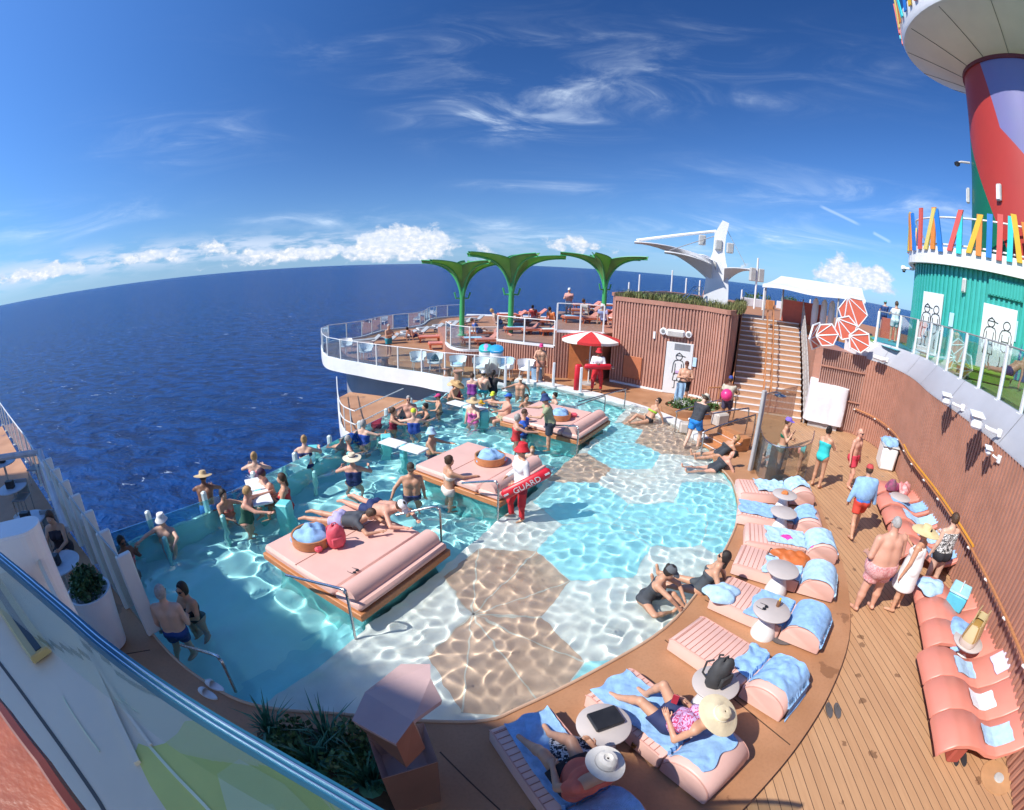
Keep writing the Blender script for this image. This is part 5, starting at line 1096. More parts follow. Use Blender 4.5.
# parasol
p = at(588, 384, .12); root = empty('parasol', p, 'red and white striped parasol shading the second lifeguard', 'parasol'); ph = hz(p.x, p.y, 590, 331)-.12
MB().tube([(0, 0, 0), (0, 0, ph)], .03, 8).build('pole', ALU, root); MB().lathe([(.3, 0), (.3, .06), (.05, .09)], n=20).build('foot', mat('grey_metal', (.42, .40, .39)), root, 40)
for k in range(8):
    a0, a1 = R(45*k+10), R(45*k+55); n = 5; rows = []
    for i in range(n+1):
        q = i/n; rr = 1.26*q; z = ph-.02-.30*q**1.4; rows.append([(rr*math.cos(a0+(a1-a0)*j/4)*(1-.03*math.sin(math.pi*j/4)*q), rr*math.sin(a0+(a1-a0)*j/4)*(1-.03*math.sin(math.pi*j/4)*q), z-.02*math.sin(math.pi*j/4)*q) for j in range(5)])
    rows.append([(x, y, z-.10) for x, y, z in rows[-1]])
    MB().grid(rows).build('canopy_panel', mat('red_canvas', (.58, .03, .03), .7) if k % 2 else mat('cream_canvas', (.80, .74, .66), .7), root, 60)
    MB().tube([(0, 0, ph-.35), (1.15*math.cos(a0), 1.15*math.sin(a0), ph-.33)], .012, 5).build('rib', ALU, root)
# green shade sails
GR = mat('green_steel', (.06, .40, .13), .35, .08, 2); GS = mat('green_sail', (.20, .46, .14), .55, .15, 2, c2=(.30, .54, .20)); _t = NT(GS.node_tree); _b = GS.node_tree.nodes['Principled BSDF']; _o = GS.node_tree.nodes['Material Output']; _tr = _t.n('BsdfTranslucent'); _tr.inputs[0].default_value = (.22, .55, .12, 1); _mx = _t.n('MixShader'); _mx.inputs[0].default_value = .45; _t.l(_b.outputs[0], _mx.inputs[1]); _t.l(_tr.outputs[0], _mx.inputs[2]); _t.l(_mx.outputs[0], _o.inputs[0])
def funnel(az, d, zb, ztip, wtip, lab, rot):
    x, y = d*math.sin(R(az)), d*math.cos(R(az)); r = empty('shade_tree', (x, y, zb), lab, 'sun shade', 'green leaf shaped sun shades', rot); H = ztip-zb
    MB().lathe([(.26, 0), (.26, .03), (.15, .05), (.145, H*.55), (.17, H*.58), (.15, H*.66), (.05, H*.72)], n=20).build('trunk', GR, r, 40)
    for a in (0, 180): MB().tube([(.12*math.cos(R(a)), 0, H*.50), (.36*math.cos(R(a)), 0, H*.50), (.46*math.cos(R(a)), 0, H*.58)], .05, 6).build('floodlight', GR, r)
    for k in range(5):
        a = R(72*k); rows = []; n = 16; zt_ = H*.985
        for i in range(n+1):
            t = i/n; rr = .09+wtip*(.55*t**2.3+.45*t**1.2); zr = H*.55+(zt_-.02-H*.55)*(1-(1-t)**2.0); w = .08+.44*math.sin(math.pi*min(1, t*.90+.08))**.8*wtip/2.6*(1-.5*t*t)
            ze = zt_-.30*(1-t)**2+.14*t; row = []
            for u in np.linspace(-1, 1, 9): row.append((rr*math.cos(a)-w*u*math.sin(a), rr*math.sin(a)+w*u*math.cos(a), zr+(max(ze-zr, 0)*.85)*abs(u)**1.25))
            rows.append(row)
        MB().grid(rows, .015).build('leaf_sail', GS, r, 60)
        MB().tube([(q[4][0], q[4][1], q[4][2]-.04) for q in rows], [.07-.04*i/n for i in range(n+1)], 8).build('rib', GR, r, True)
        for e in (0, -1): MB().tube([q[e] for q in rows], .022, 5).build('edge_tube', GR, r, True)
    return r
funnel(-6.3, 27.5, .9, 5.15, 2.5, 'leftmost and lowest green leaf shaped sun shade', .35)
funnel(-.5, 25.5, 1.3, 5.55, 2.75, 'middle green leaf shaped sun shade, the largest', .12)
funnel(10.5, 29.5, 1.7, 5.85, 2.7, 'rightmost green leaf shaped sun shade beside the planted roof', .5)
# red loungers on the terraces, grey ones along the outer rail
pr = None
def deck_lounger(p, ang, lab, grp, m, fm):
    global pr
    key = 'r' if m is CORAL else 'g'
    if pr is None: pr = {}
    if key not in pr:
        r = empty('sun_lounger', p, lab, 'lounger', grp, ang)
        MB().box(.62, 0, .36, 1.28, .62, .07, bev=.02).build('seat_pad', m, r); q = Matrix.Translation((1.24, 0, .36)) @ Matrix.Rotation(R(-38), 4, 'Y')
        MB().box(.36, 0, 0, .78, .62, .07, bev=.02, mat=q).build('backrest', m, r); MB().box(.7, 0, .29, 1.5, .68, .06, bev=.01).build('frame', fm, r)
        for x in (.08, 1.35):
            for y in (-.28, .28): MB().box(x, y, .14, .06, .06, .28).build('leg', fm, r)
        pr[key] = r; return r
    return copy_tree(pr[key], p, ang, lab)
RF = mat('red_frame', (.60, .15, .07), .5); GL = mat('grey_sling', (.30, .32, .34), .7); k = 0
rl = []
for (z, rows) in ((.82, (((462, 345), 18), ((475, 346), 18), ((468, 338), 18))), (1.32, (((505, 334), 14), ((522, 335), 14), ((540, 336), 14), ((505, 326), 14), ((521, 325), 14), ((538, 326), 14), ((498, 319), 14), ((520, 317), 14))), (2.12, (((563, 323), 12), ((580, 324), 12), ((598, 325), 12), ((570, 315), 12), ((590, 315), 12), ((574, 309), 12), ((600, 309), 12)))):
    for (uv, a) in rows:
        p = at(*uv, z); rl.append(deck_lounger(p, R(a), 'red', 'red loungers on the raised terraces', CORAL, RF))
names = ['on the low rounded terrace', 'on the middle terrace', 'on the highest terrace']
for i, r in enumerate(rl):
    t = 0 if i < 3 else 1 if i < 11 else 2; j = i-(0, 3, 11)[t]; n = (3, 8, 7)[t]
    pos = (('front left', 'front right', 'rear'), ('front left', 'front centre', 'front right', 'second row left', 'second row centre', 'second row right', 'back left', 'back right'), ('front left', 'front centre', 'front right', 'middle left', 'middle right', 'back left', 'back right'))[t][j]
    r['label'] = 'red framed sun lounger, %s of the group %s' % (pos, names[t])
    if j % 2 == 0:
        p = r.location+Vector((.55, .1, .40)); tag(MB().box(0, 0, 0, .9, .5, .02, R(14)).build('spread_towel', TOWEL2 if j % 4 == 0 else TOWELW, loc=p), 'towel spread on the red lounger at the %s %s' % (pos, names[t]), 'towel', 'towels on the red loungers')
for (u, v, lab) in ((438, 349, 'red framed sun lounger on the main platform nearest the man in teal trunks'), (428, 342, 'red framed sun lounger on the main platform, one row behind the nearest'), (446, 341, 'red framed sun lounger on the main platform beside the low rounded terrace')):
    q = deck_lounger(at(u-9, v, .12), R(16), 'red', 'red loungers on the raised terraces', CORAL, RF); q['label'] = lab; q['group'] = 'red loungers on the main platform'
gp = []
for i, (u, v) in enumerate(((350, 347), (369, 345), (388, 341), (402, 337), (418, 333), (434, 330), (450, 326), (462, 323))):
    gp.append(deck_lounger(at(u, v, .12), R(30), 'grey', 'grey loungers along the outer rail', GL, WHITE)); gp[-1]['label'] = '%s grey sling lounger along the outer rail of the platform' % ('leftmost', 'second', 'third', 'fourth', 'fifth', 'sixth', 'seventh', 'farthest')[i]
# white mast with canopy blades
d_ = 24.; mx, my = d_*math.sin(R(23.6)), d_*math.cos(R(23.6)); root = empty('white_mast', (mx, my, BH), 'white forked mast with long canopy blades rising from the planted roof', 'mast', rz=R(-23.6))
mast = [(-.62, 0), (-.60, .8), (-.52, 1.7), (-.42, 2.2), (-.30, 2.6), (-.26, 3.5), (.10, 4.16), (.42, 4.05), (.30, 3.4), (.26, 2.7), (.36, 2.2), (.50, 1.7), (.58, .9), (.62, 0)]
v = [(x, -.22, z) for x, z in mast]+[(x, .22, z) for x, z in mast]; n = len(mast); f = [tuple(range(n)), tuple(range(2*n-1, n-1, -1))]+[((i+1) % n, i, n+i, n+(i+1) % n) for i in range(n)]
MB().add(v, f).build('column', WHITE, root)
def blade(tip, root_p, w, lab, drop=.35):
    a, b = Vector(root_p), Vector(tip); rows = []
    for i in range(11):
        t = i/10; c = a.lerp(b, t); c.z = a.z+(b.z-a.z)*(1-(1-t)**2.2)-.0; hw = w*(1-t)**.7*.5+.03; th = drop*(1-t)**2+.07
        rows.append([(c.x, c.y-hw, c.z), (c.x, c.y, c.z+.06), (c.x, c.y+hw, c.z), (c.x, c.y, c.z-th), (c.x, c.y-hw, c.z)])
    return MB().grid(rows).build(lab, WHITE, root, 30)
blade((-4.2, 0, 2.75), (-.3, 0, 2.15), 2.2, 'canopy_blade', 1.0); blade((-2.5, -1.6, 2.30), (-.3, -.1, 1.95), 1.6, 'canopy_blade', .7); blade((1.55, 0, 1.95), (.3, 0, 1.85), 1.6, 'canopy_blade', .8); blade((-1.2, 3., 2.5), (-.1, .2, 2.1), 1.6, 'canopy_blade', .7)
MB().tube([(-4.1, 0, 2.85), (-.2, 0, 3.62)], .075, 8).build('tie_rod', WHITE, root); MB().tube([(-2.3, -1.4, 2.4), (-.2, 0, 3.4)], .02, 6).build('stay_cable', mat('grey_metal', (.42, .40, .39)), root); MB().tube([(.35, 0, 3.7), (1.35, 0, 2.1)], .012, 5).build('stay_cable', mat('grey_metal', (.42, .40, .39)), root)
for x, z in ((-.85, 3.1), (.52, 2.85), (-.05, 2.95)): MB().box(x, -.25, z, .34, .2, .5, R(15), bev=.04).build('speaker_box', mat('grey_plastic', (.48, .48, .46)), root)
p = Vector((mx-.95, my-.2, BH)); root = empty('roof_ladder', p, 'low steel steps and rail beside the white mast', 'steps')
for y in (0, .5): MB().tube([(-.9, y, 0), (-.1, y, .85), (.1, y, .85), (.15, y, 0)], .025, 6).build('rail', STEEL, root)
for k in range(3): MB().box(-.6+.25*k, .25, .2+.22*k, .2, .5, .04).build('tread', STEEL, root)
# slim posts and gear at the far edge
for i, (az, e0, e1, h) in enumerate(((14.5, 0, 0, 1.5), (18.3, 0, 0, 2.0), (20.0, 0, 0, 1.55), (21.6, 0, 0, 1.5), (26.6, 0, 0, 1.2), (29.2, 0, 0, 1.5), (34.7, 0, 0, 1.2), (13.3, 0, 0, .9))):
    d = 34.; tag(MB().lathe([(.10, 0), (.10, .04), (.06, .06), (.055, h), (.02, h+.03)], n=10).build('stern_post', WHITE, None, 40, loc=(d*math.sin(R(az)), d*math.cos(R(az)), 3.3)), 'slim white post on the skyline, number %s from the left' % ('two', 'three', 'four', 'five', 'six', 'seven', 'eight', 'one')[i], 'post', 'slim white posts on the skyline')
r = empty('speaker_mast', (34*math.sin(R(28.2)), 34*math.cos(R(28.2)), 3.3), 'white pole with grey loudspeakers right of the white mast', 'pole'); MB().tube([(0, 0, 0), (0, 0, 3.5)], .07, 8).build('pole', WHITE, r)
for x in (-.35, .3): MB().box(x, 0, 2.35, .42, .3, .9, bev=.04).build('loudspeaker', mat('grey_plastic', (.48, .48, .46)), r)
# landing planters and canopy
for (u, v, w, lab, rz) in ((757, 307, 2.4, 'low tan planter with grey side on the left of the landing', -.2), (789, 310, 2.0, 'low tan planter on the right of the landing', .1)):
    p = at(u, v, SZ); r = empty('landing_planter', p, lab, 'planter', 'planters on the stair landing', rz)
    MB().box(0, 0, .3, w, 1., .6, bev=.03).build('box_body', mat('pale_grey_fascia', (.58, .57, .60)), r); MB().box(w*.36, -.1, .31, w*.3, .9, .64, bev=.02).build('wood_end', WOODO, r); leafy(leafy(MB(), (0, 0, .6), (w*.45, .4), .5, 120, .14, rg), (0, 0, .6), (w*.45, .4), .4, 60, .03, rg, True).build('plants', LEAF, r)
cA = [(-2.75, -1.35, 0), (2.3, -1.35, 0), (2.3, 1.35, .55), (-2.1, 1.35, .55)]
p0 = Vector((25*math.sin(R(35.6)), 25*math.cos(R(35.6)), 0)); root = empty('white_canopy', (p0.x, p0.y, SZ), 'white fabric canopy on slim posts at the top of the stairs', 'canopy', rz=R(-35.6)); hC = 1.72
rows = []
for i in range(9):
    t = i/8; a = Vector(cA[0]).lerp(Vector(cA[3]), t); b = Vector(cA[1]).lerp(Vector(cA[2]), t); rows.append([tuple(a.lerp(b, j/12)+Vector((0, 0, hC+.05*math.sin(math.pi*j/4)*(1-t)-.06*math.sin(math.pi*t)))) for j in range(13)])
rows = [[(x, y-.02, z-.14) for x, y, z in rows[0]]]+rows
MB().grid(rows, .02).build('fabric_roof', WHITE, root, 40)
for x, y, h in ((-2.6, -1.2, hC), (1.0, -1.2, hC), (2.1, 1.2, hC+.5), (-1.9, 1.2, hC+.5)): MB().tube([(x, y, 0), (x, y, h)], .05, 8).build('post', mat('grey_metal', (.42, .40, .39)), root)
for i, x in enumerate((-.1, .35, .75)): r = tag(MB().grid([[(.16*math.cos(a)*k, .16*math.sin(a)*k, z) for a in np.linspace(0, 6.283, 17)] for z, k in ((0, .8), (.1, 1), (.7, 1.1), (1.25, .95), (1.4, .4), (1.42, .02))]).build('folded_parasol', WHITE, None, 60, loc=(p0.x+x*.8, p0.y-x*.6, SZ)), '%s of three furled white parasols under the white canopy' % ('leftmost', 'middle', 'rightmost')[i], 'parasol', 'furled white parasols')
for (u, v, w, h, lab) in ((803, 313, 2.2, 1.1, 'low coral faceted bar screen under the white canopy'), (893, 305, .9, .9, 'red board standing by the rail left of the teal building')):
    d = ray(u, v); dd = 26 if u < 850 else 24; p = Vector((d.x, d.y, 0)).normalized()*dd; z = UD if u > 850 else SZ
    o = MB().prism([(-w/2, -.2), (w/2, -.2), (w/2, .2), (-w/2, .2)], 0, h).build('coral_screen', CORP, loc=(p.x, p.y, z)); o.rotation_euler = (0, 0, R(-35)); tag(o, lab, 'screen')
# ---- faceted hood bin by the near pool edge
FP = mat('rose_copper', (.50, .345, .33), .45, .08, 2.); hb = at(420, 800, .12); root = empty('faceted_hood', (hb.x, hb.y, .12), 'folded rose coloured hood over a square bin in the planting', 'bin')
zt, zl = 1.55, 1.0; q = lambda u, v, z: tuple(at(u, v, z)-Vector((hb.x, hb.y, .12)))
low = [q(367, 735, zl), q(382, 779, zl), q(438, 762, zl), q(424, 723, zl)]; cx = sum(p[0] for p in low)/4; cy2 = sum(p[1] for p in low)/4
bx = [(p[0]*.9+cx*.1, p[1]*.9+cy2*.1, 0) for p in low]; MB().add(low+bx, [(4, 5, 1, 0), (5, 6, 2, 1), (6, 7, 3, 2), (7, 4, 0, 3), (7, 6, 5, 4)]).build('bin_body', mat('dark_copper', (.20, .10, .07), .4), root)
inn = [(p[0]*.74+cx*.26, p[1]*.74+cy2*.26, zl-.42) for p in low]; lip = [(p[0], p[1], p[2]+.012) for p in low]
MB().add(lip+inn, [(0, 1, 5, 4), (1, 2, 6, 5), (2, 3, 7, 6), (3, 0, 4, 7), (4, 5, 6, 7)]).build('funnel_lining', FP, root)
top = [q(352, 720, zt), q(365, 692, zt), q(402, 671, zt), q(431, 671, zt), q(431.5, 685, zt), q(442, 700, zt), q(413, 721, zt), q(396, 744, zt)]
top = [(x, y, z+(.10 if i in (2, 3, 4) else 0)) for i, (x, y, z) in enumerate(top)]
ud_ = [(x*.97+.0, y*.97, z-.05) for x, y, z in top]
MB().add(top+ud_, [tuple(range(7, -1, -1))[::-1], tuple(range(15, 7, -1))]+[((i+1) % 8, i, 8+i, 8+(i+1) % 8) for i in range(8)]).build('hood_plate', FP, root)
nk = [top[6], top[7], (top[7][0]+.02, top[7][1]+.05, zl-.05), (top[6][0]+.05, top[6][1]+.06, zl-.1)]
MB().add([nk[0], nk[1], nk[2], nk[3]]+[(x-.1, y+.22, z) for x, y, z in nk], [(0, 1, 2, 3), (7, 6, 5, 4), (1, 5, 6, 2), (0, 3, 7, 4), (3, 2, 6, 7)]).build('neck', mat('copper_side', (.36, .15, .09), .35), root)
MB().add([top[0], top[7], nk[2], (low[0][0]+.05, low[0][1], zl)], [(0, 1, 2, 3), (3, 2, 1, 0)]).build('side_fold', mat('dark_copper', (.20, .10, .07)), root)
# planting at its left
pb = [at(u, v, .12) for u, v in ((258, 735), (300, 728), (340, 735), (372, 745), (385, 790), (400, 815), (330, 840), (270, 800))]; c = pb[0]; root = empty('plant_bed', (c.x, c.y, .12), 'dense dark green planting in the shade beside the rose hood', 'planting')
MB().prism([tuple((p-c)[:2]) for p in pb], -.05, .05).build('soil', mat('soil', (.06, .04, .025)), root)
cen = [at(u, v, .12)-c for u, v in ((275, 740), (300, 750), (330, 748), (355, 752), (318, 772), (350, 778), (372, 790), (295, 765), (340, 765), (375, 765))]
for i, p in enumerate(cen):
    nm, m, mb = (('spiky_plant', LEAFB, leafy(MB(), (0, 0, .0), (.05, .05), .62, 60, .022, rg, True)) if i % 2 == 0 else ('leafy_plant', LEAFD, leafy(MB(), (0, 0, .05), (.24, .24), .55, 240, .075, rg)))
    mb.lathe([(.02, -.02), (.20, -.02), (.16, .04), (.02, .10)], n=10).build(nm, m, root, loc=p)
# ---- cafe walkway on the left
cup = None; ct = []
for (u, v, lab) in ((58, 563, 'round grey cafe table nearest the tall white planter, woman seated at it'), (28, 519, 'second round cafe table from the tall white planter'), (12, 487, 'third round cafe table along the shaded walkway'), (3, 462, 'farthest round cafe table along the shaded walkway')):
    p = at(u, v, .87)
    if cup is None:
        r = empty('cafe_table', (p.x, p.y, .12), lab, 'table', 'round cafe tables on the walkway'); MB().lathe([(.02, .72), (.42, .72), (.43, .735), (.42, .75), (.02, .752)], n=40).build('table_top', mat('grey_blue_top', (.50, .54, .60), .4), r, 40); MB().lathe([(.24, 0), (.24, .02), (.04, .05), (.035, .72)], n=20).build('pedestal', mat('grey_metal', (.42, .40, .39)), r, 40); cup = r
    else: r = copy_tree(cup, Vector((p.x, p.y, .12)), 0, lab)
    ct.append(r)
cd = None
for i, r in enumerate(ct):
    p = r.location+Vector((.02 if i else -.02, -.05, .752)); lab = 'black menu caddy on %s' % ('the cafe table nearest the planter', 'the second cafe table', 'the third cafe table', 'the farthest cafe table')[i]
    if cd is None: cd = tag(MB().box(0, 0, .09, .24, .14, .18, bev=.01).build('menu_caddy', BLACK, loc=p), lab, 'caddy', 'black menu caddies'); cd.rotation_euler = (0, 0, .4)
    else: copy_tree(cd, p, .5, lab)
cc = None
for (u, v, lab, a) in ((46, 596, 'cafe chair half hidden by the nearest cafe table', 2.5), (50, 535, 'cafe chair between the first and second cafe tables', .5), (22, 500, 'cafe chair between the second and third cafe tables', .5), (36, 470, 'cafe chair out in the sunny patch of the walkway', .3)):
    p = at(u, v, .5); p.z = .12
    if cc is None:
        r = empty('cafe_chair', p, lab, 'chair', 'cafe chairs on the walkway', a); MB().box(0, 0, .45, .44, .44, .04, bev=.015).build('seat', mat('grey_sling', (.30, .32, .34)), r); MB().box(0, .21, .66, .42, .03, .36, bev=.012).build('backrest', mat('grey_sling', (.30, .32, .34)), r)
        for x, y in ((-.19, -.19), (.19, -.19), (-.19, .19), (.19, .19)): MB().tube([(x, y, 0), (x, y, .45 if y < 0 else .8)], .014, 6).build('leg', STEEL, r)
        cc = r
    else: copy_tree(cc, p, a, lab)
p = at(88, 590, 1.12); root = empty('tall_planter', (p.x, p.y, .12), 'tall tapered white planter with a dark bush beside the windscreen', 'planter')
MB().lathe([(.02, 0), (.20, 0), (.24, .03), (.36, .95), (.365, 1.0), (.33, 1.0), (.32, .9), (.02, .88)], n=36).build('pot', WHITE, root, 40); leafy(MB(), (0, 0, .90), (.25, .25), .50, 800, .075, rg).build('bush', LEAFD, root)
for i, (u, v, z, lab) in enumerate(((30, 440, 1.0, 'long pale beam of the far walkway rail'),)):
    a, b = at(-30, 462, 1.3), at(40, 452, 1.3); c = at(66, 530, .6); r = empty('beam_rail', a, 'grey painted beam rail angling along the far walkway', 'rail'); MB().tube([(0, 0, 0), b-a, c-a], .09, 8).build('beam', mat('pale_grey_fascia', (.58, .57, .60)), r)
# ---- photographer's rail: glass screen with a blue cap, pale bulwark ledge outside, wooden rail
capz = 3.95; cpx = [(-60, 505), (0, 556), (55, 602), (100, 641), (150, 678), (200, 711), (260, 747), (320, 782), (370, 811), (420, 840), (470, 872)]
cap = smoothp([at(u, v, capz) for u, v in cpx], 4); c = cap[0].copy(); root = empty('glass_screen_rail', c, 'curved glass screen with a dark blue metal cap in the foreground', 'railing'); cl = [p-c for p in cap]
BLUE = mat('blue_metal_cap', (.012, .10, .18), .35, .1, 3, metal=.15)
MB().wall([p[:2] for p in cl], -.5, -.02, .012).build('glass_panel', glassmat('screen_glass', (.90, .93, .88), .35), root)
mb = MB().wall([p[:2] for p in cl], -.045, 0, .042); mb.build('metal_cap', BLUE, root)
o1 = off(cl, .006); o2 = off(cl, -.012); MB().wall([p[:2] for p in o1], 0, .006, .005).build('bright_edge', mat('polished_edge', (.75, .80, .82), .15, .05, 3, metal=.9), root); MB().wall([p[:2] for p in o2], 0, .005, .003).build('bright_edge', mat('polished_edge', (.75, .80, .82)), root)
lz0 = 3.0; edge = [at(u-2, v+9, lz0) for u, v in cpx]; CRE = mat('cream_steel', (.80, .68, .50), .42, .05, 1.2, bump=.05, bscale=4)
lp = [tuple(p[:2]) for p in edge]+[(.6, -1.5), (-9, -1.5)]
MB().prism(lp, lz0-.2, lz0).build('outer_ledge', CRE, kind='structure')
yl = [at(u, v, lz0) for u, v in ((185, 722), (178, 734), (165, 744), (150, 748), (139, 744), (136, 752), (140, 764), (150, 785), (170, 815), (200, 860), (330, 900), (470, 890))]+[at(u-2, v+9.5, lz0) for u, v in cpx[::-1][1:6]]
MB().prism([tuple(p[:2]) for p in yl], lz0, lz0+.006).build('ledge_yellow_paint', mat('yellow_green_paint', (.66, .66, .18), .5, .08, 1.5), kind='structure')
gr_ = [at(u, v, lz0) for u, v in ((218, 775), (240, 760), (285, 785), (310, 810), (340, 850), (240, 850))]; MB().prism([tuple(p[:2]) for p in gr_], lz0, lz0+.010).build('ledge_pale_patch', mat('pale_green_paint', (.68, .70, .34), .5, .06, 1.5), kind='structure')
def ridge(pts, w, h, name, m):
    P = smoothp([at(u, v, lz0) for u, v in pts], 5); MB().wall([p[:2] for p in P], lz0-.01, lz0+h, w).build(name, m, kind='structure')
ridge(((30, 540), (62, 610), (95, 670), (120, 725), (139, 765)), .035, .03, 'ledge_ridge', CRE); ridge(((70, 612), (88, 650), (118, 700), (152, 747)), .02, .02, 'ledge_ridge', CRE)
ridge(((150, 747), (175, 775), (205, 806), (230, 835)), .016, .014, 'ledge_stripe', mat('bright_line', (.80, .80, .52), .4)); ridge(((-10, 650), (20, 690), (60, 745), (100, 803), (110, 830)), .022, .004, 'ledge_groove', mat('dark_joint', (.10, .09, .08))); ridge(((63, 697), (80, 725), (100, 752)), .006, .008, 'ledge_line', mat('bright_line', (.80, .80, .52)))
a, b = at(-6, 585, lz0+.05), at(42, 655, lz0+.05); root = empty('slotted_post', a, 'gold framed strip with a dark slot on the cream ledge', 'fitting'); d = (b-a); ang = math.atan2(d.y, d.x); L_ = d.length
MB().box(L_/2*math.cos(ang), L_/2*math.sin(ang), 0, L_, .17, .06, ang, bev=.01).build('gold_frame', mat('gold_paint', (.52, .40, .16), .35, .1, 3), root); MB().box(L_/2*math.cos(ang), L_/2*math.sin(ang), .032, L_*.96, .05, .006, ang).build('dark_slot', BLACK, root)
pA = at(77, 614, 2.35); pB = at(-40, 640, 2.35); pC = pA+Vector((-.35, .55, 0)); root = empty('white_partition', (pA.x, pA.y, 0.12), 'smooth white partition wall with a rounded end beyond the foreground rail', 'partition'); zt = hz(pA.x, pA.y, 24, 530)-.12
d = (pB-pA).normalized(); nn = Vector((d.y, -d.x, 0)); t_ = .17; prof = [(-t_*math.cos(a)*1., -t_*math.sin(a)) for a in np.linspace(0, math.pi, 12)]
base = [tuple((nn*p[0]*-1+d*(p[1]+t_))[:2]) for p in prof]; base += [tuple((d*3-nn*t_)[:2]), tuple((d*3+nn*t_)[:2])]
ar = sum(base[i][0]*base[(i+1) % len(base)][1]-base[(i+1) % len(base)][0]*base[i][1] for i in range(len(base)))
base = base if ar > 0 else base[::-1]
MB().prism(base, 0, zt).build('wall', WHITE, root); MB().prism([(x*.96, y*.96) for x, y in base], zt, zt+.02).build('top_edge', WHITE, root)
wz = 4.32; wd = [at(u, v, wz) for u, v in ((-30, 672), (0, 711), (38, 762), (80, 822), (110, 870))]; c = wd[0].copy(); inn_ = [p+Vector((-.22, -.16, 0)) for p in wd]
root = empty('wooden_handrail', c, 'reddish varnished wooden handrail in the bottom left corner', 'handrail')
MB().prism([tuple((p-c)[:2]) for p in wd[::-1]]+[tuple((p-c)[:2]) for p in inn_], -.05, 0).build('rail_plank', mat('varnished_wood', (.30, .075, .022), .3, .35, 2, stretch=(1.4, 2.0, 9), bump=.2, bscale=30, coat=.4), root)
MB().tube([(p-c)+Vector((0, 0, -.02)) for p in wd], .022, 8).build('rail_edge', mat('dark_wood_edge', (.14, .035, .02), .3, .2, 4), root)
# ---- shower cubicle, pool step rails
p = at(772, 470, 0.01); root = empty('shower_screen', (p.x, p.y, 0), 'curved clear shower screen with a steel post and rain head', 'shower')
sc = smoothp([at(752, 462, 0)-p, at(757, 481, 0)-p, at(775, 489, 0)-p, at(800, 484, 0)-p, at(806, 468, 0)-p], 5)
MB().wall([q[:2] for q in sc], .05, 1.15, .012).build('glass_panel', glassmat('smoked_glass', (.66, .68, .66), .5, dens=.10, milk=(.3, .3, .3)), root); MB().tube([q+Vector((0, 0, 1.16)) for q in sc], .018, 6).build('rail', STEEL, root); MB().wall([q[:2] for q in sc], 0, .05, .03).build('base_channel', mat('grey_metal', (.42, .40, .39)), root)
a = at(749, 474, 0)-p; hb_ = 2.35; MB().box(a.x, a.y, hb_/2, .14, .10, hb_, R(25), bev=.02).build('post', mat('grey_metal', (.42, .40, .39)), root); MB().wall([(a.x, a.y), tuple((at(752, 462, 0)-p)[:2])], .05, hb_, .012).build('glass_panel', glassmat('smoked_glass', (.6, .6, .6)), root)
MB().tube([(a.x, a.y, hb_-.12), (a.x+.45, a.y+.12, hb_-.05), (a.x+.62, a.y+.15, hb_-.10)], .022, 6).build('arm', STEEL, root); MB().lathe([(.02, 0), (.17, 0), (.17, .03), (.03, .06)], (a.x+.62, a.y+.15, hb_-.18), 20).build('rain_head', STEEL, root)
MB().wall([tuple((at(752, 462, 0)-p)[:2]), tuple((at(786, 447, 0)-p)[:2])], .05, 2.05, .012).build('glass_panel', glassmat('smoked_glass', (.66, .68, .66)), root)
p = at(786, 493, 0.0); tag(MB().lathe([(.4, 0), (.42, .04), (.40, .16), (.34, .2), (.02, .21)], n=28).build('round_ottoman', mat('grey_leather', (.16, .16, .17), .6, .2, 5), None, 40, loc=(p.x+.1, p.y+.35, 0)), 'low round dark grey ottoman inside the curved shower screen', 'ottoman')
stp = at(724, 446, .12); root = empty('pool_steps', (stp.x, stp.y, .006), 'orange wooden steps from the back deck down to the shallow water', 'steps', rz=R(20))
for k in range(3): MB().box(-.35+.35*k, 0, .06+.10*k, .36, 1.15, .12+.2*k if k else .12, bev=.01).build('tread', WOODO, root)
for k in range(3): MB().box(-.52+.35*k, 0, .125+.2*k*.55, .03, 1.1, .012).build('nosing', WHITE, root)
def hoop(pts, label):
    P = [at(u, v, z) for u, v, z in pts]; o = MB().tube([q-P[0] for q in smoothp(P, 3)], .024, 10).build('grab_rail', STEEL, None, True, loc=P[0]); tag(o, label, 'handrail', 'steel grab rails of the pool')
def rail3(a, b, c_, h, label, za=-.12, zb=.12):
    A, B = at(*a, za), at(*b, zb); m1 = A+Vector((0, 0, h+.05)); m2 = B+Vector((0, 0, h+.18)); P = [A, A+Vector((0, 0, h-.1)), m1+(B-A)*.06, m2-(B-A)*.12, m2-Vector((0, 0, .10)), B]
    o = MB().tube([q-A for q in smoothp(P, 4)], .024, 10).build('grab_rail', STEEL, None, True, loc=A); tag(o, label, 'handrail', 'steel grab rails of the pool')
rail3((674, 436), (732, 424), 0, .82, 'steel grab rail behind the man in the dark T-shirt, nearest the planter bed')
rail3((686, 444), (744, 438), 0, .82, 'middle steel grab rail of the wooden pool steps')
rail3((700, 460), (750, 447), 0, .85, 'steel grab rail of the pool steps nearest the two lying women')
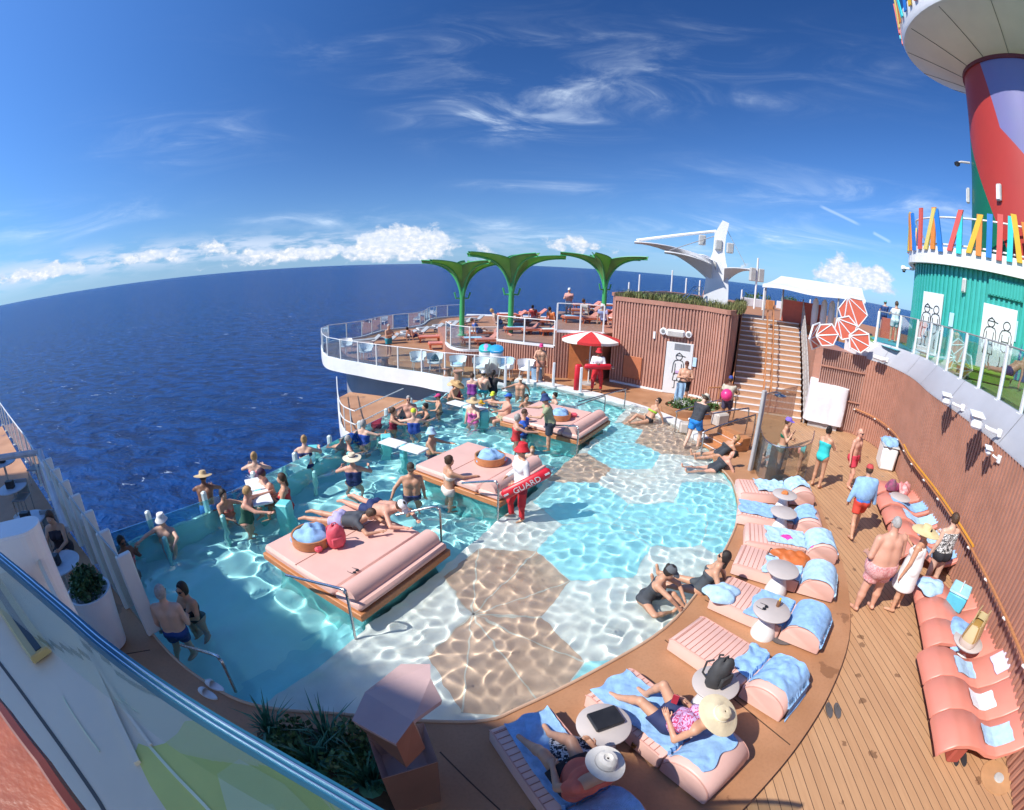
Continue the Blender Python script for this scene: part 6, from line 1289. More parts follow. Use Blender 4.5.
# ---- in-water tables and stools
def pool_table(u, v, rz, label):
    p = at(u, v, .42); r = empty('pool_table', (p.x, p.y, DPZ), label, 'table', 'white tables in the pool', rz); z = .42-DPZ
    MB().box(-.36, 0, z-.02, .66, .44, .05, bev=.012).build('table_top', WHITE, r); MB().box(.36, .0, z-.02, .66, .44, .05, bev=.012).build('table_top', WHITE, r); MB().box(0, 0, z/2, .16, .16, z, bev=.02).build('leg', TEALW, r)
    MB().box(0, 0, z-.08, 1.0, .10, .06).build('crossbar', TEALW, r)
pool_table(258, 490, R(-52), 'white pool table with four bathers gathered round it'); pool_table(403, 445, R(-28), 'white pool table by the man in the pale blue bucket hat'); pool_table(466, 405, R(-35), 'white pool table near the straw hats at the far edge')
so_ = None
for (u, v, z, lab) in ((284, 508, .22, 'teal pool stool beside the four bathers at the table'), (386, 437, .3, 'teal pool stool with an orange drink bottle on it'), (484, 412, .3, 'teal pool stool by the man in the blue cap'), (313, 452, .2, 'teal pool stool near the blond woman at the glass')):
    p = at(u, v, z)
    if so_ is None: so_ = tag(MB().box(0, 0, .68, .30, .30, 1.36, bev=.03).build('pool_stool', TEALW, loc=(p.x, p.y, DPZ)), lab, 'stool', 'teal stools standing in the pool')
    else: copy_tree(so_, Vector((p.x, p.y, DPZ)), .3, lab)
p = at(386, 437, .22); tag(MB().lathe([(.04, 0), (.045, .02), (.04, .14), (.015, .19), (.015, .22)], n=12).build('drink_bottle', mat('orange_drink', (.65, .18, .05), .3), None, 40, loc=(p.x, p.y, .21)), 'orange drink bottle on a teal pool stool', 'bottle')
# green deck loungers up on the right
r = empty('green_lounger', at(990, 385, UD), 'lime green lounger behind the glass on the upper deck', 'lounger', rz=R(-30)); MB().box(0, .6, .30, 1.9, .62, .08, bev=.02).build('seat_pad', mat('lime_vinyl', (.30, .50, .05), .5), r); MB().box(0, .6, .14, 1.7, .5, .24).build('base', mat('lime_dark', (.16, .30, .03), .5), r)
# ---------------------------------------------------------------- people: one continuous skin grown from a distance field
def sn_mesh(F, o, h):
    """surface nets: zero level of the field F sampled from o with step h"""
    ins = F < 0; c = [ins[i:ins.shape[0]-1+i, j:ins.shape[1]-1+j, k:ins.shape[2]-1+k] for i in (0, 1) for j in (0, 1) for k in (0, 1)]
    s = sum(x.astype(np.int8) for x in c); act = (s > 0) & (s < 8); I, J, K = np.nonzero(act)
    if not len(I): return np.zeros((0, 3)), []
    corner = [(i, j, k) for i in (0, 1) for j in (0, 1) for k in (0, 1)]; val = np.stack([F[I+a, J+b, K+d] for a, b, d in corner], 1)
    P = np.zeros((len(I), 3)); n = np.zeros(len(I))
    for p in range(8):
        for q in range(p+1, 8):
            d = [abs(x-y) for x, y in zip(corner[p], corner[q])]
            if sum(d) != 1: continue
            m = (val[:, p] < 0) != (val[:, q] < 0); t = np.where(m, val[:, p]/np.where(m, val[:, p]-val[:, q], 1), 0)
            A, B = np.array(corner[p], float), np.array(corner[q], float); P += np.where(m[:, None], A+(B-A)*t[:, None], 0); n += m
    P = P/n[:, None]+np.stack([I, J, K], 1); idx = -np.ones(act.shape, int); idx[I, J, K] = np.arange(len(I)); Q = []
    for ax in range(3):
        u, v = [(1, 2), (2, 0), (0, 1)][ax]; sl = [slice(None)]*3; sa = list(sl); sb = list(sl); sa[ax] = slice(0, -1); sb[ax] = slice(1, None)
        ch = ins[tuple(sa)] != ins[tuple(sb)]; X = np.array(np.nonzero(ch)); ok = (X[u] > 0) & (X[v] > 0) & (X[u] < act.shape[u]) & (X[v] < act.shape[v]) & (X[ax] < act.shape[ax]); X = X[:, ok]
        fl = ins[tuple(X)]; e = np.eye(3, dtype=int)[:, :, None]
        g = lambda du, dv: idx[tuple(X-e[:, u]*du-e[:, v]*dv)]
        a, b, cc_, d = g(1, 1), g(0, 1), g(0, 0), g(1, 0); q = np.stack([a, b, cc_, d], 1); q[~fl] = q[~fl][:, ::-1]; Q.append(q)
    Q = np.concatenate(Q); Q = Q[(Q >= 0).all(1)]
    return P*h+o, Q
class Fld:
    def __init__(s, lo, hi, h):
        s.h = h; s.o = np.array(lo, float); s.n = np.maximum(4, np.ceil((np.array(hi)-lo)/h).astype(int)+1); s.ax = [s.o[i]+h*np.arange(s.n[i]) for i in range(3)]
    def new(s): return np.full(s.n, .6)
    def sub(s, lo, hi):
        a = np.clip(((lo-s.o)/s.h).astype(int), 0, s.n-1); b = np.clip(((hi-s.o)/s.h).astype(int)+2, 1, s.n); sl = tuple(slice(a[i], max(b[i], a[i]+1)) for i in range(3))
        return sl, np.stack(np.meshgrid(*[s.ax[i][sl[i]] for i in range(3)], indexing='ij'), -1)
    def put(s, A, sl, d, k):
        cur = A[sl]
        if k > 0: hh = np.clip(.5+.5*(cur-d)/k, 0, 1); A[sl] = cur*(1-hh)+d*hh-k*hh*(1-hh)
        else: A[sl] = np.minimum(cur, d)
    def cone(s, A, a, b, ra, rb, k=.03, flat=None):
        a, b = np.array(a, float), np.array(b, float); m = max(ra, rb)+.10
        sl, P = s.sub(np.minimum(a, b)-m, np.maximum(a, b)+m); ba = b-a; L = ba@ba+1e-9; t = np.clip(((P-a)@ba)/L, 0, 1)
        s.put(A, sl, np.linalg.norm(P-a-t[..., None]*ba, axis=-1)-(ra+(rb-ra)*t), k)
    def ell(s, A, c, r, k=.03, M=None):
        c = np.array(c, float); r = np.array(r, float); m = max(r)+.10; sl, P = s.sub(c-m, c+m); p = P-c
        if M is not None: p = p@M
        q = np.linalg.norm(p/r, axis=-1); s.put(A, sl, (q-1)*min(r)*.9, k)
    def grid(s): return np.stack(np.meshgrid(*s.ax, indexing='ij'), -1)
SKIN = {}
def skin(key):
    tones = {'fair': (.66, .41, .30), 'pink': (.64, .335, .235), 'tan': (.56, .30, .19), 'brown': (.21, .095, .055), 'dark': (.085, .036, .02)}
    if key in SKIN: return SKIN[key]
    m = bpy.data.materials.new('skin_'+key); m.use_nodes = True; t = NT(m.node_tree); b = m.node_tree.nodes['Principled BSDF']; tc = t.n('TexCoord'); c = tones[key]
    n = t.n('TexNoise'); t.l(tc.outputs['Object'], n.inputs['Vector']); n.inputs['Scale'].default_value = 6; n.inputs['Detail'].default_value = 5
    col = t.mix(n.outputs[0], tuple(x*.86 for x in c), tuple(min(1, x*1.14) for x in c)); at_ = t.n('Attribute', attribute_name='lips'); col = t.mix(at_.outputs['Fac'], col, (c[0]*.75, c[1]*.42, c[2]*.42)); t.l(col, b.inputs['Base Color'])
    b.inputs['Roughness'].default_value = .48; b.inputs['Subsurface Weight'].default_value = .06; b.inputs['Subsurface Radius'].default_value = (.02, .008, .004); b.inputs['Subsurface Scale'].default_value = .5; SKIN[key] = m; return m
HAIRC = {'dark': (.018, .011, .008), 'brown': (.07, .035, .018), 'blond': (.42, .25, .10), 'grey': (.36, .34, .32), 'white': (.62, .60, .56)}
def cloth(c): return mat('cloth_%d_%d_%d' % tuple(int(x*255) for x in c), c, .75, .12, 6, bump=.3, bscale=60)
def pattern(name, c1, c2, sc=16.):
    if name in MATS: return MATS[name]
    m = bpy.data.materials.new(name); m.use_nodes = True; t = NT(m.node_tree); b = m.node_tree.nodes['Principled BSDF']; tc = t.n('TexCoord'); n = t.n('TexNoise'); t.l(tc.outputs['Object'], n.inputs['Vector']); n.inputs['Scale'].default_value = sc; n.inputs['Distortion'].default_value = 1.6
    t.l(t.ramp(n.outputs[0], (.47, c1), (.53, c2)), b.inputs['Base Color']); b.inputs['Roughness'].default_value = .75; MATS[name] = m; return m
N_ = lambda v: np.array(v, float)/np.linalg.norm(v)
def rotx(a): c, s = math.cos(a), math.sin(a); return np.array([[1, 0, 0], [0, c, -s], [0, s, c]])
def roty(a): c, s = math.cos(a), math.sin(a); return np.array([[c, 0, s], [0, 1, 0], [-s, 0, c]])
def rotz(a): c, s = math.cos(a), math.sin(a); return np.array([[c, -s, 0], [s, c, 0], [0, 0, 1]])
ARM = {  # upper-arm and forearm directions for the right arm, person frame (x right, y front, z up)
    'down': ((.22, .02, -1), (.10, .22, -1)), 'front': ((.22, .55, -.75), (-.35, .85, -.1)), 'fold': ((.25, .35, -.9), (-.75, .65, .15)), 'out': ((.85, .45, -.25), (.55, .8, .0)), 'wide': ((1, .1, -.12), (.75, .55, .1)),
    'rail': ((.45, .72, -.42), (-.75, .55, .02)), 'elbows': ((.85, .35, -.42), (-.25, .85, .05)), 'face': ((.30, .55, -.75), (-.35, .35, .85)), 'hip': ((.65, -.1, -.75), (-.45, .35, -.75)), 'reach': ((.3, .85, -.35), (.0, 1, -.05)), 'up': ((.55, .35, .75), (-.5, .15, .8)), 'back': ((.40, -.6, -.7), (.25, -.3, -1)), 'phone': ((.25, .45, -.8), (-.25, .75, .5)), 'prop': ((.35, -.5, -.85), (.12, -.35, -1)), 'swim': ((.7, .7, -.2), (.2, .95, -.05)), 'carry': ((.25, -.1, -1), (-.25, .8, -.25))}
LEG = {'stand': ((.05, .03, -1), (.0, -.04, -1)), 'wide': ((.16, .02, -1), (.04, -.03, -1)), 'step': ((.03, .42, -1), (.0, -.12, -1)), 'trail': ((.05, -.25, -1), (.0, -.55, -1)), 'sit': ((.14, 1, -.05), (.03, .05, -1)), 'long': ((.10, 1, -.06), (.03, 1, -.03)), 'knee': ((.10, .85, .62), (.02, .55, -.95)), 'knee_low': ((.16, .95, .35), (-.05, .72, -.55)), 'cross': ((.75, .75, .12), (-.75, .45, -.22)), 'prone': ((.10, -1, -.02), (.05, -1, .0)), 'kneel': ((.14, .62, -.55), (.0, -1, -.12)), 'bend': ((.06, .15, -1), (.0, -.15, -1))}
def person(p, face, label, sk='fair', pose='stand', arms=('down', 'down'), legs=('stand', 'stand'), lean=0., side=0., twist=0., head=(0., 0.), H=1.72, fem=False, fat=1., belly=0., hair='brown', hairdo='short', wear=(), hat=None, shades=False, seat=None, group=None, h=None, water=False, cat='person', zoff=0.):
    """p = ground point under the person (or seat point); face = compass degrees, 0 = away from the camera, 90 = right"""
    sc = H/1.75; dist = math.hypot(p[0], p[1]); h = h or (.0145 if dist < 9 else .0175 if dist < 15 else .021)
    T = rotz(twist) @ roty(side) @ rotx(-lean)   # lean > 0 bends forward
    S_ = lambda v: np.array(v, float)*sc
    pel = np.zeros(3); up = T@np.array([0, 0, 1.]); J = {}
    ch = pel+T@S_((0, .01, .33)); nk = pel+T@S_((0, .0, .52)); J['nk'] = nk; sw = (.165 if fem else .195)*sc*(1+.35*(fat-1)); hw = (.098 if fem else .09)*sc
    HT = T@rotz(-head[1])@rotx(-head[0]); hd = nk+HT@S_((0, .025, .175)); chin = hd+HT@S_((0, .06, -.085))
    arm_j, leg_j = [], []
    for sgn, an, ln in ((1, arms[0], legs[0]), (-1, arms[1], legs[1])):
        a = ARM[an] if isinstance(an, str) else an; l = LEG[ln] if isinstance(ln, str) else ln; mx = np.array([sgn, 1, 1.])
        shp = pel+T@S_((sgn*sw/sc, .0, .455)); d1, d2 = N_(np.array(a[0])*mx), N_(np.array(a[1])*mx)
        if pose in ('torso', 'lie', 'prone'): d1, d2 = T@d1, T@d2
        el = shp+d1*.285*sc; wr = el+d2*.245*sc; hn = wr+d2*.085*sc; arm_j.append((shp, el, wr, hn, d2, sgn))
        hp = pel+np.array([sgn*hw, 0, -.03*sc]); e1, e2 = N_(np.array(l[0])*mx), N_(np.array(l[1])*mx); kn = hp+e1*.425*sc; ankl = kn+e2*.405*sc
        toe = N_(np.array([.15*sgn, 1, -.25])) if abs(e2[2]) > .6 else (N_(np.array([.05*sgn, .35, .95])) if pose != 'prone' else N_(np.array([0, -.9, -.35]))); leg_j.append((hp, kn, ankl, ankl+toe*.145*sc, e1, e2))
    allp = np.array([pel, hd+HT@S_((0, 0, .14)), nk]+[q for A in arm_j for q in A[:4]]+[q for L in leg_j for q in L[:4]]); lo, hi = allp.min(0)-.22*sc, allp.max(0)+.22*sc
    f = Fld(lo, hi, h); tor, leg, arm, hed = f.new(), f.new(), f.new(), f.new(); g = fat; k_ = .045*sc
    tp_ = lambda v: pel+T@S_(v)
    for x in (-1, 1):
        wst = .062 if fem else .075; f.cone(tor, tp_((x*.075, 0, .0)), tp_((x*wst, .0, .17)), (.118 if fem else .108)*g*sc, (.088 if fem else .10)*g*sc, k_); f.cone(tor, tp_((x*wst, .0, .17)), tp_((x*.085, .0, .36)), (.088 if fem else .10)*g*sc, (.098 if fem else .112)*sc*(.5+.5*g), k_)
        f.cone(tor, tp_((x*.085, 0, .36)), tp_((x*(sw/sc-.035), .0, .45)), .095*sc*(.6+.4*g), .060*sc, k_); f.cone(tor, nk-T@S_((0, 0, .01)), tp_((x*(sw/sc-.03), .0, .455)), .055*sc*(.7+.3*g), .052*sc, k_)
        f.ell(tor, tp_((x*.075, -.075, -.03)), np.array([.085, .075, .09])*sc*g, .05*sc)
        if fem: f.ell(tor, tp_((x*.075, .095, .315)), np.array([.064, .066, .066])*sc*(.6+.4*g), .03*sc)
        else: f.ell(tor, tp_((x*.08, .075, .345)), np.array([.085, .045, .06])*sc, .04*sc)
    if belly: f.ell(tor, tp_((0, .055+.04*belly, .12)), np.array([.135, .10+.05*belly, .15])*sc*(.6+.4*g), .06*sc)
    f.cone(tor, tp_((0, -.01, .43)), hd+HT@S_((0, -.02, -.07)), .062*sc*(.7+.3*g), .052*sc*(.75+.25*g), .03*sc)
    lf = .55+.45*g
    for hp, kn, ankl, toe, e1, e2 in leg_j:
        f.cone(leg, hp, kn, (.092 if fem else .086)*sc*lf, .057*sc*(.7+.3*g), .03); mid = kn+(ankl-kn)*.33-N_(np.cross(np.cross(e1, e2) if np.linalg.norm(np.cross(e1, e2)) > .05 else np.array([1., 0, 0]), e2))*0
        f.cone(leg, kn, mid, .054*sc*(.7+.3*g), .057*sc*(.7+.3*g), .02); f.cone(leg, mid, ankl, .057*sc*(.7+.3*g), .036*sc, .02)
        f.cone(leg, ankl-N_(toe-ankl)*.035*sc, toe, .036*sc, .030*sc, .02)
    fing = MB()
    for shp, el, wr, hn, d2, sgn in arm_j:
        f.cone(arm, shp, el, .053*sc*(.6+.4*g), .041*sc*(.7+.3*g), .02); f.cone(arm, el, wr, .041*sc*(.7+.3*g), .027*sc, .015); side_ = N_(np.cross(d2, N_(T@np.array([0, -1., 0])+.01))); pw = side_*.022*sc
        f.cone(arm, wr+d2*.012, hn-d2*.01, .024*sc, .026*sc, .012); f.cone(arm, wr+d2*.03*sc-pw*.6, hn-pw, .020*sc, .018*sc, .012); f.cone(arm, wr+d2*.03*sc+pw*.6, hn+pw, .020*sc, .018*sc, .012)
        nrm = N_(np.cross(side_, d2))
        for i, (o_, ln) in enumerate(((-1.25, .062), (-.42, .078), (.42, .082), (1.25, .072))):
            b0 = hn+pw*o_-d2*.028*sc; b1 = b0+d2*(.03+ln*.5)*sc; b2 = b1+N_(d2*.75+nrm*.6)*ln*.5*sc; fing.tube([b0, b1, b2], [.0095*sc, .0088*sc, .0065*sc], 6)
        b0 = wr+d2*.022*sc+pw*1.0*sgn; b1 = b0+N_(d2*.7+side_*sgn*.75)*.045*sc; fing.tube([b0, b1, b1+N_(d2+side_*sgn*.15)*.032*sc], [.012*sc, .0105*sc, .008*sc], 6)
    hr = np.array([.074, .092, .112])*sc; f.ell(hed, hd+HT@S_((0, -.008, .015)), hr, .02, HT); f.ell(hed, hd+HT@S_((0, .028, -.055)), np.array([.054, .062, .062])*sc, .03, HT); skull = hed.copy()
    f.ell(hed, hd+HT@S_((0, .098, -.020)), np.array([.014, .022, .026])*sc, .014, HT); f.ell(hed, hd+HT@S_((0, .078, .018)), np.array([.05, .018, .012])*sc, .014, HT)
    for x in (-1, 1): f.ell(hed, hd+HT@S_((x*.077, -.005, -.01)), np.array([.011, .022, .032])*sc, .008, HT)
    f.ell(hed, hd+HT@S_((0, .086, -.062)), np.array([.024, .014, .011])*sc, .010, HT)
    smn = lambda a, b, k: (lambda q: b*(1-q)+a*q-k*q*(1-q))(np.clip(.5+.5*(b-a)/k, 0, 1))
    tl = smn(tor, leg, .05*sc); body = smn(smn(tl, arm, .025*sc), hed, .018*sc); V, Q = sn_mesh(body, f.o, h)
    zmin = min(float(V[:, 2].min()), 9.) if len(V) else 0.
    base = np.array([0, 0, -zmin if seat is None else (float(-min(tp_((0, 0, -.02))[2]-.118*g*sc, 9)) if pose != 'lie' and pose != 'prone' else -zmin)])
    if water: base[2] = 0.
    def mk(Vv, Qq, nm, m, parent=None, sm=1, lips=False, extra=None):
        Vv = Vv.copy()
        if len(Vv) == 0: return None
        nb = len(Vv); E = np.concatenate([Qq[:, [0, 1]], Qq[:, [1, 2]], Qq[:, [2, 3]], Qq[:, [3, 0]]])
        for _ in range(sm):
            acc = np.zeros_like(Vv); cnt = np.zeros(nb); np.add.at(acc, E[:, 0], Vv[E[:, 1]]); np.add.at(cnt, E[:, 0], 1); np.add.at(acc, E[:, 1], Vv[E[:, 0]]); np.add.at(cnt, E[:, 1], 1); Vv = Vv*.5+.5*acc/np.maximum(cnt, 1)[:, None]
        vs = [tuple(q) for q in Vv+(base if parent is None else base)]; fs = [tuple(q) for q in Qq]
        if extra is not None: n0 = len(vs); vs += [tuple(np.array(q)+base) for q in extra.v]; fs += [tuple(i+n0 for i in q) for q in extra.f]
        me = bpy.data.meshes.new(nm); me.from_pydata(vs, [], fs); me.materials.append(m); me.polygons.foreach_set('use_smooth', [True]*len(me.polygons))
        if lips:
            mth = hd+HT@S_((0, .098, -.062)); dv = (Vv-mth)@HT; val = np.concatenate([np.clip(1.6-np.sqrt((dv[:, 0]/.024)**2+(dv[:, 2]/.009)**2+(dv[:, 1]/.03)**2), 0, 1), np.zeros(len(vs)-nb)]); at_ = me.attributes.new('lips', 'FLOAT', 'POINT'); at_.data.foreach_set('value', val)
        o = bpy.data.objects.new(nm, me); COL.objects.link(o)
        if parent is not None: o.parent = parent
        return o
    o = mk(V, Q, 'person', skin(sk), None, 1, True, fing); tag(o, label, cat, group)
    o.location = (p[0], p[1], p[2]+zoff); o.rotation_euler = (0, 0, -R(face))
    G_ = f.grid()
    def plane(pt, n): return (G_-np.array(pt))@N_(n)
    def clothes(Fv, nm, m, sm=1): 
        v_, q_ = sn_mesh(Fv, f.o, h); 
        if len(q_): mk(v_, q_, nm, m, o, sm)
    tl2 = np.minimum(tor, leg)
    for w in wear:
        kind, m = w[0], w[1]; t = .006 if h < .017 else .009; m = m if not isinstance(m, tuple) else cloth(m)
        if kind in ('shorts', 'trousers', 'brief'):
            frac = w[2] if len(w) > 2 else (.55 if kind == 'shorts' else 1.9); L = f.new()
            for hp, kn, ankl, toe, e1, e2 in leg_j:
                A = f.new(); loose = 1.20 if kind == 'shorts' else 1.1
                if kind == 'brief': f.cone(A, hp, hp+(kn-hp)*.16, .088*sc*lf+t, .085*sc*lf+t, 0)
                else:
                    f.cone(A, hp, kn, .090*sc*lf*loose+t, (.062*loose+.012)*sc*lf+t, 0)
                    if frac > 1: f.cone(A, kn, ankl, .064*sc*lf+t, .046*sc+t, 0); fr = hp if frac > 2 else kn+(ankl-kn)*(frac-1); A = np.maximum(A, plane(fr, e2))
                    else: A = np.maximum(A, plane(hp+(kn-hp)*frac, e1))
                L = np.minimum(L, A)
            pv_ = f.new()
            for x in (-1, 1): f.cone(pv_, tp_((x*.075, 0, -.01)), tp_((x*.068, .0, .14)), .118*g*sc, .102*g*sc, .03); f.ell(pv_, tp_((x*.075, -.075, -.03)), np.array([.085, .075, .09])*sc*g, .04)
            body_hug = np.maximum(np.minimum(tor-t*1.3, pv_-t*1.3), plane(tp_((0, 0, .075)), T@np.array([0, 0, 1.]))); clothes(smn(np.maximum(L, plane(tp_((0, 0, .075)), T@np.array([0, 0, 1.]))), body_hug, .015), 'swim_shorts' if kind == 'shorts' else 'leggings' if kind == 'trousers' else 'swim_brief', m)
        elif kind == 'suit':
            top = w[2] if len(w) > 2 else .375; D = tl-t; D = np.maximum(D, plane(tp_((0, .02, top)), T@np.array([0, .25, 1.])))
            for x in (-1, 1): D = np.maximum(D, plane(tp_((x*.085, .02, -.10)), np.array([x*.8, .0, -.62]) if pose not in ('lie', 'prone', 'seat') else N_(T@np.array([x*.7, .1, -.75]))))
            tb_ = f.new(); f.cone(tb_, tp_((0, 0, -.10)), tp_((0, 0, .40)), .24*sc*g, .21*sc*g, 0); D = np.maximum(D, tb_); D = np.maximum(D, -(arm-.004)); clothes(D, 'swimsuit', m)
            for x in (-.085, .085):
                st_ = MB(); st_.tube([tuple(tp_((x, .085, .36))+base), tuple(tp_((x*1.05, .045, .47))+base), tuple(tp_((x*1.0, -.065, .45))+base), tuple(tp_((x*.8, -.095, .34))+base)], .010*sc, 5)
                st_.build('shoulder_strap', m, o, True)
        elif kind == 'bra':
            D = np.maximum(np.maximum(tor-t, plane(tp_((0, 0, .365)), T@np.array([0, .2, 1.]))), -plane(tp_((0, 0, .275)), T@np.array([0, 0, 1.]))); D = np.maximum(D, -(arm-.004)); clothes(D, 'bikini_top', m)
        elif kind in ('shirt', 'vest', 'longsleeve'):
            A = f.new(); fr = .55 if kind == 'shirt' else 1.0
            if kind != 'vest':
                for shp, el, wr, hn, d2, sgn in arm_j:
                    B = f.new(); f.cone(B, shp, el, .066*sc*(.6+.4*g), .058*sc*(.7+.3*g), 0)
                    if kind == 'longsleeve': f.cone(B, el, wr, .055*sc*(.7+.3*g), .040*sc, 0)
                    else: B = np.maximum(B, plane(shp+(el-shp)*fr, el-shp))
                    A = np.minimum(A, B)
            hem = w[2] if len(w) > 2 else -.02; D = np.maximum(np.maximum(smn(tor, leg, .03)-.014, plane(tp_((0, 0, .52 if kind == 'longsleeve' else .49 if kind != 'vest' else .44)), T@np.array([0, .05, 1.]))), -plane(tp_((0, 0, hem)), T@np.array([0, 0, 1.])))
            if pose in ('seat', 'lie'): D = np.maximum(D, np.maximum(np.maximum(tor-.016, plane(tp_((0, 0, .475)), T@np.array([0, .12, 1.]))), -plane(tp_((0, 0, hem)), T@np.array([0, 0, 1.]))))
            clothes(smn(D, A, .02) if kind != 'vest' else D, {'shirt': 't_shirt', 'vest': 'vest_top', 'longsleeve': 'rash_shirt'}[kind], m)
        elif kind == 'dress':
            D = f.new(); f.cone(D, tp_((0, .0, .32)), tp_((0, .01, .05)), .15*sc*g, .19*sc*g, .03); f.cone(D, tp_((0, .01, .05)), tp_((0, .03, -.36)), .19*sc*g, .235*sc*g, .03); D = np.minimum(D, tor-.012)
            D = np.maximum(np.maximum(D, plane(tp_((0, .02, .40)), T@np.array([0, .2, 1.]))), -plane(tp_((0, 0, -.42)), T@np.array([0, 0, 1.]))); D = np.maximum(D, -(arm-.004)); clothes(D, 'sun_dress', m)
            for x in (-.09, .09):
                st_ = MB(); st_.tube([tuple(tp_((x, .10, .38))+base), tuple(tp_((x*1.05, .045, .475))+base), tuple(tp_((x*1.0, -.075, .45))+base), tuple(tp_((x*.8, -.105, .36))+base)], .012*sc, 5)
                st_.build('shoulder_strap', m, o, True)
        elif kind == 'skirt':
            D = f.new()
            for hp, kn, ankl, toe, e1, e2 in leg_j: f.cone(D, hp, hp+(kn-hp)*.55, .112*sc*lf, .105*sc*lf, .12)
            for x in (-1, 1): f.cone(D, tp_((x*.07, 0, 0)), tp_((x*.06, 0, .08)), .13*g*sc, .115*g*sc, .04)
            for hp, kn, ankl, toe, e1, e2 in leg_j[:1]: D = np.maximum(D, plane(hp+(kn-hp)*.55, N_(leg_j[0][4]+leg_j[1][4])))
            D = np.maximum(D, plane(tp_((0, 0, .09)), T@np.array([0, 0, 1.]))); clothes(D, 'skirt', m)
        elif kind == 'shawl':
            D = f.new()
            for x in (-1, 1): f.cone(D, tp_((0, -.02, .47)), tp_((x*.21, -.01, .44)), .085*sc, .085*sc, .03); f.cone(D, tp_((x*.21, -.01, .43)), tp_((x*.34, .02, -.06)), .085*sc, .05*sc, .04)
            f.ell(D, tp_((0, -.06, .22)), np.array([.25, .14, .28])*sc, .06); clothes(np.maximum(D, -plane(tp_((0, 0, -.08)), np.array([0, 0, 1.]))), 'shoulder_towel', m, 2)
    hm = mat('hair_'+hair, HAIRC[hair], .55, .3, 20, bump=.6, bscale=150) if hair else None
    up_h, fr_h = HT@np.array([0, 0, 1.]), HT@np.array([0, 1., 0])
    if hm is not None:
        t = .012*sc if hairdo != 'buzz' else .006; D = skull-t; D = np.maximum(D, np.minimum(plane(hd+HT@S_((0, .035, .0)), fr_h*.8-up_h*.55), 9)); D = np.maximum(D, -plane(hd+HT@S_((0, 0, -.055 if hairdo != 'buzz' else -.02)), up_h)); D = np.maximum(D, plane(hd+HT@S_((0, .07, .05)), fr_h*.9-up_h*.3))
        if hairdo in ('long', 'pony'): f.cone(D, hd+HT@S_((0, -.075, .03)), nk+T@S_((0, -.085, -.06 if hairdo == 'long' else .02)), .058*sc if hairdo == 'long' else .03*sc, .035*sc, .02)
        if hairdo == 'bob': f.ell(D, hd+HT@S_((0, -.03, -.03)), np.array([.09, .085, .105])*sc, .01, HT); D = np.maximum(D, plane(hd+HT@S_((0, .045, .0)), fr_h*.9-up_h*.25))
        if hairdo == 'bun': f.ell(D, hd+HT@S_((0, -.085, .085)), np.array([.042]*3)*sc, .012)
        clothes(D, 'hair', hm, 1)
    HM = Matrix([[*(HT[i]), float((hd+base)[i])] for i in range(3)]+[[0, 0, 0, 1]])
    if hat:
        kd, hc_ = hat[0], hat[1]; hmt = hc_ if not isinstance(hc_, tuple) else cloth(hc_); mb = MB()
        if kd == 'cap':
            mb.lathe([(.088*sc, .035*sc), (.09*sc, .06*sc), (.082*sc, .10*sc), (.055*sc, .133*sc), (.01, .143*sc)], (0, -.008*sc, 0), 20, .95, 1.14); c_ = mb.build('cap', hmt, o, 50); c_.matrix_local = HM
            b_ = MB().grid([[(.078*sc*math.sin(a)*k, (.06+.115*math.cos(a)**.8*(k if k > .5 else .3))*sc if True else 0, (.048-.022*(k)*math.cos(a))*sc) for a in np.linspace(-1.45, 1.45, 11)] for k in (.15, .6, 1.)], .006).build('peak', hmt, o, 50); b_.matrix_local = HM
        elif kd == 'visor':
            c_ = MB().lathe([(.088*sc, .03*sc), (.091*sc, .05*sc), (.088*sc, .07*sc)], (0, -.008*sc, 0), 20, .95, 1.14).build('visor_band', hmt, o, 50); c_.matrix_local = HM
            b_ = MB().grid([[(.085*sc*math.sin(a)*k, (.06+.13*math.cos(a)**.8*(k if k > .5 else .3))*sc, (.045-.025*k*math.cos(a))*sc) for a in np.linspace(-1.45, 1.45, 11)] for k in (.15, .6, 1.)], .006).build('peak', hmt, o, 50); b_.matrix_local = HM
        else:
            br = {'straw': .235, 'wide': .26, 'bucket': .145, 'fedora': .165}[kd]*sc; dr = {'straw': .02, 'wide': .03, 'bucket': .06, 'fedora': .005}[kd]*sc
            pr_ = [(br, .055*sc-dr), (br*.8, .060*sc-dr*.4), (.098*sc, .066*sc), (.092*sc, .075*sc), (.088*sc, .115*sc), (.076*sc, .150*sc), (.04*sc, .163*sc), (.01, .156*sc if kd != 'fedora' else .140*sc)]
            v0 = MB().lathe(pr_+[(.01, .150*sc), (.07*sc, .14*sc), (.085*sc, .075*sc), (.095*sc, .060*sc), (br*.99, .048*sc-dr)], (0, -.01*sc, 0), 32, .97, 1.1); v0.v = [(x, y, z+.012*sc*math.sin(2*math.atan2(y, x)+1.)*(math.hypot(x, y)/br)**2) for x, y, z in v0.v]
            c_ = v0.build('sun_hat', hmt, o, 50); c_.matrix_local = HM
            if kd in ('straw', 'fedora') and len(hat) > 2: b_ = MB().lathe([(.0935*sc, .072*sc), (.0935*sc, .094*sc), (.088*sc, .095*sc)], (0, -.01*sc, 0), 28, .97, 1.1).build('hat_band', cloth(hat[2]), o); b_.matrix_local = HM
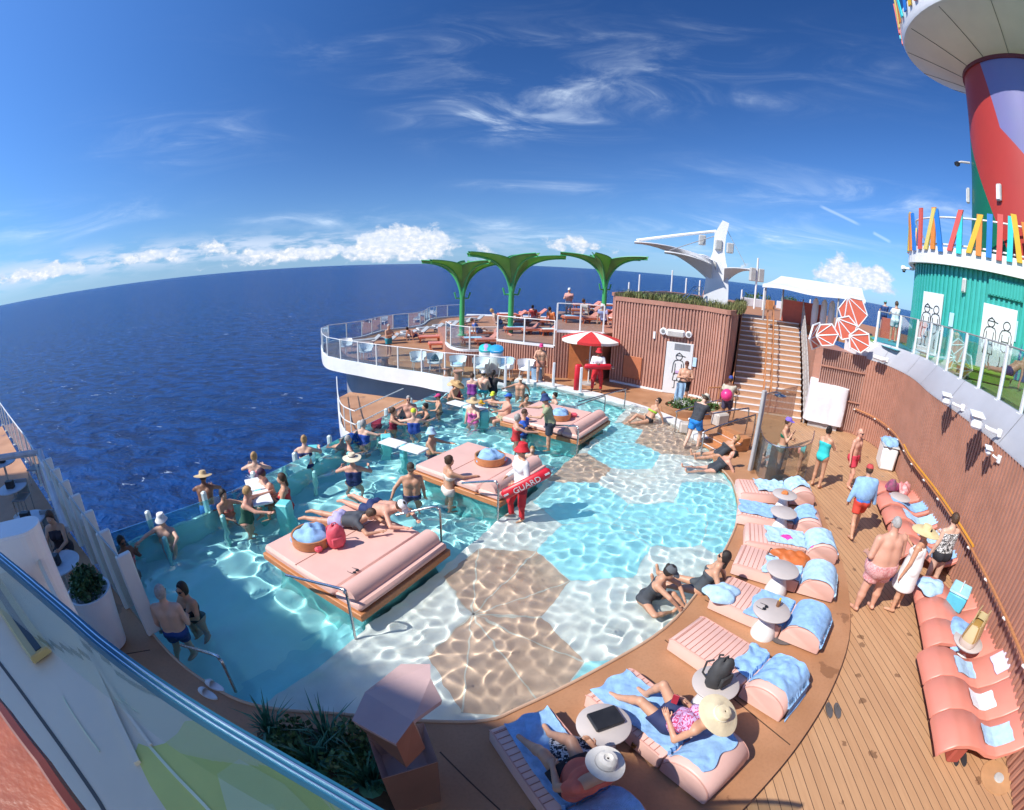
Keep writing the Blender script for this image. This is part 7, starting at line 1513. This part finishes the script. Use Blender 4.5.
    if shades:
        g_ = MB()
        for x in (-1, 1): g_.add([(x*.008*sc, .097*sc, .013*sc), (x*.062*sc, .078*sc, .016*sc), (x*.058*sc, .079*sc, -.022*sc), (x*.016*sc, .099*sc, -.022*sc)]+[(x*.008*sc, .103*sc, .013*sc), (x*.066*sc, .086*sc, .016*sc), (x*.060*sc, .086*sc, -.022*sc), (x*.016*sc, .105*sc, -.022*sc)], [(0, 1, 2, 3), (7, 6, 5, 4), (0, 4, 5, 1), (1, 5, 6, 2), (2, 6, 7, 3), (3, 7, 4, 0)]); g_.tube([(x*.064*sc, .082*sc, .012*sc), (x*.081*sc, .01*sc, .01*sc)], .004*sc, 5)
        c_ = g_.build('sunglasses', BLACK, o); c_.matrix_local = HM
    elif dist < 14:
        for x in (-1, 1):
            e_ = MB().lathe([(.001, -.011*sc), (.008*sc, -.008*sc), (.0115*sc, 0), (.008*sc, .008*sc), (.001, .011*sc)], (x*.031*sc, .083*sc, -.004*sc), 10).build('eye', mat('eye_white', (.72, .70, .66), .2), o, True); e_.matrix_local = HM
            i_ = MB().lathe([(.001, -.006*sc), (.006*sc, 0), (.001, .006*sc)], (x*.031*sc, .0925*sc, -.004*sc), 8).build('iris', mat('iris_brown', (.03, .018, .012), .2), e_, True)
    return o
# ---------------------------------------------------------------- the crowd
NAVY, BLUE_, RED_, PINKC, BLK, WHT, TURQ, GRN, GREY, MAR, PURP, LIME, CORALC, KHAKI, ROYAL = (.015, .03, .12), (.03, .14, .50), (.50, .03, .035), (.66, .20, .22), (.02, .02, .025), (.76, .76, .76), (.03, .46, .48), (.02, .09, .06), (.06, .065, .08), (.30, .02, .05), (.22, .04, .26), (.36, .62, .04), (.66, .16, .12), (.40, .36, .22), (.02, .07, .36)
STRAW = (.58, .43, .24)
def wade(u, v, face, label, zoff=-.12, **k):
    p = at(u, v, WZ); return person((p.x, p.y, WZ), face, label, water=True, zoff=zoff, group=k.pop('group', None), **k)
def stand(u, v, face, label, z=.12, **k):
    p = at(u, v, z); return person((p.x, p.y, z), face, label, **k)
def sit(u, v, z, face, label, **k):
    p = at(u, v, z); return person((p.x, p.y, z), face, label, seat=True, pose=k.pop('pose', 'seat'), **k)
# --- along the glass, left to right
wade(126, 556, 100, 'bather in dark glasses with hands at the face, nearest the windscreen', -.35, sk='brown', arms=('face', 'face'), shades=True, hair='dark', wear=(('suit', PINKC),), fem=True)
wade(166, 534, 170, 'man in a white bucket hat standing chest deep with arms spread', -.34, sk='fair', arms=('swim', 'swim'), hat=('bucket', WHT), fat=1.1)
wade(207, 505, -25, 'dark skinned man in a big straw hat and blue trunks leaning on the glass', -.06, sk='brown', arms=('rail', 'rail'), lean=R(16), hat=('straw', STRAW), wear=(('shorts', BLUE_),), hair='dark')
wade(226, 510, 115, 'woman with a dark bun standing shoulder deep beside the green swimsuit', -.30, sk='tan', fem=True, arms=('front', 'swim'), hair='dark', hairdo='bun', wear=(('suit', CORALC),))
wade(247, 520, 75, 'blond woman in a dark green swimsuit reaching to the pool table', -.02, sk='pink', fem=True, fat=1.15, arms=('reach', 'out'), lean=R(10), hair='blond', hairdo='short', wear=(('suit', GRN),))
wade(258, 482, -10, 'woman with hair pinned up, bare back turned, at the glass behind the table', -.04, sk='fair', fem=True, arms=('rail', 'elbows'), hair='blond', hairdo='bun', wear=(('brief', PINKC), ('bra', PINKC)))
wade(272, 497, 215, 'man in a dark cap seated at the pool table', -.05, sk='pink', fat=1.15, arms=('front', 'front'), legs=('sit', 'sit'), lean=R(12), hat=('cap', (.05, .02, .05)), wear=(('shorts', NAVY),))
wade(287, 505, 250, 'woman in a red swimsuit on the right side of the pool table', -.05, sk='tan', fem=True, arms=('front', 'fold'), legs=('sit', 'sit'), hair='brown', hairdo='pony', wear=(('suit', RED_),))
wade(306, 464, -15, 'blond woman with her back turned resting both arms on the glass', -.06, sk='fair', fem=True, fat=1.1, arms=('elbows', 'rail'), lean=R(8), hair='blond', hairdo='bun', wear=(('brief', NAVY), ('bra', NAVY)))
wade(354, 480, -10, 'woman in a pale hat and navy swimsuit with arms held out, back turned', -.15, sk='pink', fem=True, fat=1.2, arms=('elbows', 'elbows'), hat=('straw', (.74, .66, .48), NAVY), hair='brown', wear=(('suit', NAVY),))
wade(348, 447, 60, 'bald man swimming shoulder deep by the glass', -.46, sk='pink', hair='grey', hairdo='buzz', arms=('elbows', 'elbows'), fat=1.15)
wade(364, 440, 20, 'grey haired woman in a royal blue swimsuit by the glass', -.20, sk='fair', fem=True, fat=1.1, hair='grey', hairdo='short', arms=('out', 'down'), wear=(('suit', ROYAL),))
wade(393, 427, 80, 'woman in a maroon top facing right near the lower terrace', -.18, sk='tan', fem=True, arms=('reach', 'front'), hair='brown', hairdo='bun', wear=(('suit', MAR),))
wade(409, 416, 165, 'broad man in dark glasses facing the camera near the support wall', -.10, sk='pink', fat=1.2, belly=.6, arms=('out', 'front'), shades=True, hair='grey', hairdo='buzz', wear=(('shorts', NAVY),))
wade(414, 430, -5, 'swimmer in a yellow cap and blue swimsuit, back turned', -.14, sk='fair', fem=True, fat=1.15, arms=('out', 'out'), hat=('cap', (.66, .70, .04)), hair=None, wear=(('suit', ROYAL),))
wade(426, 415, 240, 'dark haired woman low in the water right of the broad man', -.40, sk='tan', fem=True, arms=('swim', 'swim'), hair='dark', hairdo='bun', wear=(('suit', BLK),))
wade(439, 411, 250, 'child in a pink cap standing near the support wall', -.10, sk='tan', H=1.5, arms=('out', 'front'), hat=('cap', (.62, .05, .20)), wear=(('shorts', GREY),))
wade(431, 451, 100, 'man in a pale blue bucket hat at the pool table', -.16, sk='tan', arms=('front', 'reach'), hat=('bucket', (.40, .60, .78)), wear=(('shorts', NAVY),))
wade(451, 397, 120, 'man in a big straw hat bending over the table at the far edge', -.10, sk='tan', arms=('front', 'fold'), lean=R(25), hat=('wide', (.56, .36, .16)), fat=1.1)
wade(459, 396, 240, 'woman in a smaller straw hat huddled beside the big straw hat', -.14, sk='pink', fem=True, arms=('fold', 'front'), lean=R(18), hat=('straw', STRAW), wear=(('suit', MAR),))
wade(472, 393, 10, 'woman in a purple swimsuit at the far pool edge', -.02, sk='fair', fem=True, fat=1.1, hair='brown', hairdo='short', arms=('front', 'front'), wear=(('suit', PURP),))
wade(483, 391, 20, 'man in a white cap and turquoise trunks at the far pool edge', .0, sk='fair', arms=('fold', 'fold'), hat=('cap', WHT), wear=(('shorts', TURQ),))
wade(493, 390, 30, 'person in a black rash shirt at the far pool edge', .0, sk='tan', hair='dark', hairdo='long', fem=True, arms=('out', 'down'), wear=(('longsleeve', BLK), ('shorts', BLK)))
wade(520, 395, 185, 'man in a pale visor leaning back on the far pool rim', -.05, sk='tan', arms=('out', 'back'), hat=('visor', (.72, .66, .52)), hair='grey')
wade(493, 402, 200, 'swimmer in a lime yellow cap low in the water', -.42, sk='tan', arms=('swim', 'swim'), hat=('cap', (.62, .72, .05)), hair=None, wear=(('shorts', NAVY),))
wade(480, 410, 120, 'swimmer in an orange yellow cap, only the head above water', -.46, sk='fair', arms=('swim', 'swim'), hat=('cap', (.70, .42, .02)), hair=None)
wade(473, 421, 190, 'woman in a straw hat and pink swimsuit standing in the middle of the pool', -.05, sk='fair', fem=True, arms=('down', 'front'), hat=('straw', STRAW), wear=(('suit', (.62, .12, .34)),))
wade(505, 420, 250, 'big bellied man in a blue cap half sitting on the farthest daybed', .08, sk='pink', fat=1.25, belly=1., arms=('out', 'reach'), legs=('sit', 'sit'), lean=R(-10), hat=('cap', (.02, .12, .50)), wear=(('shorts', KHAKI),))
wade(543, 401, 110, 'left of two heads chatting behind the farthest daybed', -.44, sk='tan', hair='brown', arms=('swim', 'swim'))
wade(555, 402, 250, 'right of two heads chatting behind the farthest daybed', -.44, sk='fair', fem=True, hair='dark', hairdo='bun', arms=('swim', 'swim'))
wade(526, 405, 150, 'dark haired bather low in the water left of the farthest daybed', -.40, sk='tan', hair='dark', arms=('swim', 'swim'))
wade(523, 434, 95, 'man in a bright blue shirt standing beside the middle daybed', -.02, sk='tan', hair='brown', hairdo='buzz', arms=('front', 'reach'), fat=1.15, wear=(('shirt', (.02, .10, .50)), ('shorts', NAVY)))
wade(516, 440, 80, 'woman with grey hair and a red swimsuit next to the bright blue shirt', -.02, sk='pink', fem=True, hair='grey', arms=('reach', 'reach'), wear=(('suit', RED_),))
wade(412, 494, 165, 'broad shouldered man in a dark cap standing left of the middle daybed', -.06, sk='tan', fat=1.15, arms=((( .62, .1, -.75), (.35, .35, -.8)), 'down'), hat=('cap', (.05, .04, .03)), shades=True, wear=(('shorts', NAVY),))
wade(449, 492, 60, 'slim woman in a white bikini with her hair up beside the middle daybed', .07, sk='tan', fem=True, arms=('reach', 'fold'), hair='brown', hairdo='bun', wear=(('brief', (.70, .62, .56)), ('bra', (.70, .62, .56))))
wade(176, 632, -22, 'bare backed man in dark blue trunks standing in the shade near the white fins', .02, sk='fair', H=1.8, arms=('carry', 'down'), hair='grey', hairdo='short', shades=True, wear=(('shorts', (.01, .05, .22)),), fat=1.1)
wade(191, 610, 190, 'dark haired woman in sunglasses facing the bare backed man', -.25, sk='tan', fem=True, arms=('front', 'fold'), hair='dark', hairdo='bob', shades=True, wear=(('suit', BLK),))
# --- lifeguards
WSH = cloth(WHT)
g1 = stand(519, 523, 245, 'lifeguard in a red hat, white shirt and red leggings walking in the shallow water', SHZ, sk='tan', H=1.78, fat=.85, arms=('carry', 'carry'), legs=('step', 'stand'), hat=('bucket', (.62, .02, .03)), wear=(('longsleeve', WSH), ('trousers', (.56, .02, .03), 1.9), ('shorts', (.30, .01, .03), .35)), head=(-.1, .2))
def tube_float(p, d, L, label, letters=True):
    r = empty('rescue_tube', p, label, 'rescue tube', 'red rescue tubes', math.atan2(d.y, d.x)); pitch = -math.atan2(d.z, math.hypot(d.x, d.y)); r.rotation_euler = (0, pitch, math.atan2(d.y, d.x)); RD = mat('rescue_red', (.60, .015, .03), .4)
    MB().box(0, 0, 0, L, .16, .22, bev=.06).build('foam_body', RD, r, 50); MB().tube([(L/2, 0, 0), (L/2+.10, 0, .02), (L/2+.12, 0, -.08), (L/2, 0, -.05)], .010, 5).build('clip', STEEL, r, True)
    if letters:
        cu = bpy.data.curves.new('t', 'FONT'); cu.body = 'GUARD'; cu.size = .17; cu.extrude = .002; cu.align_x = 'CENTER'; cu.align_y = 'CENTER'; tmp = bpy.data.objects.new('t', cu); COL.objects.link(tmp); dg = bpy.context.evaluated_depsgraph_get(); me = bpy.data.meshes.new_from_object(tmp.evaluated_get(dg)); bpy.data.objects.remove(tmp)
        me.materials.clear(); me.materials.append(WHITE); o = bpy.data.objects.new('lettering', me); COL.objects.link(o); o.parent = r; o.location = (0, -.082, 0); o.rotation_euler = (R(90), 0, 0)
        for x in (-.42*L, .42*L): MB().box(x, -.082, .02, .10, .004, .04).build('white_mark', WHITE, r)
    return r
gp_ = g1.location
tube_float(Vector((gp_.x+.10, gp_.y-.28, .92)), Vector((.80, .15, .42)), 1.05, 'long red rescue tube marked in white, held across the lifeguard in the pool')
g2 = stand(596, 392, 190, 'second lifeguard in red hat and red shorts standing under the parasol', .12, sk='brown', H=1.78, arms=('fold', 'fold'), legs=('wide', 'wide'), hat=('bucket', (.62, .02, .03)), wear=(('longsleeve', WSH), ('shorts', (.62, .02, .03), .75), ('trousers', (.52, .02, .03), 1.8)))
tube_float(Vector((g2.location.x-.05, g2.location.y-.28, 1.22)), Vector((1, .1, .02)), 1.1, 'red rescue tube held by the second lifeguard under the parasol', False)
r = tag(MB().box(0, 0, .55, .30, .16, 1.1, R(15), bev=.06).build('red_float_bag', mat('rescue_red', (.60, .015, .03), .4), None, 50, loc=at(577, 391, .12)), 'upright red float bag leaning by the rail post under the parasol', 'bag')
# --- on and round the day beds
p = at(343, 524, .46); person((p.x, p.y, .455), 98, 'boy in a dark vest and lavender shorts lying on his front on the nearest daybed', pose='prone', sk='tan', H=1.6, lean=R(80), legs=('prone', 'prone'), arms=(((.35, .55, .65), (-.55, .1, .85)), ((.35, .55, .65), (-.55, .1, .85))), head=(-.7, .2), hair='brown', wear=(('shirt', GREY, .08), ('shorts', (.44, .40, .66), .6)))
p = at(377, 514, .46); person((p.x, p.y, .455), 118, 'man in a white cap and navy shorts crouched on elbows on the nearest daybed', pose='prone', sk='pink', fat=1.15, lean=R(74), legs=('prone', 'prone'), arms=(((.35, .72, .5), (-.5, .25, .8)), ((.35, .72, .5), (-.5, .25, .8))), head=(-.5, 0), hat=('cap', WHT), wear=(('shorts', NAVY, .7),))
wade(532, 456, 190, 'blond child behind the lifeguard, head and shoulders above water', -.35, H=1.35, sk='fair', hair='blond', hairdo='bob', arms=('front', 'front'))
stand(548, 453, 275, 'bearded man in a navy bucket hat and sage shirt standing on the shallow shelf', SHZ, sk='tan', arms=('reach', 'front'), lean=R(12), hat=('bucket', (.02, .05, .16)), shades=True, wear=(('shirt', (.34, .38, .22)), ('shorts', (.03, .04, .06), .7)), fat=1.1)
# --- back deck and platform
stand(389, 356, 120, 'bare chested man in teal trunks holding a blue towel on the platform', .12, sk='tan', arms=('fold', 'front'), fat=1.15, hair='grey', hairdo='buzz', wear=(('shorts', (.02, .24, .30)),))
sit(413, 337, .45, 30, 'sunbather lying back on the platform beside the red loungers', sk='pink', lean=R(-50), legs=('long', 'knee_low'), hair='dark', wear=(('shorts', NAVY),))
stand(540, 382, 190, 'bare chested man in a pink cap walking past the tub chairs', .12, sk='tan', arms=('front', 'down'), legs=('step', 'trail'), hat=('cap', (.66, .05, .22)), wear=(('shorts', (.46, .20, .14), .5),), lean=R(8))
stand(682, 405, 200, 'heavy man in a dark cap standing before the figure door with a pale towel', .12, sk='tan', fat=1.3, belly=1., arms=('fold', 'fold'), hat=('cap', (.10, .03, .02)), wear=(('shorts', BLK, .7),))
p = at(678, 408, .12); o = MB().grid([[(x+.02*math.sin(z*9), .02*math.sin(x*30+z*4), z) for x in np.linspace(-.19, .19, 14)] for z in np.linspace(.12, 1.02, 12)], .0).build('hanging_towel', TOWEL2, None, 60, loc=(p.x-.05, p.y-.12, .1)); tag(o, 'pale blue towel hanging in front of the heavy man at the figure door', 'towel')
sit(648, 423, .05, 255, 'woman in a lime bikini leaning back on the edge of the shallow shelf', sk='tan', fem=True, lean=R(-28), arms=('prop', 'prop'), legs=('knee_low', 'long'), shades=True, hair='dark', hairdo='bun', wear=(('bra', LIME), ('brief', BLK)))
stand(692, 449, 55, 'man in a charcoal T-shirt and bright blue shorts stepping up the pool steps', -.05, sk='fair', arms=('front', 'front'), legs=('step', 'trail'), lean=R(22), head=(.35, 0), hat=('fedora', (.60, .54, .44)), wear=(('shirt', (.035, .037, .045)), ('shorts', (.02, .22, .62), .6)), H=1.8)
stand(724, 424, 35, 'man in a blue cap and khaki top carrying a pink ball at the stair foot', .12, sk='brown', arms=('front', 'carry'), legs=('step', 'stand'), hat=('cap', (.03, .06, .28)), wear=(('shirt', (.50, .46, .36)), ('shorts', (.06, .05, .09), .75)))
p = at(722, 395, 1.1); q = at(724, 424, .12); tag(MB().lathe([(.21*math.sin(a)+.001, -.21*math.cos(a)) for a in np.linspace(0, math.pi, 13)], n=24).build('beach_ball', mat('pink_ball', (.72, .04, .20), .35), None, True, loc=(q.x-.18, q.y-.22, 1.22)), 'round pink ball held by the man in the blue cap', 'ball')
# --- lying in the shallows
sit(718, 458, -.02, 268, 'woman in a dark swimsuit with tied hair lying back, farther of two in the shallows', sk='tan', fem=True, lean=R(-48), arms=('prop', 'prop'), legs=('long', 'long'), hair='blond', hairdo='pony', shades=True, wear=(('suit', (.035, .04, .05)),))
sit(712, 473, -.02, 270, 'woman in a dark swimsuit lying back, nearer of two by the farthest lounger', sk='pink', fem=True, lean=R(-55), arms=('prop', 'prop'), legs=('long', 'long'), hair='dark', hairdo='bun', wear=(('suit', (.035, .04, .05)),))
sit(645, 604, -.06, 125, 'woman in a grey cap and dark swimsuit sitting in the shallow water', sk='tan', fem=True, lean=R(22), arms=(((.2, .9, -.35), (-.3, .6, -.7)), ((.2, .9, -.35), (-.3, .6, -.7))), legs=('cross', 'knee_low'), hat=('cap', (.10, .11, .12)), hair='dark', hairdo='bun', wear=(('suit', (.05, .055, .065)),))
sit(700, 592, .05, 300, 'woman with dark hair leaning back on the pool rim beside the grey cap', sk='tan', fem=True, lean=R(-22), arms=('prop', 'prop'), legs=('long', 'long'), hair='dark', hairdo='pony', shades=True, wear=(('suit', (.06, .07, .08)),))
# --- by the shower and on the planks
stand(776, 477, 140, 'woman in a violet cap and green bikini behind the shower screen', .0, sk='tan', fem=True, arms=('face', 'fold'), hat=('cap', (.22, .14, .62)), wear=(('bra', (.0, .16, .09)), ('brief', (.28, .30, .24))))
stand(815, 487, 65, 'woman in a turquoise swimsuit with dark hair standing beside the shower', .0, sk='tan', fem=True, arms=('front', 'fold'), hair='dark', hairdo='bun', wear=(('suit', (.03, .50, .50)),))
stand(846, 487, 160, 'bald man in red trunks walking on the planks by the wall', .0, sk='pink', arms=('down', 'down'), legs=('step', 'stand'), shades=True, hair=None, fat=1.1, wear=(('shorts', (.56, .04, .07), .6),))
stand(851, 535, 20, 'person in a red cap with a blue towel round the shoulders and red shorts', .0, sk='tan', arms=('down', 'down'), legs=('step', 'trail'), hat=('cap', (.52, .06, .06)), wear=(('shorts', (.62, .06, .035), .65), ('shirt', (.05, .16, .48), -.02), ('shawl', TOWEL)), lean=R(6))
stand(862, 610, 8, 'big bare backed man in pink shorts seen from behind', .0, sk='pink', H=1.86, fat=1.95, belly=1., arms=('carry', 'carry'), legs=('wide', 'wide'), hair='grey', hairdo='buzz', wear=(('shorts', pattern('pink_print', (.62, .24, .24), (.74, .42, .40), 22), .62),))
stand(893, 610, -20, 'woman in a wide straw hat and white dress standing beside the big man', .0, sk='tan', fem=True, arms=('phone', 'down'), legs=('stand', 'stand'), hat=('wide', (.68, .54, .28)), hair='dark', hairdo='bun', wear=(('dress', WHT),))
stand(925, 592, 15, 'woman in a black and white tankini and dark briefs facing the wall', .0, sk='fair', fem=True, fat=1.25, arms=('front', 'down'), hair='brown', hairdo='short', shades=True, wear=(('vest', pattern('black_white_print', (.03, .03, .03), (.70, .68, .66), 26), .05), ('brief', BLK)))
q = at(872, 590, .0); o = MB().grid([[(x, .03*math.sin(x*22+z*5), z) for x in np.linspace(-.16, .16, 14)] for z in np.linspace(.15, .95, 12)], .0).build('hanging_towel', mat('deep_blue_towel', (.05, .12, .50), .9, .2, 7), None, 60, loc=(q.x+.28, q.y, 0)); tag(o, 'deep blue towel hanging between the big man and the white dress', 'towel')
# --- on the two nearest loungers
def on_lounger(k, s_, y=0.): return Matrix.Translation(loungers[k].location) @ Matrix.Rotation(loungers[k].rotation_euler.z, 4, 'Z') @ Vector((s_, y, lz(s_)+.05))
fa = lambda k: (math.degrees(math.atan2(-math.cos(loungers[k].rotation_euler.z), -math.sin(loungers[k].rotation_euler.z))))
q = on_lounger(6, 1.02, .0); person(q, fa(6), 'woman in a navy skirt, flowered top and straw hat lying on a lounger', pose='seat', seat=True, sk='tan', fem=True, lean=R(-52), arms=('phone', 'phone'), legs=('knee', 'knee_low'), head=(.5, 0), hat=('straw', (.70, .58, .38), (.80, .74, .60)), hair='brown', wear=(('skirt', (.02, .03, .10)), ('vest', pattern('flower_print', (.44, .04, .12), (.56, .38, .62), 20), .06)))
tag(MB().box(0, 0, 0, .075, .012, .15, R(fa(6)), bev=.004).build('phone', mat('red_case', (.40, .03, .05), .4), loc=on_lounger(6, .98, 0)+Vector((.0, .05, .40))), 'red phone held by the woman in the navy skirt', 'phone')
q = on_lounger(7, 1.15, .0); person(q, fa(7), 'man in a coral shirt and pale fedora sitting on the lounger at the bottom edge', pose='seat', seat=True, sk='tan', H=1.8, fat=1.2, belly=.6, lean=R(-26), arms=('phone', 'front'), legs=('knee_low', 'knee_low'), head=(.35, 0), hat=('fedora', (.64, .60, .54), (.45, .42, .38)), hair='dark', shades=True, wear=(('shirt', (.62, .13, .085), -.05), ('shorts', BLK, .62)))
crumple(on_lounger(7, .75, .22), .30, .22, .13, 'black and white zebra print wrap across the lap of the man in the coral shirt', pattern('zebra_print', (.02, .02, .03), (.72, .70, .70), 18), 'wrap', 'wrap', 71)
# --- cafe, terraces, far decks
q = ct[0].location; person((q.x-.62, q.y+.62, .57), 150, 'woman in a dark tank top seated at the nearest cafe table', pose='seat', seat=True, sk='tan', fem=True, arms=('front', 'front'), legs=('sit', 'sit'), lean=R(10), hair='brown', hairdo='pony', wear=(('vest', (.03, .02, .03), -.02), ('shorts', BLK, .4)))
stand(568, 318, 200, 'far person in a white cap and pink shirt standing on the highest terrace', 2.12, sk='pink', arms=('fold', 'front'), hat=('cap', WHT), wear=(('shirt', (.62, .30, .26)), ('shorts', (.42, .50, .60), .6)))
for i, (u, v, z, lab, c, ht) in enumerate(((604, 321, 2.5, 'person in a white hat sitting on a far lounger beside the planted building', (.34, .36, .60), WHT), (588, 314, 2.5, 'person in a pale top on a lounger at the back of the highest terrace', (.62, .50, .46), None), (534, 318, 1.75, 'person in a red top resting on the middle terrace', (.56, .06, .05), None), (498, 324, 1.75, 'person with fair hair resting on a red lounger of the middle terrace', (.56, .44, .36), None), (553, 322, 2.0, 'person in an orange top on a lounger between the two terraces', (.60, .16, .04), None), (478, 333, 1.2, 'sunbather in blue shorts on the low rounded terrace', (.05, .12, .4), None))):
    sit(u, v, z, (30, 60, 20, 80, 40, 70)[i], lab, sk=('fair', 'tan', 'pink', 'fair', 'tan', 'pink')[i], lean=R(-32), legs=('long', 'knee_low'), hair=('grey', 'brown', 'dark', 'blond', 'dark', 'brown')[i], hat=('cap', ht) if ht else None, wear=(('shirt', c), ('shorts', NAVY)))
stand(882, 331, 20, 'person in a navy shirt and teal cap at the rail left of the teal building', UD, sk='fair', arms=('front', 'front'), hat=('cap', (.10, .42, .46)), wear=(('shirt', (.02, .06, .20)), ('shorts', NAVY)))
stand(892, 342, 20, 'person in a white top at the rail nearest the teal building', UD, sk='tan', fem=True, arms=('front', 'front'), hair='brown', wear=(('shirt', WHT), ('shorts', (.5, .5, .5))))
person((36*math.sin(R(22.5)), 36*math.cos(R(22.5)), 2.75), 200, 'tiny figure standing far off, left of the foot of the white mast', sk='tan', wear=(('shorts', NAVY),), hair='dark')
q = bpy.data.objects['green_lounger'].location; person((q.x+.95, q.y+.0, UD+.34), 300, 'sunbather on the lime green lounger, mostly legs in view', pose='seat', seat=True, sk='tan', lean=R(-55), legs=('long', 'long'), hair='dark', wear=(('shorts', NAVY),))
for o in S.objects:
    if o.type == 'MESH' and o.name != 'sea' and not o.name.startswith('pool_water'): o.cycles.is_caustics_receiver = True
